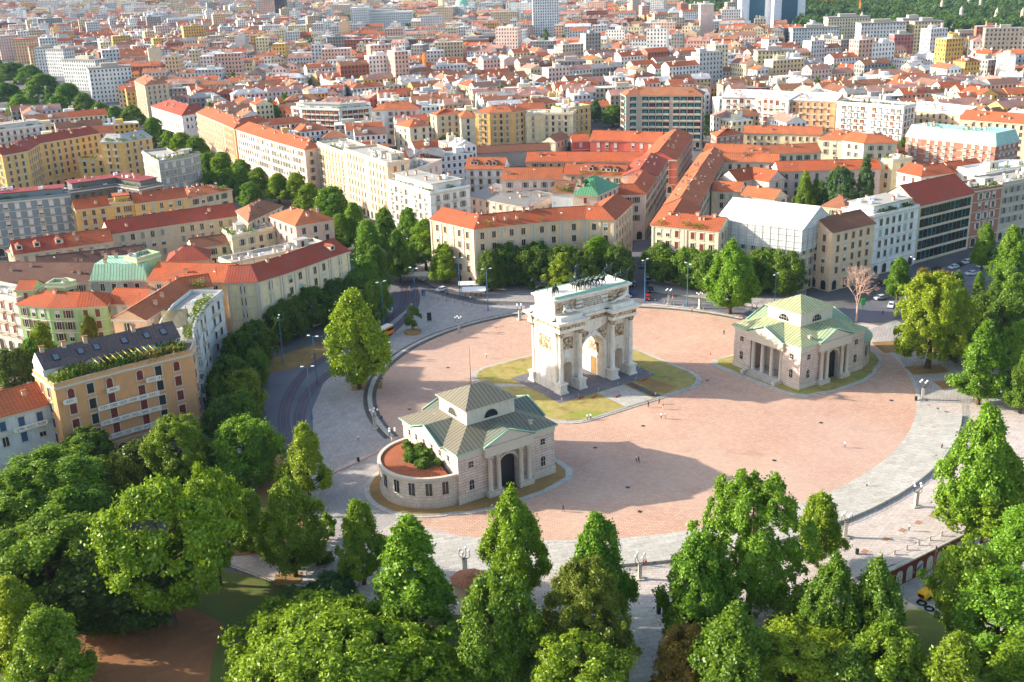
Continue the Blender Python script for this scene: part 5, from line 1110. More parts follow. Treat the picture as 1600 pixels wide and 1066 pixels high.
cyl(1453, 235, 'white cylindrical stair tower, left of two on the aqua-roofed block'); cyl(1520, 243, 'white cylindrical stair tower, right of two on the aqua-roofed block')
bld('white gable house with red roof strips left of the office roof', [(1402, 268), (1440, 276), (1490, 270)], 17, 13, 'gable', 3, 'white', 'orange', ('closed', 'b'), 5, 3.6, group=GR_R)
bld('orange-walled house with loggia behind the office block roof', [(1490, 268), (1540, 262)], 17, 12, 'gable', 3, 'peach', 'orange', ('closed', 'b'), 5, 3.6, group=GR_R)
bld('white flat-roofed house with planters right of the orange loggia house', [(1540, 272), (1600, 262), (1660, 262)], 18, 14, 'flat', 3, 'white', 'white', ('closed', 'd'), 5, 3.6, group=GR_R, extra=dict(plant=12))
bld('ochre house with brown tiled roof between scaffolding and white palace', [(1300, 364), (1367, 349)], 20, 13, 'gable', 3.6, 'peach', 'brown', ('closed', 'b'), 3.6, 3.6, group=GR_R, extra=dict(skylight=0, dish=0, chimney=2))
bld('brown hipped roof house behind the ochre one', [(1285, 322), (1320, 326)], 18, 12, 'hip', 3, 'peach', 'tan', S, 5, 3.6, group=GR_R)
bld('pale palace with glazed roof storey and arched ground floor', [(1367, 339), (1436, 323)], 21, 14, 'terrace', 3, 'white', 'grey', ('open', 'l'), 3.3, 3.8, group=GR_R, extra=dict(plant=12, unit=8))
bld('modern office block with dark window strips and red gable roof', [(1436, 322), (1521, 302)], 21, 17, 'gable', 6, 'beige', 'red', [('office', 'd'), ('office', 't'), ('office', 'd')], 2.45, 3.95, group=GR_R, ww=2.0, wh=3.0, first=0, extra=dict(skylight=6, chimney=0, dish=0, antenna=0), cap=100)
bld('house with brick-red middle storeys and green roof garden right of the office', [(1521, 299), (1566, 292)], 21.5, 13, 'flat', 3, 'brick', 'grey', ('shut', 'w'), 3.4, 3.7, group=GR_R, extra=dict(plant=14))
bld('grey ornate palace at the right edge', [(1566, 289), (1680, 268)], 22, 14, 'flat', 3, 'stone', 'grey', ('shut', 'y'), 3.4, 3.8, group=GR_R, extra=dict(plant=14))
def scaffold():
    h = 21.5; a, b, c = G(1124, 343, h), G(1252, 358, h), G(1299, 344, h)
    d = (a[0]+c[0]-b[0], a[1]+c[1]-b[1]); cx, cy_ = (a[0]+c[0])/2, (a[1]+c[1])/2
    T = thing('scaffolded_palace', 'palace wrapped in white scaffold sheeting under a temporary white roof', 'apartment building', (cx, cy_, 0), GR_R)
    P = [a, b, c, d]; FOOT.append(P)
    m = MB(); m.prism(P, 0, h-.5, 'wall', PAL['cream'], top=True); wo = part('wall', m, T)
    ctr = (cx, cy_); ex = lambda p, k: (ctr[0]+(p[0]-ctr[0])*k, ctr[1]+(p[1]-ctr[1])*k)
    Q = [ex(p, 1.05) for p in P]
    m = MB(); m.prism(Q, 14, h, 'sheeting', top=False)
    part('sheeting', m, T)
    m = MB(); Q2 = [ex(p, 1.07) for p in P]; r0 = ((Q2[0][0]+Q2[3][0])/2, (Q2[0][1]+Q2[3][1])/2); r1 = ((Q2[1][0]+Q2[2][0])/2, (Q2[1][1]+Q2[2][1])/2); zr = h+6.2
    m.face([(*Q2[0], h), (*Q2[1], h), (*r1, zr), (*r0, zr)], 'tarp'); m.face([(*Q2[2], h), (*Q2[3], h), (*r0, zr), (*r1, zr)], 'tarp'); m.face([(*Q2[1], h), (*Q2[2], h), (*r1, zr)], 'sheeting'); m.face([(*Q2[3], h), (*Q2[0], h), (*r0, zr)], 'sheeting')
    part('roof', m, T)
    m = MB()
    for (p, q) in ((Q[0], Q[1]), (Q[1], Q[2])):
        L = math.dist(p, q); n = int(L/2.6); nx, ny = (q[1]-p[1])/L*.12, -(q[0]-p[0])/L*.12
        for i in range(n+1):
            t = i/n; x, y = p[0]*(1-t)+q[0]*t+nx, p[1]*(1-t)+q[1]*t+ny; m.tube((x, y, 0), (x, y, h), .06, n=4, mat='concrete')
        for k in range(11): m.tube((p[0]+nx, p[1]+ny, 1+k*2), (q[0]+nx, q[1]+ny, 1+k*2), .05, n=4, mat='concrete')
    part('scaffold', m, T)
    for (p, q) in ((a, b), (b, c)):
        L = math.dist(p, q); n = int(L/3.6); ang = math.atan2(q[1]-p[1], q[0]-p[0])
        for f_ in range(4):
            for i in range(n):
                t = (i+.5)/n; o = link('window', window_mesh('shut' if f_ else 'round', 'l' if f_ else 'd'), wo, (p[0]*(1-t)+q[0]*t-cx, p[1]*(1-t)+q[1]*t-cy_, .8+f_*3.9)); o.rotation_euler = (0, 0, ang); o.scale = (1.1, 1, 1.25)
t = NT('sheeting'); uv = t.n('ShaderNodeUVMap').outputs[0]; br = t.n('ShaderNodeTexBrick'); br.offset = 0; t.l(uv, br.inputs[0]); br.inputs['Scale'].default_value = 1; br.inputs['Brick Width'].default_value = 2.6; br.inputs['Row Height'].default_value = 2.0; br.inputs['Mortar Size'].default_value = .07
br.inputs['Color1'].default_value = (.62, .62, .6, 1); br.inputs['Color2'].default_value = (.52, .52, .5, 1); br.inputs['Mortar'].default_value = (.33, .33, .32, 1); MAT['sheeting'] = t.fin(t.mix(t.math('MULTIPLY', t.noise(t.pos(), .4, 4), .5), br.outputs[0], (.4, .4, .38)), .8)
plain('tarp', 'F0EFEA', .5, .3, 0, .06, .3)
scaffold()
# ------------------------------------------------------------------ labels that point at one thing
LM = [('the marble arch', 912, 560), ('the tiled-apse gatehouse', 745, 720), ('the yellow-green roofed gatehouse', 1250, 560), ('the scaffolded white roof', 1210, 350), ('the dark-windowed office block', 1478, 340), ('the curved yellow palace', 850, 370),
      ('the green pyramid roof', 935, 290), ('the red barrack wing', 1060, 240), ('the teal loggia block', 1048, 190), ('the bright yellow block', 790, 195), ('the aqua mansard roof', 1500, 220), ('the slender white tower', 853, 30), ('the twin white office towers', 1205, 20), ('the slim pale water tower', 1101, 40),
      ('the white hospital block', 590, 38), ('the blue-grey block', 60, 330), ('the ochre block with red roofs', 90, 240), ('the pale green house', 100, 490), ('the mint mansard', 190, 420), ('the roof-terrace corner house', 190, 600), ('the curved cream house', 450, 425), ('the long red roof', 270, 345), ('the white avenue palace', 420, 225),
      ('the striped avenue house', 575, 260), ('the orange tram', 612, 518), ('the bare tree', 1338, 470), ('the paved ring steps', 1400, 740), ('the park gate', 1040, 965), ('the yellow compressor', 1450, 930), ('the arcade wall', 1420, 875), ('the dark purple tower', 425, 20), ('the white palace with red roof', 270, 185), ('the long hedge-roofed block', 1360, 180), ('the cedar in the courtyard', 1310, 280),
      ('the cream gridded block', 515, 180), ('the copper church dome', 723, 18), ('the far orange crane', 1342, 20), ('the bare brown clearing', 180, 1000), ('the park path fence', 390, 895), ('the sunken lane', 1480, 900), ('the small round kerbed tree', 645, 500), ('the flat grey roof with chimneys', 430, 395), ('the white-windowed block', 185, 140), ('the green balcony facade', 145, 115), ('the yellow corner tower block', 1195, 110), ('the pink-red tower block', 1405, 80), ('the broad white factory roof', 1040, 45), ('the terrace-topped cream block', 1310, 70), ('the brick apartment block', 760, 80), ('the grey glass cube', 890, 105)]
AL = []
def alabel(o, desc, px, py):
    AL.append([o, desc, px, py])
ORD = ['', 'second ', 'third ', 'fourth ', 'fifth ', 'sixth ', 'seventh ', 'eighth ', 'ninth ', 'tenth ', 'eleventh ', 'twelfth ', 'thirteenth ', 'fourteenth ', 'fifteenth ', 'sixteenth ', 'seventeenth ', 'eighteenth ', 'nineteenth ', 'twentieth ']
def finish_labels():
    groups = {}
    for o, desc, px, py in AL:
        b = min(LM, key=lambda l: abs(l[1]-px)+1.6*abs(l[2]-py)+(1e5 if math.hypot(l[1]-px, l[2]-py) < 6 else 0)); dx, dy = px-b[1], py-b[2]
        rel = ('left of' if dx < 0 else 'right of') if abs(dx) > 1.3*abs(dy) else ('behind' if dy < 0 else 'in front of')
        groups.setdefault((desc, rel, b[0]), []).append((math.hypot(dx, dy), o))
    for (desc, rel, nm), L in groups.items():
        L.sort(key=lambda q: q[0])
        for i, (d, o) in enumerate(L):
            o['label'] = f'{desc} {rel} {nm}' if len(L) == 1 else f'{desc}, {ORD[min(i, 19)]}nearest {rel} {nm}'
# ------------------------------------------------------------------ far landmarks
def tower(name, label, px, py, w, d, h, wall, cat='tower block', roofc='grey', mat='farwall', rot=None, strips=None, cap_=True):
    """block whose front foot stands at photo spot px,py"""
    x, y = G(px, py); a = -_y if rot is None else R(rot)
    T = thing(name, label, cat, (x, y, 0)); FOOT.append([(x-w/2, y-d/2), (x+w/2, y-d/2), (x+w/2, y+d/2), (x-w/2, y+d/2)])
    m = MB(); m.obox((x, y), a, w, d, 0, h, mat, PAL[wall] if isinstance(wall, str) else wall, bot=False); part('wall', m, T)
    if cap_: m = MB(); m.obox((x, y), a, w+.8, d+.8, h, h+1.2, 'wall', RPAL[roofc]); m.obox((x, y), a, w*.4, d*.4, h+1.2, h+4, 'wall', PAL['stone']); part('roof', m, T)
    if strips:
        ca, sa = math.cos(a), math.sin(a)
        for u, v, ww, dd, z0, z1, c in strips:
            m = MB(); m.obox((x+ca*u-sa*v, y+sa*u+ca*v), a, ww, dd, z0, z1, 'paint' if not c == 'glass_blue' else 'glass_blue', lin(c) if c != 'glass_blue' else (.1, .1, .1)); part('glass_wall' if c == 'glass_blue' else 'facade_strip', m, T)
    return T
def cell(x): return int(math.floor(x/4))
def far_landmarks():
    w_ = (.8, .8, .82)
    tower('residential_tower', 'slender white residential tower with slit windows against the distant town', 853, 62, 34, 26, 76, (.8, .8, .8))
    for px, lb in ((1178, 'left white office tower of two with blue glass centre'), (1228, 'right white office tower of two with blue glass centre')):
        tower('office_tower', lb, px, 42, 44, 30, 60, w_, 'office tower', 'white', 'wall', None, [(0, -15.3, 22, 1, 4, 54, 'glass_blue')])
    tower('water_tower', 'slim pale concrete tower with stepped top, left of the twin office towers', 1102, 66, 16, 14, 44, 'lpink', 'tower', 'white', 'wall', None, [(-4, -2, 9, 14, 0, 33, 'E3C4B4')])
    tower('hospital_block', 'broad white hospital block with window bands beyond green trees', 600, 54, 90, 20, 32, 'white', 'hospital', 'white')
    tower('hospital_wing', 'taller white end wing of the hospital block', 566, 56, 26, 24, 40, 'white', 'hospital', 'white')
    tower('brick_tower', 'dark purple-brown tower block beside a salmon tower', 440, 40, 24, 22, 48, (.05, .035, .05), cat='tower block')
    tower('salmon_tower', 'salmon coloured tower block left of the dark purple one', 420, 44, 24, 22, 46, 'pink')
    tower('dark_block', 'wide dark blue block at the top edge of the town', 262, 14, 120, 40, 34, (.03, .03, .07))
    tower('glass_cube', 'grey scaffolded glass cube block among orange roofs', 892, 142, 24, 16, 24, (.22, .25, .25))
    tower('corner_tower', 'yellow and green corner tower block above orange roofs', 1207, 132, 30, 16, 27, 'pale')
    tower('white_slab', 'white slab block with regular dark windows, right half of the town', 1372, 92, 44, 18, 34, 'white')
    tower('cream_slab', 'cream slab block right of the white slab', 1420, 88, 24, 18, 36, 'cream')
    tower('cream_slab', 'cream slab block with orange cap farther right', 1442, 90, 28, 18, 34, 'pale')
    tower('pink_tower', 'pink-red tower block standing before the white slab', 1405, 99, 18, 14, 26, (.5, .16, .15))
    tower('terrace_block', 'cream block with terraced balconies left of the white slab', 1320, 74, 46, 18, 32, 'cream')
    tower('balcony_block', 'white block with planted balconies before the terraced cream block', 1270, 80, 50, 18, 24, 'white')
    tower('factory_hall', 'very long low white factory roof in the distance', 1050, 52, 150, 30, 14, 'white', 'factory', 'white')
    tower('barracks', 'very long pale institution with plain roof at the right edge', 1545, 78, 180, 18, 17, 'stone', 'institution', 'tan')
    tower('brick_block', 'row of brick and white balcony blocks right of centre', 770, 92, 50, 14, 24, 'brick')
    tower('brick_block', 'brick and white balcony block beside the crane mast', 740, 95, 34, 14, 22, (.4, .12, .09))
    tower('purple_block', 'brown block with white frames in the middle of the far roofs', 620, 98, 46, 15, 24, 'brown')
    tower('long_barracks', 'long old barracks with brown roof and hedge in front', 500, 88, 120, 16, 15, 'cream', 'institution', 'brown')
    tower('window_block', 'white block with black punched windows by the avenue', 178, 158, 34, 16, 28, 'white', rot=-10)
    tower('balcony_facade', 'long pale facade block with green awnings on the avenue', 140, 140, 44, 16, 27, 'greywhite', rot=-62)
    tower('corner_slab', 'grey-white slab with dark stair strip farther up the avenue', 100, 118, 26, 16, 27, 'greywhite', rot=-60)
    tower('balcony_slab', 'white slab with balconies before an orange hipped house', 80, 112, 24, 16, 26, 'white', rot=-30)
    tower('orange_slab', 'beige block with orange hipped roof at the avenue top', 55, 98, 40, 18, 28, 'peach', rot=-25, roofc='orange')
    tower('edge_slab', 'pale block with balconies at the left edge above the trees', 12, 92, 36, 18, 26, 'lpink', rot=-25, roofc='orange')
    # church dome, campanile
    x, y = G(723, 38); T = thing('church', 'red brick church with green copper dome and slim bell tower far away', 'church', (x, y, 0))
    m = MB(); m.lathe(x, y, [(15, 0), (15, 22), (12, 22), (12, 30)], 14, 'wall', lin('B06A55'), sm=False); part('drum', m, T)
    m = MB(); m.lathe(x, y, [(12.5, 30)]+[(12*math.cos(R(a)), 30+12*math.sin(R(a))) for a in range(0, 90, 12)]+[(0, 43)], 16, 'patina'); part('dome', m, T)
    m = MB(); m.obox((x-36, y+6), .5, 8, 8, 0, 46, 'wall', PAL['cream'], False); m.obox((x-36, y+6), .5, 6, 6, 46, 54, 'wall', PAL['white'], False); part('bell_tower', m, T)
    def crane(px, py, h, jib, ang, lb):
        x, y = G(px, py); T = thing('tower_crane', lb, 'crane', (x, y, 0)); c = lin('E08A20'); m = MB()
        for a, b in ((-1, -1), (1, -1), (1, 1), (-1, 1)): m.tube((x+a, y+b, 0), (x+a, y+b, h), .3, n=4, mat='paint', col=c)
        k = 0; z = 0
        while z < h-3: s = 1 if k % 2 else -1; m.tube((x-s, y-1, z), (x+s, y-1, z+3), .2, n=4, mat='paint', col=c); m.tube((x-1, y-s, z), (x-1, y+s, z+3), .2, n=4, mat='paint', col=c); z += 3; k += 1
        part('mast', m, T); m = MB(); ca, sa = math.cos(ang), math.sin(ang)
        if jib:
            for dz in (0, 1.6): m.tube((x-ca*jib*.3, y-sa*jib*.3, h+dz), (x+ca*jib, y+sa*jib, h+dz), .4, n=4, mat='paint', col=c)
            m.tube((x, y, h), (x, y, h+8), .5, n=4, mat='paint', col=c); m.tube((x, y, h+8), (x+ca*jib*.8, y+sa*jib*.8, h+1.6), .15, n=4, mat='paint', col=c); part('jib', m, T)
    crane(1342, 38, 34, 60, math.pi-_y, 'orange tower crane with long jib before the far woods')
    crane(665, 132, 28, 0, 0, 'yellow-orange crane mast rising from the orange roofs')
    crane(75, 68, 30, 0, 0, 'orange crane mast among roofs at the upper left')
far_landmarks()
# ------------------------------------------------------------------ the town behind
OCC = set()
def in_poly(p, poly):
    c = False; n = len(poly); j = n-1
    for i in range(n):
        if (poly[i][1] > p[1]) != (poly[j][1] > p[1]) and p[0] < (poly[j][0]-poly[i][0])*(p[1]-poly[i][1])/(poly[j][1]-poly[i][1])+poly[i][0]: c = not c
        j = i
    return c
def mark(poly, mg=0):
    cx = sum(p[0] for p in poly)/len(poly); cy_ = sum(p[1] for p in poly)/len(poly)
    P = [(p[0]+(p[0]-cx)/max(math.dist(p, (cx, cy_)), .1)*mg, p[1]+(p[1]-cy_)/max(math.dist(p, (cx, cy_)), .1)*mg) for p in poly]
    for i in range(cell(min(p[0] for p in P)), cell(max(p[0] for p in P))+1):
        for j in range(cell(min(p[1] for p in P)), cell(max(p[1] for p in P))+1):
            if in_poly((i*4+2, j*4+2), P): OCC.add((i, j))
for p_ in FOOT: mark(p_, 2)
NOGO_PX = [[(540, 410), (625, 400), (505, 262), (385, 240), (300, 205), (220, 178), (150, 135), (60, 100), (-300, 60), (-300, 200), (60, 205), (160, 215), (300, 270), (420, 340)],
           [(1245, -8), (1330, -14), (1750, -30), (1750, 98), (1480, 92), (1400, 78), (1245, 56)], [(1060, 6), (1160, 6), (1160, 36), (1060, 34)], [(532, 40), (556, 40), (556, 58), (532, 58)], [(625, 36), (660, 36), (660, 56), (625, 56)],
           [(1088, 240), (1116, 240), (1130, 150), (1100, 150)], [(930, 175), (975, 175), (975, 240), (930, 240)], [(690, 215), (735, 215), (735, 265), (690, 265)], [(1148, 26), (1262, 26), (1262, 66), (1148, 66)], [(826, 50), (880, 50), (880, 84), (826, 84)], [(1088, 56), (1116, 56), (1116, 84), (1088, 84)], [(540, 50), (650, 50), (650, 70), (540, 70)], [(1230, 60), (1460, 78), (1460, 112), (1230, 104)], [(1460, 74), (1640, 74), (1640, 92), (1460, 92)], [(965, 46), (1140, 46), (1140, 62), (965, 62)]]
def lim(px):
    for x0, v in ((200, 256), (330, 190), (560, 250), (740, 300), (980, 215), (1120, 195), (1420, 232), (9999, 262)):
        if px < x0: return v
def fill_town():
    houses = []; r = random.Random(11)
    WC = ['cream', 'white', 'white', 'white', 'lpink', 'greywhite', 'greywhite', 'grey', 'pale', 'beige', 'greywhite', 'peach', 'stone', 'pink', 'white', 'lpink', 'cream', 'yellow', 'brick']
    RC = ['orange2', 'orange', 'tan', 'tan', 'dusty', 'orange2', 'rose', 'brown', 'dusty', 'orange', 'lightgrey', 'umber', 'white', 'tan']
    C_, S_ = math.cos(-_y), math.sin(-_y)
    far = 5200; sup = 230
    nu = int(2600/sup)+2
    for si in range(-14, 16):
        for sj in range(0, int(far/sup)+1):
            ox, oy = si*sup, 230+sj*sup
            # superblock centre in world: along view
            X, Y = C_*ox-S_*oy, S_*ox+C_*oy
            px, py = PJ(X, Y)
            if px < -500 or px > 2100 or py > 420 or oy > far: continue
            dist = math.hypot(X, Y); a = -_y+r.choice([0, R(-12), R(10), R(-20), R(22)])+r.gauss(0, .03)
            if px < 350 and py > 60: a = R(-8)+r.gauss(0, .03)
            ca, sa = math.cos(a), math.sin(a)
            lod = 1 if dist < 1500 else (1.25 if dist < 2600 else 1.7)
            bw, bd = r.uniform(62, 88), r.uniform(44, 60); st = 9
            u = -sup/2-20
            while u < sup/2+20:
                v = -sup/2-20
                while v < sup/2+20:
                    # a court block: front row, back row, two side rows
                    for (u0, u1, v0, v1, horiz) in ((0, bw-st, 0, 12, True), (0, bw-st, bd-st-12, bd-st, True), (0, 12, 13, bd-st-13, False), (bw-st-12, bw-st, 13, bd-st-13, False), (18, bw-st-18, 18, bd-st-17, True)):
                        t = u0 if horiz else v0; e = u1 if horiz else v1
                        while t < e-6:
                            L = min(r.uniform(13, 30)*lod, e-t)
                            if e-t-L < 8: L = e-t
                            if horiz: uu, vv, w, d = u+t+L/2, v+(v0+v1)/2, L, (v1-v0)
                            else: uu, vv, w, d = u+(u0+u1)/2, v+t+L/2, L, (u1-u0)
                            t += L
                            if d < 5: continue
                            cx, cy_ = X+ca*uu-sa*vv, Y+sa*uu+ca*vv
                            gx, gy = PJ(cx, cy_)
                            if gx < -120 or gx > 1720 or gy < -38 or gy > lim(gx): continue
                            if any(in_poly((gx, gy), q) for q in NOGO_PX): continue
                            aa = a if horiz else a+math.pi/2
                            c2, s2 = math.cos(aa), math.sin(aa)
                            pts = [(cx+c2*x_-s2*y_, cy_+s2*x_+c2*y_) for x_, y_ in ((-w/2, -d/2), (w/2, -d/2), (w/2, d/2), (-w/2, d/2), (0, 0), (0, -d/2), (0, d/2), (-w/2, 0), (w/2, 0))]
                            if any((cell(p[0]), cell(p[1])) in OCC for p in pts): continue
                            h = r.choice([9, 12, 12.5, 15.5, 15.5, 16, 19, 19.5, 22.5]) if u0 != 18 else r.choice([6, 9, 12])
                            if dist > 800 and r.random() < .16: h += r.choice([5, 8, 12, 16])
                            if gy > 150: h = min(h, 16)
                            if dist > 2600: h += 3
                            rt = r.random(); roof = 'g' if rt < .62 else ('h' if rt < .76 else 'f')
                            if h > 26: roof = 'f'
                            houses.append((dist if dist < 1200 else dist, cx, cy_, w, d, aa, h, roof, r.choice(WC), r.choice(RC), r.uniform(.85, 1.12), gx, gy))
                    v += bd
                u += bw
            k = sup/2
            mark([(X+ca*x_-sa*y_, Y+sa*x_+ca*y_) for x_, y_ in ((-k, -k), (k, -k), (k, k), (-k, k))], 8) if False else None
    # drop overlaps
    out = []; occ = set()
    houses.sort(key=lambda q: q[0])
    for hs in houses:
        _, cx, cy_, w, d, a, h = hs[:7]; ca, sa = math.cos(a), math.sin(a); cs = set()
        nx, ny = max(2, int(w/3.5)), max(2, int(d/3.5))
        for i in range(nx+1):
            for j in range(ny+1):
                x_, y_ = (i/nx-.5)*(w-3), (j/ny-.5)*(d-3); cs.add((int((cx+ca*x_-sa*y_)//3.4), int((cy_+sa*x_+ca*y_)//3.4)))
        if len(cs & occ) > .12*len(cs): continue
        occ |= cs; out.append(hs)
    return out
HOUSES = fill_town()
def house_geo(hs, W, Rf, off=(0, 0)):
    _, cx, cy_, w, d, a, h, roof, wc, rc, k, gx, gy = hs; ca, sa = math.cos(a), math.sin(a)
    q = lambda x_, y_, z: (cx+ca*x_-sa*y_, cy_+sa*x_+ca*y_, z)
    wcol = tuple(min(.85, c*k) for c in PAL[wc]); rcol = tuple(min(.8, c*(2-k)) for c in RPAL[rc]); u = 0
    P = [(-w/2, -d/2), (w/2, -d/2), (w/2, d/2), (-w/2, d/2)]
    for i in range(4):
        p, s = P[i], P[(i+1) % 4]; L = math.dist(p, s); n_ = max(1, round(L/3.1)); U = n_*3.1; blank = (i in (1, 3)) and (int(cx*7) % 3 == 0)
        W.face([q(*p, 0), q(*s, 0), q(*s, h), q(*p, h)], 'wall' if blank else 'farwall', wcol, [(0, -h), (U, -h), (U, 0), (0, 0)])
    o = .5; z = h; pr = min(d, w)*.24+.4
    if roof == 'f':
        W.face([q(-w/2, -d/2, h-.8), q(w/2, -d/2, h-.8), q(w/2, d/2, h-.8), q(-w/2, d/2, h-.8)][::1], 'concrete')
        Rf.face([q(-w/2-.1, -d/2-.1, h+.01), q(w/2+.1, -d/2-.1, h+.01), q(w/2+.1, d/2+.1, h+.01), q(-w/2-.1, d/2+.1, h+.01)], 'paint', [lin('A8A298'), lin('CFCBC2'), lin('E6E2DA'), lin('8C8A86')][int(cx) % 4])
        x0 = (int(cx*3) % 10-5)*w*.05; c_ = q(x0, 0, 0); Rf.obox(c_[:2], a, w*.28, d*.35, h, h+2.6, 'wall', wcol, False)
    elif d > w*1.05 or roof == 'g':
        if d > w*1.05:
            A = [q(-w/2-o, -d/2, z), q(-w/2-o, d/2, z), q(w/2+o, d/2, z), q(w/2+o, -d/2, z)]; r0, r1 = q(0, -d/2, z+pr), q(0, d/2, z+pr)
            Rf.face([A[0], r0, r1, A[1]], 'roof', rcol); Rf.face([A[2], r1, r0, A[3]], 'roof', rcol)
            W.face([q(-w/2, -d/2, z), q(w/2, -d/2, z), r0], 'wall', wcol); W.face([q(w/2, d/2, z), q(-w/2, d/2, z), r1], 'wall', wcol)
        else:
            r0, r1 = q(-w/2, 0, z+pr), q(w/2, 0, z+pr)
            Rf.face([q(-w/2, -d/2-o, z), q(w/2, -d/2-o, z), r1, r0], 'roof', rcol); Rf.face([q(w/2, d/2+o, z), q(-w/2, d/2+o, z), r0, r1], 'roof', rcol)
            W.face([q(w/2, -d/2, z), q(w/2, d/2, z), r1], 'wall', wcol); W.face([q(-w/2, d/2, z), q(-w/2, -d/2, z), r0], 'wall', wcol)
    else:
        b = min(w, d)*.48; r0, r1 = q(-w/2+b, 0, z+pr), q(w/2-b, 0, z+pr); A = [q(-w/2-o, -d/2-o, z), q(w/2+o, -d/2-o, z), q(w/2+o, d/2+o, z), q(-w/2-o, d/2+o, z)]
        Rf.face([A[0], A[1], r1, r0], 'roof', rcol); Rf.face([A[2], A[3], r0, r1], 'roof', rcol); Rf.face([A[1], A[2], r1], 'roof', rcol); Rf.face([A[3], A[0], r0], 'roof', rcol)
    rr = random.Random(int(cx*13+cy_*7))
    for _ in range(rr.randint(1, 3)):
        x_, y_ = rr.uniform(-.4, .4)*w, rr.uniform(-.3, .3)*d; c_ = q(x_, y_, 0); Rf.obox(c_[:2], a, rr.uniform(.8, 1.6), rr.uniform(.7, 1.1), h+.3, h+pr+rr.uniform(.2, 1.0), 'wall', rr.choice([PAL['beige'], PAL['white'], PAL['peach']]), False)
    if rr.random() < .35 and roof != 'f':
        x_ = rr.uniform(-.3, .3)*w; c_ = q(x_, -d*.3, 0); Rf.obox(c_[:2], a, 2.4, 2.2, h+.2, h+pr*.75, 'wall', PAL['white'], False)
NIND = 285
vis_h = [h for h in HOUSES if -20 < h[11] < 1620 and h[12] > -20]
IND = set(id(h) for h in vis_h[:NIND])
RN = dict(orange='orange-roofed', orange2='terracotta-roofed', tan='tan-roofed', red='red-roofed', dusty='dusty-roofed', rose='rose-roofed', umber='umber-roofed', white='white-roofed', brown='brown-roofed', lightgrey='grey-roofed', f='flat-roofed')
for hs in HOUSES:
    if id(hs) in IND:
        T = thing('town_house', '', 'house', (hs[1], hs[2], 0), 'houses of the dense town behind the piazza'); W, Rf = MB(), MB(); house_geo(hs, W, Rf); part('wall', W, T); part('roof', Rf, T)
        fl_ = {9: 'low', 12: 'low', 12.5: 'low', 15.5: 'mid-height', 16: 'mid-height'}.get(hs[6], 'tall' if hs[6] > 16 else 'low')
        px, py = PJ(hs[1], hs[2], hs[6])
        alabel(T, f"{fl_} {dict(lpink='pale pink', pale='pale yellow', greywhite='off-white').get(hs[8], hs[8])} {RN['f'] if hs[7] == 'f' else RN[hs[9]]} house", px, py)
W, Rf = MB(), MB()
for hs in HOUSES:
    if id(hs) not in IND: house_geo(hs, W, Rf)
T = thing('distant_houses', 'dense carpet of distant houses reaching the upper edge of the view', 'distant town', (800, 1400, 0)); T['kind'] = 'stuff'
part('wall', W, T, kind='stuff'); part('roof', Rf, T, kind='stuff')
print('HOUSES', len(HOUSES), 'vis', len(vis_h), 'windows', NW[0])
# ================================================================== trees
def leaf_mesh(name, C, Nn, size, rv, gv):
    """C centres, Nn normals (n,3), size (n,), colour values"""
    n = len(C); rng = np.random.default_rng(len(name)+n)
    Nn = Nn/np.maximum(np.linalg.norm(Nn, axis=1, keepdims=True), 1e-6)
    a = np.cross(Nn, rng.normal(size=(n, 3))); a /= np.maximum(np.linalg.norm(a, axis=1, keepdims=True), 1e-6); b = np.cross(Nn, a)
    s = size[:, None]; fold = Nn*s*.22
    V = np.stack([C-a*s, C-b*s*.62-fold, C+a*s, C+b*s*.62-fold], 1).reshape(-1, 3).astype(np.float32)
    me = bpy.data.meshes.new(name); me.vertices.add(4*n); me.vertices.foreach_set('co', V.ravel()); me.loops.add(4*n); me.loops.foreach_set('vertex_index', np.arange(4*n, dtype=np.int32))
    me.polygons.add(n); me.polygons.foreach_set('loop_start', (np.arange(n)*4).astype(np.int32))
    ca = me.color_attributes.new('Col', 'FLOAT_COLOR', 'CORNER'); cc = np.zeros((n, 4), dtype=np.float32); cc[:, 0] = rv; cc[:, 1] = gv; cc[:, 3] = 1; ca.data.foreach_set('color', np.repeat(cc, 4, 0).ravel())
    me.materials.append(MAT['leaves']); me.update(calc_edges=True); return me
def env(kind, t):
    if kind == 'lime': return np.sin(np.pi*np.clip(t, 0, 1)**.62)**.75
    if kind == 'plane': return np.clip(1-t, 0, 1)**.52*np.minimum(1, t*3.2+.5)*(1+.12*np.sin(t*9))
    if kind == 'cone': return (1-t)**.62*np.minimum(1, t*6+.35)
    if kind == 'poplar': return np.sin(np.pi*np.clip(t*.9+.08, 0, 1)**.7)**.6
    if kind in ('holm', 'grand'): return np.sin(np.pi*np.clip(t*.8+.16, 0, 1))**.45
    if kind == 'dome': return np.sqrt(np.clip(1-t**2, 0, 1))**.9*np.minimum(1, t*3+.55)
    if kind == 'locust': return np.sin(np.pi*np.clip(t*.85+.1, 0, 1)**1.3)**.7
    return np.sin(np.pi*t)**.6
SPEC = dict(lime=(11, 15, 260, .10, 34000, .21, 1.0), plane=(13, 17, 240, .095, 36000, .25, .8), cone=(10, 17, 260, .09, 32000, .22, 1.0), poplar=(6.5, 19, 130, .12, 16000, .26, 1.0), grand=(22, 25, 420, .062, 70000, .27, 1.0), holm=(12, 11.5, 260, .095, 32000, .22, 1.0), dome=(30, 11.5, 620, .05, 95000, .25, .9), locust=(14, 14, 150, .11, 34000, .23, .75), small=(7, 8, 40, .2, 1800, .5, 1.0), young=(5, 6, 50, .15, 4000, .2, .9), bush=(3.2, 2.4, 40, .17, 3000, .16, 1.0), mini=(9, 10, 14, .28, 260, 1.3, 1.0))
CR = {}
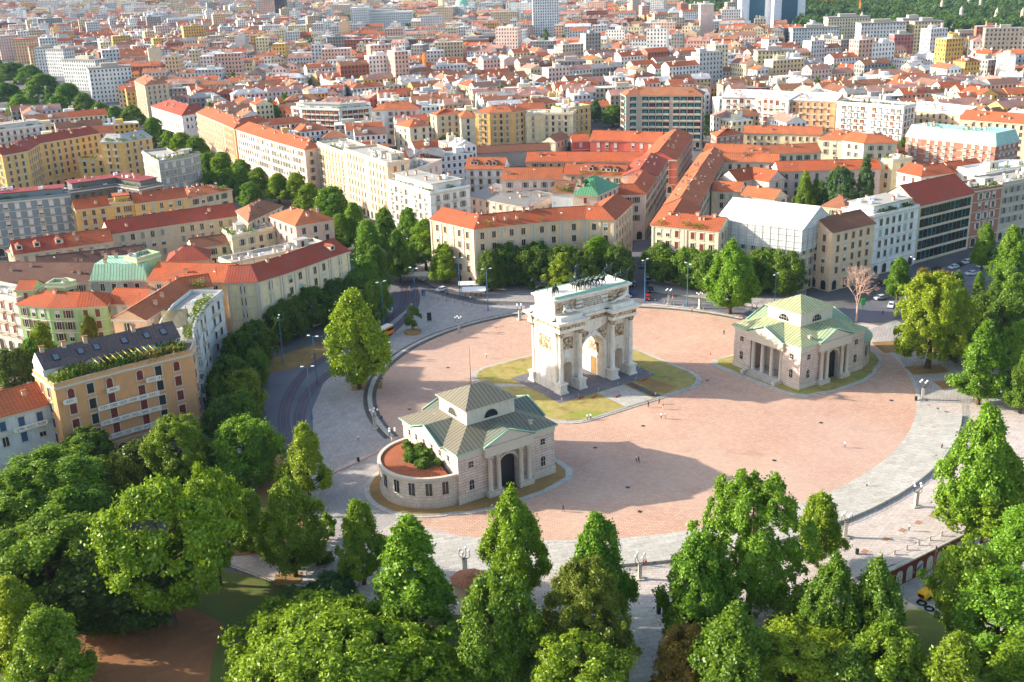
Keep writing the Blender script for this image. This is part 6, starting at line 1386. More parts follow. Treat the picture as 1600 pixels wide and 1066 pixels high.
def crown(kind, seed):
    key = (kind, seed)
    if key in CR: return CR[key]
    W, Hh, nc, rc, nl, ls, dens = SPEC[kind]; rng = np.random.default_rng(seed*31+len(kind))
    t = (np.arange(nc)+rng.random(nc))/nc; rng.shuffle(t); ang = rng.random(nc)*2*np.pi; ek = kind if kind not in ('small', 'young', 'mini', 'bush') else 'lime'
    lob = 1+.24*np.sin(ang*rng.integers(2, 4)+t*rng.uniform(-5, 5)+rng.random()*6)+.14*np.sin(ang*5+t*9+rng.random()*6)
    Rr = env(ek, t)*W/2*lob; d = Rr*(1-rc*.9)*rng.uniform(.35, 1.0, nc)**.45
    crad = W*rc*rng.uniform(.6, 1.25, nc)*np.where((rng.random(nc) < .14) & (kind not in ('mini', 'small', 'bush')), .3, 1)*(.65+.35*env(ek, t))
    cx, cyy, cz = d*np.cos(ang), d*np.sin(ang), t*Hh*.94+Hh*.02
    if kind == 'locust': cz = cz+rng.normal(size=nc)*.6
    j = 1+rng.normal(size=nc)*.07; cx = cx*j; cyy = cyy*j; cz = cz*(1+rng.normal(size=nc)*.03)
    Cc = np.stack([cx, cyy, cz], 1); per = rng.multinomial(nl, crad**2/np.sum(crad**2)); idx = np.repeat(np.arange(nc), per)
    n = len(idx); dr = rng.normal(size=(n, 3)); dr /= np.linalg.norm(dr, axis=1, keepdims=True)
    out = Cc-np.array([0, 0, Hh*.35]); out /= np.maximum(np.linalg.norm(out, axis=1, keepdims=True), .1)
    o = out[idx]; flip = (dr*o).sum(1) < -.25; dr[flip] = dr[flip]-2*(dr[flip]*o[flip]).sum(1, keepdims=True)*o[flip]
    dr[:, 2] = np.where(dr[:, 2] < -.6, -dr[:, 2]*.5, dr[:, 2])
    rad = crad[idx]*(rng.uniform(.35, 1.12, n)**.5)*np.where(rng.random(n) < .22, rng.uniform(1, 1.75, n), 1)
    P = Cc[idx]+dr*rad[:, None]*np.array([1, 1, 1.25 if kind in ('plane', 'poplar', 'cone', 'lime', 'grand') else (.62 if kind == 'locust' else .95)]); P[:, 2] = np.maximum(P[:, 2], .05)
    zt = np.percentile(P[:, 2], 99.6); P[:, 2] *= Hh/zt; rr_ = np.percentile(np.hypot(P[:, 0], P[:, 1]), 98.5); P[:, :2] *= W/2/rr_
    Nn = dr*.7+o*.35+rng.normal(size=(n, 3))*.75+np.array([0, 0, .1])
    cr_ = rng.random(nc); rv = np.clip(.55*rng.random(n)+.45*cr_[idx], 0, 1); sz = ls*rng.uniform(.6, 1.3, n)
    me = leaf_mesh('crown', P, Nn, sz, rv, rng.random(n)); CR[key] = (me, W, Hh); return CR[key]
TRK = {}
def trunk(kind, seed=0):
    if kind in TRK: return TRK[kind]
    r = random.Random(3); m = MB(); W, Hh = SPEC[kind][:2]; hb = dict(plane=3.2, lime=2.2, cone=1.5, poplar=1.5, holm=2.4, grand=3.5, dome=3.0, locust=3.5, small=2, young=1.6, bush=.3, mini=2).get(kind, 2)
    r0 = max(.12, W*.034); pts = [(0, 0, 0), (.1*r0*3, 0, hb), (.2, .15, hb+Hh*.3), (0, .2, hb+Hh*.62), (.1, 0, hb+Hh*.85)]
    for i in range(4): m.tube(pts[i], pts[i+1], r0*(1-.22*i)*(1.25 if i == 0 else 1), r0*(1-.22*(i+1)), 7, 'bark', caps=False)
    for k in range(8 if kind not in ('small', 'mini', 'bush') else 3):
        a = k*2.4; z = hb+Hh*(.02+.07*k); L = W*.36*(1-.05*k); m.tube((0, 0, z), (L*.5*math.cos(a), L*.5*math.sin(a), z+L*.35), r0*.42, r0*.25, 5, 'bark', caps=False); m.tube((L*.5*math.cos(a), L*.5*math.sin(a), z+L*.35), (L*math.cos(a+.2), L*math.sin(a+.2), z+L*.75), r0*.25, r0*.08, 5, 'bark', caps=False)
    TRK[kind] = (m.mesh('trunk'), hb); return TRK[kind]
GCOL = dict(bright=(.21, .33, .012), mid=(.115, .22, .016), dark=(.055, .115, .012), blue=(.04, .11, .035), yellow=(.30, .39, .014), olive=(.19, .20, .016), brown=(.30, .13, .035), deep=(.032, .07, .012), lush=(.15, .31, .016), teal=(.04, .13, .06), haze=(.08, .17, .04))
GNAME = dict(bright='bright green', mid='green', dark='dark green', blue='bluish green', yellow='yellow-green', olive='olive', brown='rust-brown', deep='very dark green', lush='lush green', teal='teal green', haze='hazy green')
KNAME = dict(grand='spreading tree', lime='lime tree', plane='plane tree', cone='conical tree', poplar='slender tree', holm='round-headed tree', dome='broad domed tree', locust='feathery locust tree', small='tree', young='young tree', bush='bush', mini='tree')
import zlib
_tc = [0]
def tree(kind, tx, ty, h, wpx, col, label=None, group='trees in and around the piazza', base=None, low=None):
    """kind, crown top in the photograph, height in metres, crown width in photograph pixels"""
    _tc[0] += 1
    if base: x, y = G(*base); h = HG(x, y, ty)
    else: x, y = G(tx, ty, h)
    w = wpx/FPX*math.dist((x, y, h), (0, 0, HC))
    dl = math.atan2(HC-h, math.hypot(x, y)); b_ = h*.43; k = .9 if kind in ('holm', 'dome', 'locust') else .45
    ex = (math.hypot(b_*math.cos(dl), w/2*math.sin(dl))-b_*math.cos(dl))*k*wpx/max(w, .1)
    if base: h = HG(x, y, ty+ex)
    else: x, y = G(tx, ty+ex, h)
    return plant_tree(kind, x, y, h, w, col, label, group, low)
def plant_tree(kind, x, y, h, w, col, label=None, group=None, low=None):
    if kind == 'holm' and h > 16.5 and w > 14: kind = 'grand'
    me, W, Hh = crown(kind, _tc[0] % (3 if kind in ('plane', 'lime', 'holm', 'small', 'locust') else 2)); tm, hb = trunk(kind)
    nm = {'bush': 'bush'}.get(kind, 'tree'); T = thing(nm, label or '', nm, (x, y, 0), group)
    lo = (.10 if kind in ('lime', 'cone', 'dome', 'bush', 'holm') else .16)*h if low is None else low
    T.rotation_euler = (0, 0, (x*7.3+y*3.1) % 6.28)
    s = w/W; o = link('crown', me, T, (0, 0, lo)); o.scale = (s, s, (h-lo)/Hh); c = GCOL[col]; k = rnd.uniform(.85, 1.18); o.color = (c[0]*k*rnd.uniform(.9, 1.12), c[1]*k, c[2], 1)
    st = (h-lo)/Hh; o2 = link('trunk', tm, T); o2.scale = (s, s, h*(.88 if kind != 'dome' else .66)/(hb+Hh*.85))
    if not label:
        px, py = PJ(x, y, h*.7); sz = 'small ' if h < 8 else ('tall ' if h > 17 else '')
        alabel(T, f'{sz}{GNAME[col]} {KNAME[kind]}', px, py)
    return T
# foreground park, left
for a in [('holm', 75, 700, 18, 220, 'mid'), ('holm', 170, 712, 13, 92, 'olive'), ('holm', 132, 668, 12, 95, 'dark'), ('holm', 268, 652, 17, 130, 'bright'), ('holm', 375, 655, 15, 122, 'lush'),
          ('locust', 235, 750, 27, 195, 'bright'), ('locust', 318, 728, 24, 105, 'bright'), ('locust', 60, 808, 19, 200, 'mid'), ('holm', 165, 835, 15, 210, 'deep'), ('plane', 62, 950, 17, 130, 'bright'), ('plane', 8, 905, 18, 120, 'yellow'),
          ('plane', 383, 765, 13.5, 84, 'bright'), ('lime', 445, 748, 20, 108, 'bright'), ('plane', 472, 664, 17.3, 90, 'yellow'), ('plane', 558, 782, 17, 92, 'bright'), ('young', 508, 800, 6, 40, 'bright'), ('cone', 635, 806, 23, 178, 'lush'),
          ('lime', 797, 766, 22, 118, 'bright'), ('dome', 508, 922, 13, 400, 'bright'), ('holm', 775, 893, 20, 140, 'mid'), ('plane', 935, 804, 23, 118, 'lush'), ('holm', 915, 878, 20, 165, 'olive'), ('locust', 905, 985, 14, 160, 'yellow'),
          ('holm', 1180, 740, 28, 185, 'lush'), ('plane', 1092, 836, 21, 120, 'lush'), ('plane', 1284, 770, 15, 84, 'bright'), ('lime', 1308, 868, 20, 115, 'mid'), ('lime', 1375, 874, 20, 110, 'mid'), ('lime', 1262, 910, 13, 100, 'mid'), ('lime', 1150, 945, 19, 150, 'mid'), ('holm', 1068, 975, 12, 100, 'brown'),
          ('locust', 1245, 975, 13, 170, 'yellow'), ('holm', 1392, 975, 15, 150, 'bright'), ('locust', 1522, 842, 19, 118, 'bright'), ('lime', 1545, 635, 27, 112, 'lush'), ('plane', 1565, 705, 18, 150, 'bright'), ('locust', 1570, 880, 18, 170, 'lush'), ('plane', 1500, 990, 17, 150, 'bright'), ('plane', 1600, 790, 18, 120, 'lush'),
          ('plane', 15, 735, 15, 130, 'mid'), ('plane', 110, 760, 15, 150, 'mid'), ('holm', 210, 690, 11, 90, 'deep'), ('holm', 330, 690, 10, 90, 'deep'), ('plane', 1600, 985, 14, 150, 'bright'), ('lime', 1330, 1010, 13, 150, 'mid'), 
          ('bush', 470, 918, 4.5, 95, 'deep'), ('bush', 515, 893, 4.5, 82, 'blue'), ('bush', 501, 858, 3, 38, 'deep'), ('holm', 20, 830, 15, 120, 'dark'), ('plane', 375, 610, 13, 70, 'mid'), ('holm', 1100, 900, 12, 120, 'dark')]: tree(*a, group='park trees in the foreground')
# avenue, left row beside the curved cream house
for a in [('holm', 556, 421, 13, 100, 'mid'), ('holm', 585, 440, 13, 60, 'mid'), ('holm', 520, 436, 13, 80, 'dark'), ('holm', 480, 446, 13.5, 92, 'dark'), ('holm', 448, 462, 13, 84, 'dark'), ('holm', 432, 478, 12, 60, 'dark'), ('holm', 394, 503, 13, 84, 'dark'), ('holm', 368, 520, 13, 70, 'dark'), ('holm', 356, 556, 13, 92, 'dark'), ('holm', 378, 578, 13, 90, 'olive'), ('holm', 342, 590, 12, 60, 'dark'), ('holm', 345, 620, 12, 80, 'dark'),
          ('holm', 398, 545, 11, 50, 'mid')]: tree(*a[:4], a[4]*.86, a[5],  group='dark clipped trees along the curved houses')
for a in [('lime', 564, 456, 0, 108, 'yellow', 'big sunlit yellow-green plane tree standing alone on the grey paving', (562, 608)), ('lime', 1140, 378, 0, 88, 'lush', 'tall bright green plane tree in front of the scaffolded palace', (1140, 490)), ('holm', 1446, 430, 0, 128, 'yellow', 'big yellow-green plane tree on the paving right of the yellow-green roofed gatehouse', (1449, 575)),
          ('cone', 1530, 503, 0, 84, 'lush', 'bright green conical tree at the right edge of the forecourt', (1528, 632)), ('young', 645, 477, 0, 30, 'mid', 'small young tree in a round kerbed bed on the west paving', (645, 516)), ('cone', 1592, 540, 0, 70, 'lush', 'bright conical tree cut by the right edge of the photo', (1596, 640)), ('plane', 992, 0, 0, 1, 'mid', None, None)]:
    if a[1] == 992: continue
    tree(*a[:6], a[6], 'trees on the paving of the piazza', a[7])
tree('cone', 1347, 243, 0, 40, 'teal', 'tall pointed spruce in the right courtyard before the cream house', None, (1347, 340)); tree('holm', 1309, 262, 0, 58, 'teal', 'broad dark cedar beside the pointed spruce in the right courtyard', None, (1309, 338)); tree('poplar', 1272, 278, 0, 18, 'mid', 'narrow clipped conifer left of the courtyard cedar', None, (1272, 336)); tree('plane', 1255, 268, 0, 34, 'bright', 'light green courtyard tree behind the scaffolded roof', None, (1255, 336))
for a in [('holm', 790, 379, 15, 84, 'dark'), ('holm', 838, 381, 15, 86, 'dark'), ('holm', 880, 384, 15, 70, 'dark'), ('holm', 965, 383, 15, 60, 'dark'), ('plane', 880, 396, 14, 62, 'yellow'), ('plane', 932, 371, 16, 84, 'bright'), ('holm', 1038, 378, 14, 72, 'mid'), ('holm', 1082, 384, 14, 78, 'mid'), ('holm', 1112, 392, 14, 60, 'mid'), ('holm', 1192, 390, 14, 72, 'mid'), ('holm', 1228, 392, 14, 78, 'mid'), ('holm', 1165, 400, 13, 50, 'mid'), ('holm', 765, 392, 14, 50, 'dark'), ('holm', 912, 392, 14, 60, 'dark')]: tree(*a, group='round clipped trees behind the ring road')
# avenue right
for a in [('plane', 636, 325, 19, 49, 'lush'), ('plane', 662, 343, 19, 70, 'lush'), ('plane', 692, 382, 14, 59, 'bright'), ('plane', 600, 326, 18, 47, 'lush'), ('plane', 572, 345, 22, 73, 'lush'), ('plane', 551, 318, 18, 51, 'bright'), ('plane', 515, 292, 17, 73, 'lush'), ('plane', 482, 286, 15, 51, 'bright'), ('plane', 462, 270, 15, 49, 'bright'), ('plane', 432, 272, 14, 54, 'bright'), ('plane', 402, 262, 14, 49, 'bright'), ('plane', 374, 250, 16, 49, 'lush'), ('plane', 346, 238, 18, 68, 'bright'), ('plane', 322, 240, 17, 47, 'lush'), ('plane', 620, 360, 19, 51, 'mid'), ('plane', 585, 385, 17, 59, 'mid'), ('plane', 530, 335, 15, 59, 'bright'), ('plane', 570, 400, 16, 59, 'lush'),
          ('plane', 18, 98, 20, 61, 'mid'), ('plane', 45, 102, 19, 47, 'lush'), ('plane', 64, 116, 20, 59, 'lush'), ('plane', 28, 148, 18, 51, 'lush'), ('plane', 104, 130, 18, 51, 'lush'), ('plane', 130, 146, 17, 40, 'mid'), ('plane', 88, 150, 17, 40, 'lush'), ('plane', 155, 160, 17, 40, 'bright'), ('plane', 178, 166, 15, 35, 'lush'), ('plane', 205, 165, 17, 51, 'mid'), ('plane', 238, 184, 18, 51, 'lush'), ('plane', 282, 207, 15, 47, 'bright'), ('plane', 306, 214, 16, 49, 'lush'), ('plane', 8, 130, 18, 47, 'mid'), ('plane', 55, 165, 15, 42, 'lush'), ('plane', 110, 175, 14, 42, 'lush'), ('plane', 140, 180, 13, 35, 'bright'), ('plane', 262, 205, 14, 35, 'bright'), ('plane', 70, 185, 14, 40, 'mid'), ('plane', 355, 265, 14, 51, 'lush'), ('plane', 390, 285, 13, 47, 'lush'), ('plane', 330, 268, 14, 51, 'lush')]: tree(*a, group='avenue trees')
# right side
for a in [('plane', 1408, 403, 14, 50, 'lush'), ('holm', 1448, 423, 13, 50, 'brown'), ('holm', 1472, 424, 13, 50, 'brown'), ('plane', 1498, 425, 12, 36, 'blue'), ('plane', 1542, 350, 17, 38, 'lush'), ('poplar', 1532, 425, 10, 20, 'lush'), ('plane', 1585, 356, 22, 62, 'lush'), ('plane', 1590, 430, 18, 70, 'mid'), ('holm', 1540, 462, 14, 84, 'dark'), ('holm', 1572, 489, 12, 34, 'brown'), ('plane', 1500, 452, 14, 62, 'mid'), ('holm', 1575, 470, 16, 80, 'dark'), ('plane', 1600, 500, 15, 70, 'lush'), ('plane', 1558, 440, 12, 40, 'mid'), ('holm', 1500, 500, 12, 60, 'blue'), ('plane', 1605, 560, 14, 60, 'mid'),
          ('poplar', 1264, 282, 12, 16, 'mid'), ('poplar', 1284, 284, 12, 20, 'mid'), ('plane', 1262, 266, 12, 34, 'bright'), ('poplar', 1246, 290, 9, 14, 'bright'), ('small', 1215, 292, 8, 20, 'bright'), ('small', 1227, 293, 8, 22, 'lush'), ('small', 1135, 267, 5, 30, 'mid'),
          ('plane', 958, 164, 14, 50, 'mid'), ('plane', 930, 157, 15, 26, 'teal'), ('holm', 708, 210, 14, 34, 'teal'), ('holm', 694, 214, 12, 24, 'teal'), ('small', 605, 204, 7, 16, 'mid'), ('plane', 1078, 192, 12, 34, 'bright'), ('small', 1018, 192, 9, 26, 'yellow'), ('small', 1046, 196, 7, 22, 'mid'), ('small', 985, 185, 9, 24, 'mid'), ('small', 915, 198, 6, 26, 'lush'), ('small', 899, 222, 6, 24, 'dark'), ('small', 916, 224, 7, 22, 'dark'), ('small', 970, 228, 4, 30, 'lush'), ('plane', 1412, 215, 12, 20, 'mid'), ('plane', 1104, 178, 15, 26, 'teal'), ('small', 843, 312, 7, 14, 'mid'), ('small', 858, 316, 6, 12, 'mid'), ('plane', 1004, 310, 9, 26, 'dark'),
          ('plane', 62, 505, 15, 62, 'bright'), ('plane', 136, 494, 14, 44, 'olive'), ('holm', 15, 545, 13, 66, 'deep'), ('plane', 45, 530, 13, 50, 'lush'), ('plane', 1336, 60, 17, 18, 'teal'), ('plane', 310, 150, 12, 34, 'mid'), ('plane', 336, 146, 12, 34, 'mid'), ('small', 370, 68, 12, 16, 'bright'), ('plane', 180, 58, 13, 20, 'bright'), ('small', 30, 20, 14, 26, 'mid')]: tree(*a)
# small trees in the courts of the town
rt = random.Random(5); OC = set((int(h[1]//8), int(h[2]//8)) for h in HOUSES); n_ = 0
while n_ < 150:
    px, py = rt.uniform(0, 1600), rt.uniform(20, 200)
    if py > lim(px)-20: continue
    x, y = G(px, py)
    if (int(x//8), int(y//8)) in OC or (cell(x), cell(y)) in OCC: continue
    plant_tree('small', x, y, rt.uniform(13, 19), rt.uniform(9, 14), rt.choice(['mid', 'haze', 'lush', 'haze']), group='trees in the courts of the far town'); n_ += 1
# far woods beyond the town: one mass
def woods(name, label, polys, n, seed):
    rng = np.random.default_rng(seed); me, W, Hh = crown('mini', 0); nv = len(me.vertices); base = np.empty(nv*3, dtype=np.float32); me.vertices.foreach_get('co', base); base = base.reshape(-1, 3); npl = len(me.polygons)
    V, Cc = [], []; cnt = 0; bb = [(min(p[0] for p in q), max(p[0] for p in q), min(p[1] for p in q), max(p[1] for p in q)) for q in polys]; ar = np.array([(b[1]-b[0])*(b[3]-b[2]) for b in bb]); ar = ar/ar.sum()
    while cnt < n:
        k = rng.choice(len(polys), p=ar); b = bb[k]; px, py = rng.uniform(b[0], b[1]), rng.uniform(b[2], b[3])
        if not in_poly((px, py), polys[k]): continue
        x, y = G(px, py); s = rng.uniform(1.3, 2.3); hs_ = rng.uniform(1.2, 2.1); a = rng.uniform(0, 6.28); ca, sa = math.cos(a), math.sin(a)
        q = base*np.array([s, s, hs_]); q = np.stack([q[:, 0]*ca-q[:, 1]*sa+x, q[:, 0]*sa+q[:, 1]*ca+y, q[:, 2]], 1); V.append(q); Cc.append(np.full(npl, rng.random())); cnt += 1
    V = np.concatenate(V).astype(np.float32); Cc = np.concatenate(Cc); n4 = len(V); out = bpy.data.meshes.new(name); out.vertices.add(n4); out.vertices.foreach_set('co', V.ravel()); out.loops.add(n4); out.loops.foreach_set('vertex_index', np.arange(n4, dtype=np.int32)); out.polygons.add(n4//4); out.polygons.foreach_set('loop_start', (np.arange(n4//4)*4).astype(np.int32))
    ca = out.color_attributes.new('Col', 'FLOAT_COLOR', 'CORNER'); cc = np.zeros((n4//4, 4), dtype=np.float32); cc[:, 0] = np.clip(Cc+rng.normal(size=len(Cc))*.15, 0, 1); cc[:, 1] = .5; cc[:, 3] = 1; ca.data.foreach_set('color', np.repeat(cc, 4, 0).ravel()); out.materials.append(MAT['leaves']); out.update(calc_edges=True)
    o = link(name, out); o.color = (.022, .085, .04, 1); o['kind'] = 'stuff'; o['label'] = label; o['category'] = 'woods'
woods('woods', 'blue-green wooded park and cemetery grounds beyond the town, upper right', [[(1245, -8), (1330, -14), (1750, -30), (1750, 60), (1480, 60), (1400, 68), (1245, 54)], NOGO_PX[2]], 3200, 3)
woods('tree_belt', 'belts of distant trees either side of the white hospital block', [NOGO_PX[3], NOGO_PX[4], [(470, 84), (535, 82), (535, 88), (470, 90)]], 160, 4)
# monuments among the far trees
for i, (px, py) in enumerate([(1512, 24), (1470, 28), (1530, 26), (1500, 42), (1555, 46), (1595, 46), (1345, 52)]):
    x, y = G(px, py); T = MB(); T.lathe(x, y, [(4, 0), (4, 16), (2.5, 18), (2.5, 22), (0, 27)], 8, 'wall', PAL['stone'], sm=False); o = solo('monument', T, '', 'monument', (x, y, 0), 'stone monuments among the far trees'); alabel(o, 'pale stone monument among the far woods', px, py-10)
# bare tree
def bare_tree():
    r = random.Random(9); m = MB(); x0, y0 = G(1338, 503)
    def br(p, d, L, rad, dep):
        q = p+d*L; m.tube(p, q, rad, rad*.72, 5 if dep > 2 else 3, 'barebark', caps=False)
        if dep == 0: return
        for _ in range(3 if dep > 1 else 4):
            nd = (d+Vector((r.gauss(0, .55), r.gauss(0, .55), r.gauss(.12, .3)))).normalized(); br(q, nd, L*r.uniform(.62, .85), rad*.62, dep-1)
    br(Vector((x0, y0, 0)), Vector((0, 0, 1)), 5.2, .34, 6); return m, x0, y0
plain('barebark', 'C9A590', .9, .1, 0, .15, 2)
m, x0, y0 = bare_tree(); T = thing('bare_tree', 'bare leafless tree with pale pinkish twigs behind the yellow-green roofed gatehouse', 'tree', (x0, y0, 0)); part('trunk', m, T)
# garden on the tiled apse
for i in range(26):
    a = R(rt.uniform(110, 250)); rr = rt.uniform(.6, 5.0); o = link('roof_plant', crown('bush', i % 2)[0], bpy.data.objects['gatehouse'], (102+rr*math.cos(a)-bpy.data.objects['gatehouse'].location.x, 187.47+rr*1.9*math.sin(a)-bpy.data.objects['gatehouse'].location.y, 6.7)); s_ = rt.uniform(.55, .95); o.scale = (s_, s_, s_*1.1); o.color = (.10, .22, .02, 1)
# hedges under the clipped trees
# ================================================================== street furniture, vehicles, people
def globe_lamp():
    T = thing('globe_lamp', '', 'street lamp', (0, 0, 0), 'four-globe lamps round the piazza')
    m = MB(); m.box(-.75, .75, -.75, .75, 0, .25, 'pale_stone'); m.box(-.32, .32, -.32, .32, .25, 3.1, 'pale_stone'); m.box(-.4, .4, -.4, .4, 3.1, 3.25, 'pale_stone'); link('pillar', m.mesh('pillar'), T)
    for k in range(4):
        a = k*math.pi/2+.4; m = MB(); ca, sa = math.cos(a), math.sin(a)
        pts = [(0, 3.3), (.6, 3.3), (1.0, 3.7), (1.05, 4.3), (.9, 4.7)]
        for (r0, z0), (r1, z1) in zip(pts, pts[1:]): m.tube((ca*r0, sa*r0, z0), (ca*r1, sa*r1, z1), .06, n=5, mat='iron')
        arm = link('arm', m.mesh('arm'), T); m = MB(); m.sphere((ca*.9, sa*.9, 4.95), .27, 'globe'); link('globe', m.mesh('globe'), arm)
    return T
def tall_lamp(h=14):
    T = thing('lamp_post', '', 'lamp post', (0, 0, 0), 'tall blue lamp posts'); m = MB(); m.lathe(0, 0, [(.22, 0), (.2, 1.2), (.14, 1.3), (.09, h)], 8, 'pole_blue'); link('pole', m.mesh('pole'), T)
    for s in (-1, 1): m = MB(); m.tube((0, 0, h-.3), (s*1.1, 0, h), .05, mat='pole_blue'); m.box(min(s*.9, s*1.7), max(s*.9, s*1.7), -.2, .2, h, h+.16, 'globe'); link('lamp_head', m.mesh('lamp_head'), T)
    return T
def spread(proto, spots, desc, rots=None, lab=None):
    for i, (px, py) in enumerate(spots):
        o = proto if i == 0 else copy_tree(proto); x, y = G(px, py); o.location = (x, y, .05); o.rotation_euler = (0, 0, rots[i] if rots else (px*.7) % 3); alabel(o, desc if not lab else lab[i], px, py-10)
spread(globe_lamp(), [(586, 670), (615, 702), (717, 520), (812, 500), (606, 562), (1441, 625), (1431, 792), (1471, 762), (1321, 840), (1000, 905), (727, 897), (1045, 476), (1093, 482), (1178, 498), (1434, 560), (1498, 548), (1470, 462)], 'four-globe lamp on a square stone pillar')
spread(tall_lamp(), [(1007.5, 471), (1073.5, 478), (1209, 497), (762.6, 486), (719, 466), (496, 602), (488, 655), (443, 568), (650, 484), (600, 508), (560, 470), (1420, 470)], 'tall slim blue lamp post')
# bollards with chains
def bollard():
    m = MB(); m.lathe(0, 0, [(.22, 0), (.2, .1), (.16, .75), (.2, .8), (.16, .95), (0, 1.0)], 8, 'concrete'); return m.mesh('bollard')
bm_ = bollard()
def posts(path, step, group, desc, chain=True, h=1.0):
    P = polypath([G(*p) for p in path], 6); d = 0; last = None; m = MB(); k = 0
    for a, b in zip(P, P[1:]):
        L = math.dist(a, b); t = 0
        while d <= L:
            x, y = a[0]+(b[0]-a[0])*d/L, a[1]+(b[1]-a[1])*d/L; o = link('bollard', bm_, None, (x, y, .06)); o['category'] = 'bollard'; o['group'] = group; o['label'] = ''; o.scale = (1, 1, h); px, py = PJ(x, y, .5); alabel(o, desc, px, py)
            if last and chain:
                for q in range(4):
                    z = lambda s: .85-.35*math.sin(math.pi*s); s0, s1 = q/4, (q+1)/4; m.tube((last[0]+(x-last[0])*s0, last[1]+(y-last[1])*s0, z(s0)), (last[0]+(x-last[0])*s1, last[1]+(y-last[1])*s1, z(s1)), .035, n=3, mat='iron', caps=False)
            last = (x, y); d += step
        d -= L
    if m.f: solo('chain', m, 'sagging chain strung between the '+group, 'chain')
posts([(680, 524), (745, 504), (812, 492), (828, 490)], 3.6, 'bollards by the northwest ring', 'stone bollard with chain')
posts([(1378, 874), (1420, 858), (1460, 842), (1500, 826)], 3.2, 'bollards above the arcade wall', 'short chained bollard')
posts([(1010, 468), (1060, 478), (1110, 486)], 3.5, 'bollards on the ring road kerb', 'white bollard by the road', False, .7)
posts([(640, 452), (665, 464), (700, 472), (745, 480)], 3.5, 'bollards before the cafe pavement', 'bollard by the cafe', False)
posts([(1440, 570), (1475, 552), (1510, 545)], 4, 'bollards by the east paving', 'stone bollard', False)
def rail(path, label, h=1.1, step=2.0, z=0.03, mat='iron'):
    P = polypath([G(*p) for p in path], 5); m = MB()
    for zz in (h, h*.5): [m.tube((*a, z+zz), (*b, z+zz), .035, n=4, mat=mat, caps=False) for a, b in zip(P, P[1:])]
    d = 0
    for a, b in zip(P, P[1:]):
        L = math.dist(a, b)
        while d <= L: x, y = a[0]+(b[0]-a[0])*d/L, a[1]+(b[1]-a[1])*d/L; m.tube((x, y, z), (x, y, z+h), .04, n=4, mat=mat); d += step
        d -= L
    solo('railing', m, label, 'fence')
rail([(346, 885), (400, 905), (440, 922), (470, 935)], 'low iron fence edging the grey path in the park')
rail([(820, 972), (850, 970), (880, 970)], 'pale park railing between dark trees near the gate', 1.6, .5, mat='concrete')
rail([(500, 540), (540, 525), (562, 512)], 'thin railing by the tram stop')
rail([(655, 447), (690, 463), (740, 474), (800, 480)], 'thin railing in front of the cafe pavement')
sheet('park_path', [(335, 850), (372, 862), (420, 880), (480, 905), (540, 900), (520, 850), (470, 855), (395, 845)], .05, 'grey_paving', True)
sheet('park_path', [(330, 845), (480, 850), (480, 700), (440, 690), (405, 760), (340, 840)], .048, 'dry_soil', True)
# park gate
x, y = G(1038, 965); T = thing('park_gate', 'dark iron park gate leaf standing open beside the front path', 'gate', (x, y, 0))
m = MB(); m.box(x-.25, x+.25, y-.25, y+.25, 0, 3.4, 'iron'); m.box(x-.3, x+.3, y+1.2, y+1.7, 0, 3.4, 'iron'); part('post', m, T)
m = MB(); [m.tube((x+.3+k*.35, y, .2), (x+.3+k*.35, y, 2.4), .04, n=4, mat='iron') for k in range(14)]; [m.tube((x+.3, y, z), (x+4.9, y, z), .06, n=4, mat='iron') for z in (.3, 1.3, 2.3)]; part('gate_leaf', m, T)
# arcade wall over the sunken lane
T = thing('arcade_wall', 'dark red brick retaining wall with pale blind arches and graffiti above the sunken lane', 'retaining wall', (170, 107.3, -4.6))
m = MB(); ext_xz(m, [(140, -4.6), (215, -4.6), (215, .35), (140, .35)], 106.95, 107.6, 'redbrick') if False else None
plain('redbrick', '6A3528', .9, .1, 0, .3, 3)
m.box(140, 215, 106.95, 107.3, -4.6, -.3, 'redbrick'); part('wall', m, T)
m = MB(); m.box(139.5, 215.5, 106.7, 107.6, -.3, .0, 'pale_stone'); part('coping', m, T)
for k in range(24):
    cx = 143+k*3; m = MB(); m.face([(cx-.95, 106.92, -4.4), (cx+.95, 106.92, -4.4)]+[(cx+.95*math.cos(math.pi*i/8), 106.92, -2.3+.95*math.sin(math.pi*i/8)) for i in range(9)], 'pale_stone'); pa = part('blind_arch', m, T)
    if k in (3, 6, 9):
        m = MB(); r = random.Random(k); c = [lin('2F6FB8'), lin('C8506A'), lin('3A9AA0')][k % 3]
        for _ in range(5): u, v = cx+r.uniform(-.6, .6), r.uniform(-4, -2.2); m.tube((u-.3, 106.88, v-.3), (u+.3, 106.88, v+.35), .12, n=4, mat='paint', col=c)
        part('graffiti', m, pa)
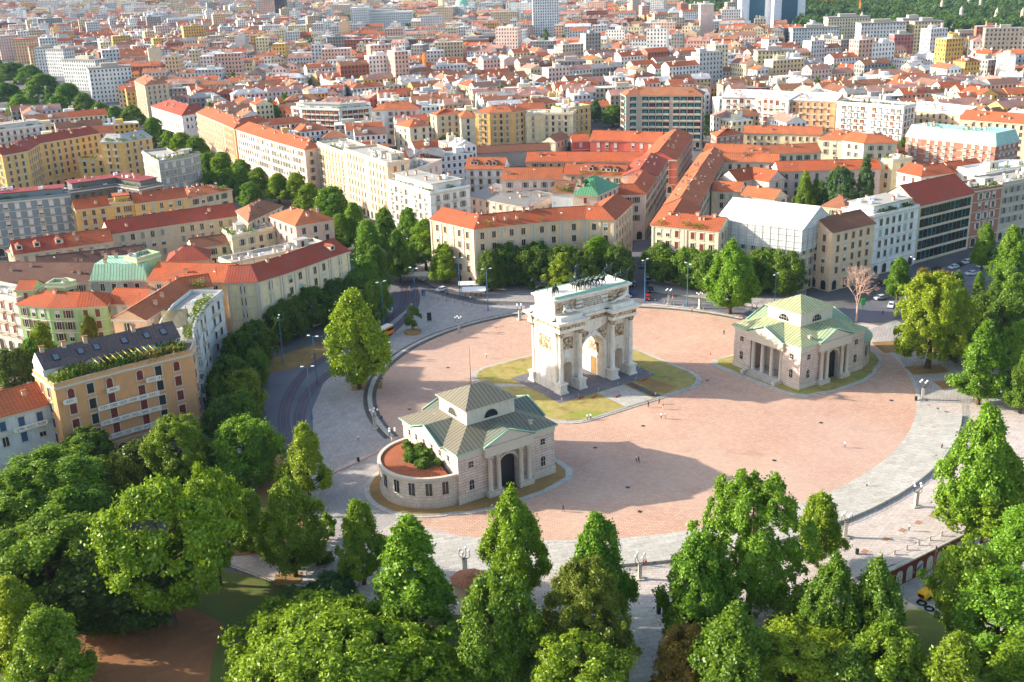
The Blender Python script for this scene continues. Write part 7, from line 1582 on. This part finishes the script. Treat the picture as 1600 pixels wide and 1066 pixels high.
# vehicles
def car_mesh(c):
    T = thing('car', '', 'car', (0, 0, 0), None); col = lin(c); m = MB()
    prof = [(-2.1, .35), (-2.15, .75), (-1.95, .95), (-1.1, 1.0), (-.45, 1.0), (1.2, 1.0), (2.05, .9), (2.15, .6), (2.1, .35)]
    def loft(P, w0, mat, cc): 
        n = len(P)
        for s in (-1, 1):
            m.face([(x, s*w0, z) for x, z in (P if s < 0 else P[::-1])], mat, cc)
        for i in range(n): a, b = P[i], P[(i+1) % n]; m.face([(a[0], -w0, a[1]), (a[0], w0, a[1]), (b[0], w0, b[1]), (b[0], -w0, b[1])], mat, cc)
    loft(prof, .86, 'gloss', col); loft([(-1.2, 1.0), (-.5, 1.45), (1.2, 1.48), (1.85, 1.0)], .72, 'gloss', col); link('body', m.mesh('body'), T)
    m = MB(); loft([(-1.05, 1.04), (-.52, 1.38), (1.1, 1.41), (1.62, 1.04)], .735, 'glass', col); m.face([(-1.19, -.6, 1.05), (-1.19, .6, 1.05), (-.56, .6, 1.44), (-.56, -.6, 1.44)], 'glass'); m.face([(1.84, .6, 1.05), (1.84, -.6, 1.05), (1.26, -.6, 1.47), (1.26, .6, 1.47)], 'glass'); link('window', m.mesh('window'), T)
    for x in (-1.35, 1.35):
        for s in (-1, 1): m = MB(); m.tube((x, s*.7, .33), (x, s*.9, .33), .33, n=10, mat='rubber'); m.tube((x, s*.9, .33), (x, s*.92, .33), .18, n=8, mat='concrete'); link('wheel', m.mesh('wheel'), T)
    for s in (-1, 1): m = MB(); m.box(-2.18, -2.12, s*.6-.18, s*.6+.18, .6, .78, 'globe'); link('headlight', m.mesh('headlight'), T)
    return T
def cars(color, cname, spots, group):
    p = car_mesh(color)
    for i, (px, py, a) in enumerate(spots):
        o = p if i == 0 else copy_tree(p); x, y = G(px, py); o.location = (x, y, .06); o.rotation_euler = (0, 0, R(a)); o['group'] = group; alabel(o, f'{cname} car parked on the street', px, py)
ST = 'cars parked in the side street'
cars('2A4A78', 'dark blue', [(985, 463, 44), (1013, 440, 44), (1002, 418, 44), (1012, 402, 47), (1021, 375, 47)], ST)
cars('16181C', 'black', [(990, 447, 44), (1016, 456, 44), (1018, 388, 47), (1498, 417, 2), (1462, 424, 2), (1532, 400, 2), (1378, 445, 60)], ST)
cars('C9CCCF', 'silver', [(1005, 412, 45), (1026, 362, 47), (1510, 412, 2), (1520, 407, 2), (1550, 405, 2), (1375, 468, -10), (1060, 252, 47), (1518, 430, -20)], ST)
cars('D8DADC', 'white', [(1535, 418, -15), (1560, 412, -15), (1590, 402, -12), (1490, 420, 2), (1392, 480, 30), (1070, 245, 47), (1030, 345, 47), (690, 455, 10)], ST)
cars('B02020', 'red', [(1379, 444, 20), (1012, 468, 44)], ST)
cars('3A3E44', 'dark grey', [(1366, 453, 60), (1085, 235, 48), (1092, 222, 48), (345, 300, 80), (560, 402, 70)], ST)
# orange tram half hidden by the big tree
x, y = G(611, 521); T = thing('tram', 'orange and white tram coming round behind the big sunlit plane tree', 'tram', (x, y, .06))
m = MB(); m.box(-1.2, 1.2, 0, 12, .5, 1.6, 'paint', lin('E87A12')); m.box(-1.2, 1.2, 0, 12, 2.5, 2.8, 'paint', lin('E87A12')); m.box(-1.15, 1.15, .1, 11.9, 1.6, 2.5, 'glass'); m.box(-1.1, 1.1, .3, 11.7, 2.8, 3.1, 'paint', lin('E8E0C8')); link('body', m.mesh('body'), T)
for yy in (2.2, 9.5): m = MB(); m.box(-1.0, 1.0, yy-.9, yy+.9, 0, .5, 'iron'); link('bogie', m.mesh('bogie'), T)
for s in (-.7, .7): m = MB(); m.box(s-.15, s+.15, -.04, 0, .8, 1.1, 'globe'); link('headlight', m.mesh('headlight'), T)
T.scale = (1, .6, 1); _g = G(560, 547); T.rotation_euler = (0, 0, math.atan2(_g[1]-y, _g[0]-x)-math.pi/2)
# yellow compressor with operator in the sunken lane
def GZ(px, py, z): return G(px, py, z)
x, y = GZ(1447, 935, -4.6); T = thing('compressor', 'yellow towed compressor with tall hose mast in the sunken lane', 'compressor', (x, y, -4.6))
m = MB(); pr = [(-1.6, .6), (-1.6, 1.5), (-1.3, 1.85), (1.3, 1.85), (1.6, 1.5), (1.6, .6)]; ext_xz(m, pr, -.8, .8, 'paint'); m.c = [lin('F0B000')]*len(m.c); link('body', m.mesh('body'), T)
m = MB(); m.box(-1.62, -1.6, -.6, .6, .75, 1.4, 'iron'); m.box(-2.6, 2.2, -.06, .06, .45, .6, 'iron'); link('frame', m.mesh('frame'), T)
for s in (-1, 1): m = MB(); m.tube((0, s*.75, .4), (0, s*.95, .4), .4, n=10, mat='rubber'); link('wheel', m.mesh('wheel'), T)
m = MB(); m.tube((1.9, .3, 0), (1.9, .3, 10), .14, n=6, mat='paint', col=lin('7A5232')); link('mast', m.mesh('mast'), T)
for i, (px, py) in enumerate([(1440, 943), (1452, 952)]):
    m = MB(); m.lathe(0, 0, [(.45, .0), (.6, .12), (.45, .28), (.3, .12), (.45, 0)], 14, 'rubber'); x, y = GZ(px, py, -4.6); o = solo('hose_coil', m, ['black coiled hose left of the yellow compressor', 'black coiled hose in front of the yellow compressor'][i], 'hose coil'); o.location = (x, y, -4.6); o.scale = (1.6, 1.6, 1)
# awnings and parasols
def awning(px, py, w, d, h, c, label):
    x, y = G(px, py); a = -_y; T = thing('cafe_awning', label, 'awning', (x, y, .05), 'cafe awnings'); m = MB(); ca, sa = math.cos(a), math.sin(a); q = lambda u, v, z: (x+ca*u-sa*v, y+sa*u+ca*v, z)
    m.face([q(-w/2, -d/2, h-.5), q(w/2, -d/2, h-.5), q(w/2, 0, h+.4), q(-w/2, 0, h+.4)], 'cloth', lin(c)); m.face([q(w/2, d/2, h-.5), q(-w/2, d/2, h-.5), q(-w/2, 0, h+.4), q(w/2, 0, h+.4)], 'cloth', lin(c)); part('canopy', m, T)
    for u in (-w/2+.1, w/2-.1):
        for v in (-d/2+.1, d/2-.1): m = MB(); m.tube(q(u, v, 0), q(u, v, h-.5), .05, mat='iron'); part('leg', m, T)
    for k in range(int(w/1.8)):
        for v in (-d/4, d/4):
            u = -w/2+1+k*1.8; m = MB(); c_ = q(u, v, 0); m.lathe(c_[0], c_[1], [(.05, 0), (.05, .7), (.4, .7), (.4, .74), (0, .74)], 8, 'iron', sm=False); tb = solo('cafe_table', m, '', 'table', (c_[0], c_[1], .05), 'tables under the cafe awnings'); tb.location = (c_[0], c_[1], .05); alabel(tb, 'small round cafe table under an awning', *PJ(c_[0], c_[1], .7))
awning(741, 463, 8, 5, 3.0, 'F2EEE6', 'white peaked cafe awning in front of the yellow palace corner'); awning(733, 455, 7, 4, 3.2, 'E8E2D8', 'second smaller white awning just behind the peaked cafe awning')
awning(656, 440, 12, 5, 3.2, 'D8C8B0', 'long beige awning under the avenue trees'); awning(592, 488, 6, 4, 3.0, 'F0ECE4', 'cream awning at the tram street, upper of two'); awning(600, 497, 6, 4, 3.0, 'F4F0EA', 'cream awning at the tram street, lower of two')
# overhead tram wires
for k, (a, b) in enumerate([((443, 568), (496, 602)), ((488, 655), (400, 640)), ((600, 508), (650, 484)), ((560, 470), (600, 508))]):
    A_, B_ = G(*a), G(*b); m = MB()
    for q in range(6): s0, s1 = q/6, (q+1)/6; z = lambda s: 8.5-.8*math.sin(math.pi*s); m.tube((A_[0]+(B_[0]-A_[0])*s0, A_[1]+(B_[1]-A_[1])*s0, z(s0)), (A_[0]+(B_[0]-A_[0])*s1, A_[1]+(B_[1]-A_[1])*s1, z(s1)), .03, n=3, mat='iron', caps=False)
    o = solo('overhead_wire', m, '', 'wire', (0, 0, 0), 'overhead tram wires'); alabel(o, 'thin span wire over the tram street', (a[0]+b[0])/2, (a[1]+b[1])/2-40)
# small items
def item(name, mb_fn, px, py, label, cat, group=None, z=.05, rot=0):
    x, y = G(px, py); m = MB(); mb_fn(m); o = solo(name, m, label, cat, (0, 0, 0), group); o.location = (x, y, z); o.rotation_euler = (0, 0, rot); return o
def binf(m): m.lathe(0, 0, [(.32, 0), (.35, .95), (.37, 1.0), (.25, 1.05), (.25, .9)], 10, 'iron', sm=False)
for px, py, lb in ((560, 722, 'dark litter bin on the west paving beside the brick kerb'), (1431, 626, 'dark litter bin beside the globe lamp on the right'), (1339, 866, 'dark litter bin on the forecourt near the arcade bollards'), (414, 565, 'dark bin at the tram stop')): item('litter_bin', binf, px, py, lb, 'litter bin')
item('advertising_totem', lambda m: (m.box(-.7, .7, -.15, .15, .2, 2.8, 'iron'), m.box(-.8, .8, -.25, .25, 0, .2, 'concrete'), m.box(-.55, .55, -.17, -.15, .9, 2.5, 'glass')), 671, 502, 'black advertising totem near the round kerbed tree', 'advertising totem', rot=-.5)
item('green_sign', lambda m: (m.tube((0, 0, 0), (0, 0, 1.2), .06, mat='iron'), m.box(-.7, .7, -.08, .08, 1.0, 3.2, 'paint', lin('4FC24A'))), 1348, 482, 'bright green sign board on a post beside the bare tree', 'sign', rot=-.6)
item('blue_box', lambda m: (m.box(-.5, .5, -.4, .4, 0, 1.7, 'pole_blue'), m.box(-.6, .6, -.5, .5, 1.7, 1.8, 'iron')), 662, 462, 'small blue kiosk box on the cafe pavement', 'kiosk box')
item('plaza_kiosk', lambda m: (m.lathe(0, 0, [(3.2, 0), (3.2, 2.6)], 8, 'wall', PAL['beige'], sm=False), m.lathe(0, 0, [(3.7, 2.6), (0, 3.6)], 8, 'roof', RPAL['tan'], sm=False)), 735, 925, 'round kiosk with red-brown roof half hidden by foreground trees', 'kiosk')
for px, py, r_ in ((645, 520, 2.7),):
    x, y = G(px, py); m = MB(); m.lathe(x, y, [(r_, 0), (r_, .45), (r_-.3, .45), (r_-.35, .35), (0, .5)], 20, 'dry_soil', sm=False); solo('tree_bed', m, 'round raised bed with brown earth round the young tree', 'planter', (x, y, 0))
for px, py, w, d in ((574, 603, 8, 6), (1448, 578, 10, 6), (1430, 540, 22, 9), (1500, 600, 12, 5), (430, 852, 5, 4), (450, 905, 5, 4), (1545, 590, 9, 4), (385, 860, 6, 4)):
    x, y = G(px, py); m = MB(); m.obox((x, y), -.5, w, d, -.01, .10, 'dry_soil'); struct('tree_pit', m)
plain('inset', 'A8765C', .9)
for px, py in ((1384, 843), (1410, 829), (1435, 817), (1457, 806), (1475, 795), (1351, 862)):
    x, y = G(px, py); m = MB(); m.obox((x, y), .2, 1.6, 1.1, .0, .07, 'inset'); m.obox((x, y), .2, 2.2, 1.7, .0, .05, 'pale_stone'); struct('paving_inset', m)
for px, py in ((981, 762), (1005, 666), (1105, 595), (1283, 661), (1105, 842), (1393, 626), (640, 640), (700, 575), (1000, 800), (1210, 720), (930, 700)):
    x, y = G(px, py); m = MB(); m.obox((x, y), .6, .9, .9, .0, .075, 'iron'); struct('drain_cover', m)
# low markers round the arch, red barriers and two statues' bases
for i, (x, y) in enumerate([(152, 207.5), (157, 207), (163.5, 207), (170, 207), (176, 207), (181.5, 207.5), (151.4, 213), (151.4, 218), (151.4, 224), (182.4, 213), (182.4, 220)]):
    m = MB(); m.lathe(x, y, [(.13, .33), (.13, 1.2), (0, 1.28)], 8, 'concrete'); o = solo('guard_post', m, '', 'post', (x, y, .3), 'low stone posts round the arch'); alabel(o, 'stone guard post', *PJ(x, y, 1))
for i, (x, y) in enumerate([(160, 204.5), (165, 201), (172.8, 203.5), (178, 205.5), (157, 206)]):
    m = MB(); m.obox((x, y), .3, 2.2, .18, .33, .6, 'paint', lin('D03A20')); o = solo('barrier', m, '', 'barrier', (x, y, .33), 'red barriers lying by the arch'); alabel(o, 'red plastic barrier on the lawn path', *PJ(x, y, .4))
# people
def outfit(top, legs, hair='3A2A20', skin='D8A282'):
    t, l, h, s = lin(top), lin(legs), lin(hair), lin(skin)
    def f(c):
        z = c[2]
        if z > 1.62: return h
        if z > 1.47: return s
        if z > .93: return t if abs(c[0]) < .3 and z > .95 else s
        if z > .1: return l
        return h
    return f
def outfit_sit(top, legs, hair='3A2A20', skin='D8A282'):
    t, l, h, s = lin(top), lin(legs), lin(hair), lin(skin)
    return lambda c: h if c[2] > 1.34 else (s if c[2] > 1.2 else (t if c[2] > .62 and c[1] > -.2 else (l if c[2] > .12 else h)))
OUT = [('F2F2F0', '20242C', 'stand', 'white shirt and dark trousers'), ('1E2026', '2A3040', 'walk', 'black top and dark trousers'), ('E8E4E0', '5A6A88', 'walk', 'white top and blue jeans'), ('8A2A2A', '20242C', 'stand', 'dark red top and black trousers'), ('D8C8B8', 'C8B8A0', 'walk', 'beige clothes'), ('E86A50', 'E8D0C0', 'stand', 'coral top and pale shorts')]
PM = [human(p, 0, 'cloth', outfit(t, l), 'person') for t, l, p, _ in OUT]
SIT = [('C02A2A', '30343C', 'red top'), ('2038A0', '22262E', 'blue top'), ('E8743A', 'C88A60', 'orange top'), ('F0F0F0', '303030', 'white top')]
SM = [human('sit', 0, 'cloth', outfit_sit(t, l), 'person') for t, l, _ in SIT]
for px, py, k, a, where in [(994, 722, 0, 30, 'standing on the cobbles in the gatehouse shadow'), (998, 724, 1, 200, 'standing on the cobbles in the gatehouse shadow'), (1033, 655, 0, 90, 'walking across the sunlit cobbles'), (1040, 655, 4, 60, 'walking across the sunlit cobbles'), (918, 657, 2, 120, 'walking along the island kerb'), (923, 656, 0, 100, 'walking along the island kerb'), (1013, 637, 3, 0, 'standing in front of the arch'), (1030, 632, 1, 45, 'standing in front of the arch'), (1036, 640, 5, 10, 'standing in front of the arch'),
                            (1131, 524, 1, 0, 'alone on the far cobbles'), (1081, 490, 3, 80, 'walking on the far kerb ring'), (1051, 468, 5, 0, 'waiting by the side street'), (1056, 466, 3, 180, 'waiting by the side street'), (1471, 704, 3, 0, 'standing on top of the pale steps'), (488, 560, 5, 20, 'waiting at the tram stop'), (492, 562, 1, 20, 'waiting at the tram stop'), (1379, 492, 1, 20, 'crossing near the bare tree'), (1178, 492, 4, 0, 'strolling under the trees right of the arch'), (700, 462, 3, 90, 'walking on the cafe pavement'), (735, 470, 2, 0, 'walking on the cafe pavement'), (1320, 700, 2, 60, 'walking on the cobbles toward the pale steps'), (880, 800, 1, 40, 'walking on the cobbles by the near kerb'), (760, 560, 0, 70, 'crossing the cobbles left of the arch'), (690, 610, 4, 100, 'on the cobbles beside the left gatehouse roof'), (560, 690, 2, 10, 'walking on the west paving'), (1250, 845, 3, 30, 'walking below the curved steps'), (1420, 830, 0, 70, 'walking past the paving insets'), (1110, 560, 5, 10, 'walking between arch and right gatehouse')]:
    x, y = G(px, py); o = link('person', PM[k], None, (x, y, .07)); o.rotation_euler = (0, 0, R(a)); o['category'] = 'person'; o['label'] = f'person in {OUT[k][3]} {where}'; o['group'] = 'people on the piazza'
for px, py, k, a, z, where in [(596, 594, 0, 60, -.1, 'sitting on the far kerb ring'), (597, 656, 1, 200, -.1, 'sitting on the kerb near the globe lamp'), (1019, 620, 0, 0, -.2, 'sitting on the island kerb'), (1024, 619, 3, 0, -.2, 'sitting on the island kerb'), (1154, 497, 2, 40, -.35, 'sitting under the tall plane tree'), (1160, 496, 2, 120, -.35, 'resting under the tall plane tree'), (1357, 762, 3, 200, .1, 'sitting on the pale curved steps'), (1009, 885, 0, 180, .1, 'sitting on the steps beside the globe lamp')]:
    x, y = G(px, py); o = link('person', SM[k], None, (x, y, z)); o.rotation_euler = (0, 0, R(a)); o['category'] = 'person'; o['label'] = f'person in {SIT[k][2]} {where}'; o['group'] = 'people on the piazza'
finish_labels()
# ================================================================== light and air
SUN = Vector((-.74, .67, 0)).normalized()*math.cos(R(SUN_EL))+Vector((0, 0, math.sin(R(SUN_EL))))
sl = bpy.data.lights.new('sun', 'SUN'); sl.energy = 4.2; sl.angle = R(.6); sl.color = (1.0, .94, .83)
so = bpy.data.objects.new('sun', sl); COL.objects.link(so); so.rotation_euler = SUN.to_track_quat('Z', 'Y').to_euler()
w = bpy.data.worlds.new('World'); SC.world = w; w.use_nodes = True; nt = w.node_tree; nt.nodes.clear()
sky = nt.nodes.new('ShaderNodeTexSky'); sky.sky_type = 'NISHITA'; sky.sun_disc = False; sky.sun_elevation = R(SUN_EL); sky.sun_rotation = math.atan2(SUN.x, SUN.y)
sky.air_density = 1.0; sky.dust_density = 1.5; sky.ozone_density = 1.0
bg = nt.nodes.new('ShaderNodeBackground'); bg.inputs[1].default_value = .15; ou = nt.nodes.new('ShaderNodeOutputWorld')
nt.links.new(sky.outputs[0], bg.inputs[0]); nt.links.new(bg.outputs[0], ou.inputs[0])
if HAZE:
    t = NT('haze'); v = t.n('ShaderNodeVolumePrincipled'); v.inputs['Color'].default_value = (.5, .72, 1, 1); v.inputs['Density'].default_value = HAZE; v.inputs['Anisotropy'].default_value = 0
    t.l(v.outputs[0], t.out.inputs['Volume']); MAT['haze'] = t.m
    m = MB(); m.box(-1500, 4200, -300, 6200, -6, 118, 'haze'); o = link('haze', m.mesh('haze')); o['kind'] = 'stuff'
VS = SC.view_settings; SC.display_settings.display_device = 'sRGB'; VS.view_transform = 'Standard'; VS.look = 'None'; VS.gamma = 1; VS.use_curve_mapping = False; VS.exposure = EXPO
cy = SC.cycles; cy.max_bounces = 6; cy.diffuse_bounces = 3; cy.glossy_bounces = 2; cy.transmission_bounces = 4; cy.volume_bounces = 0; cy.transparent_max_bounces = 6
cy.use_denoising = True; cy.use_adaptive_sampling = True; cy.adaptive_threshold = .02; cy.caustics_reflective = False; cy.caustics_refractive = False
SC.render.use_persistent_data = False
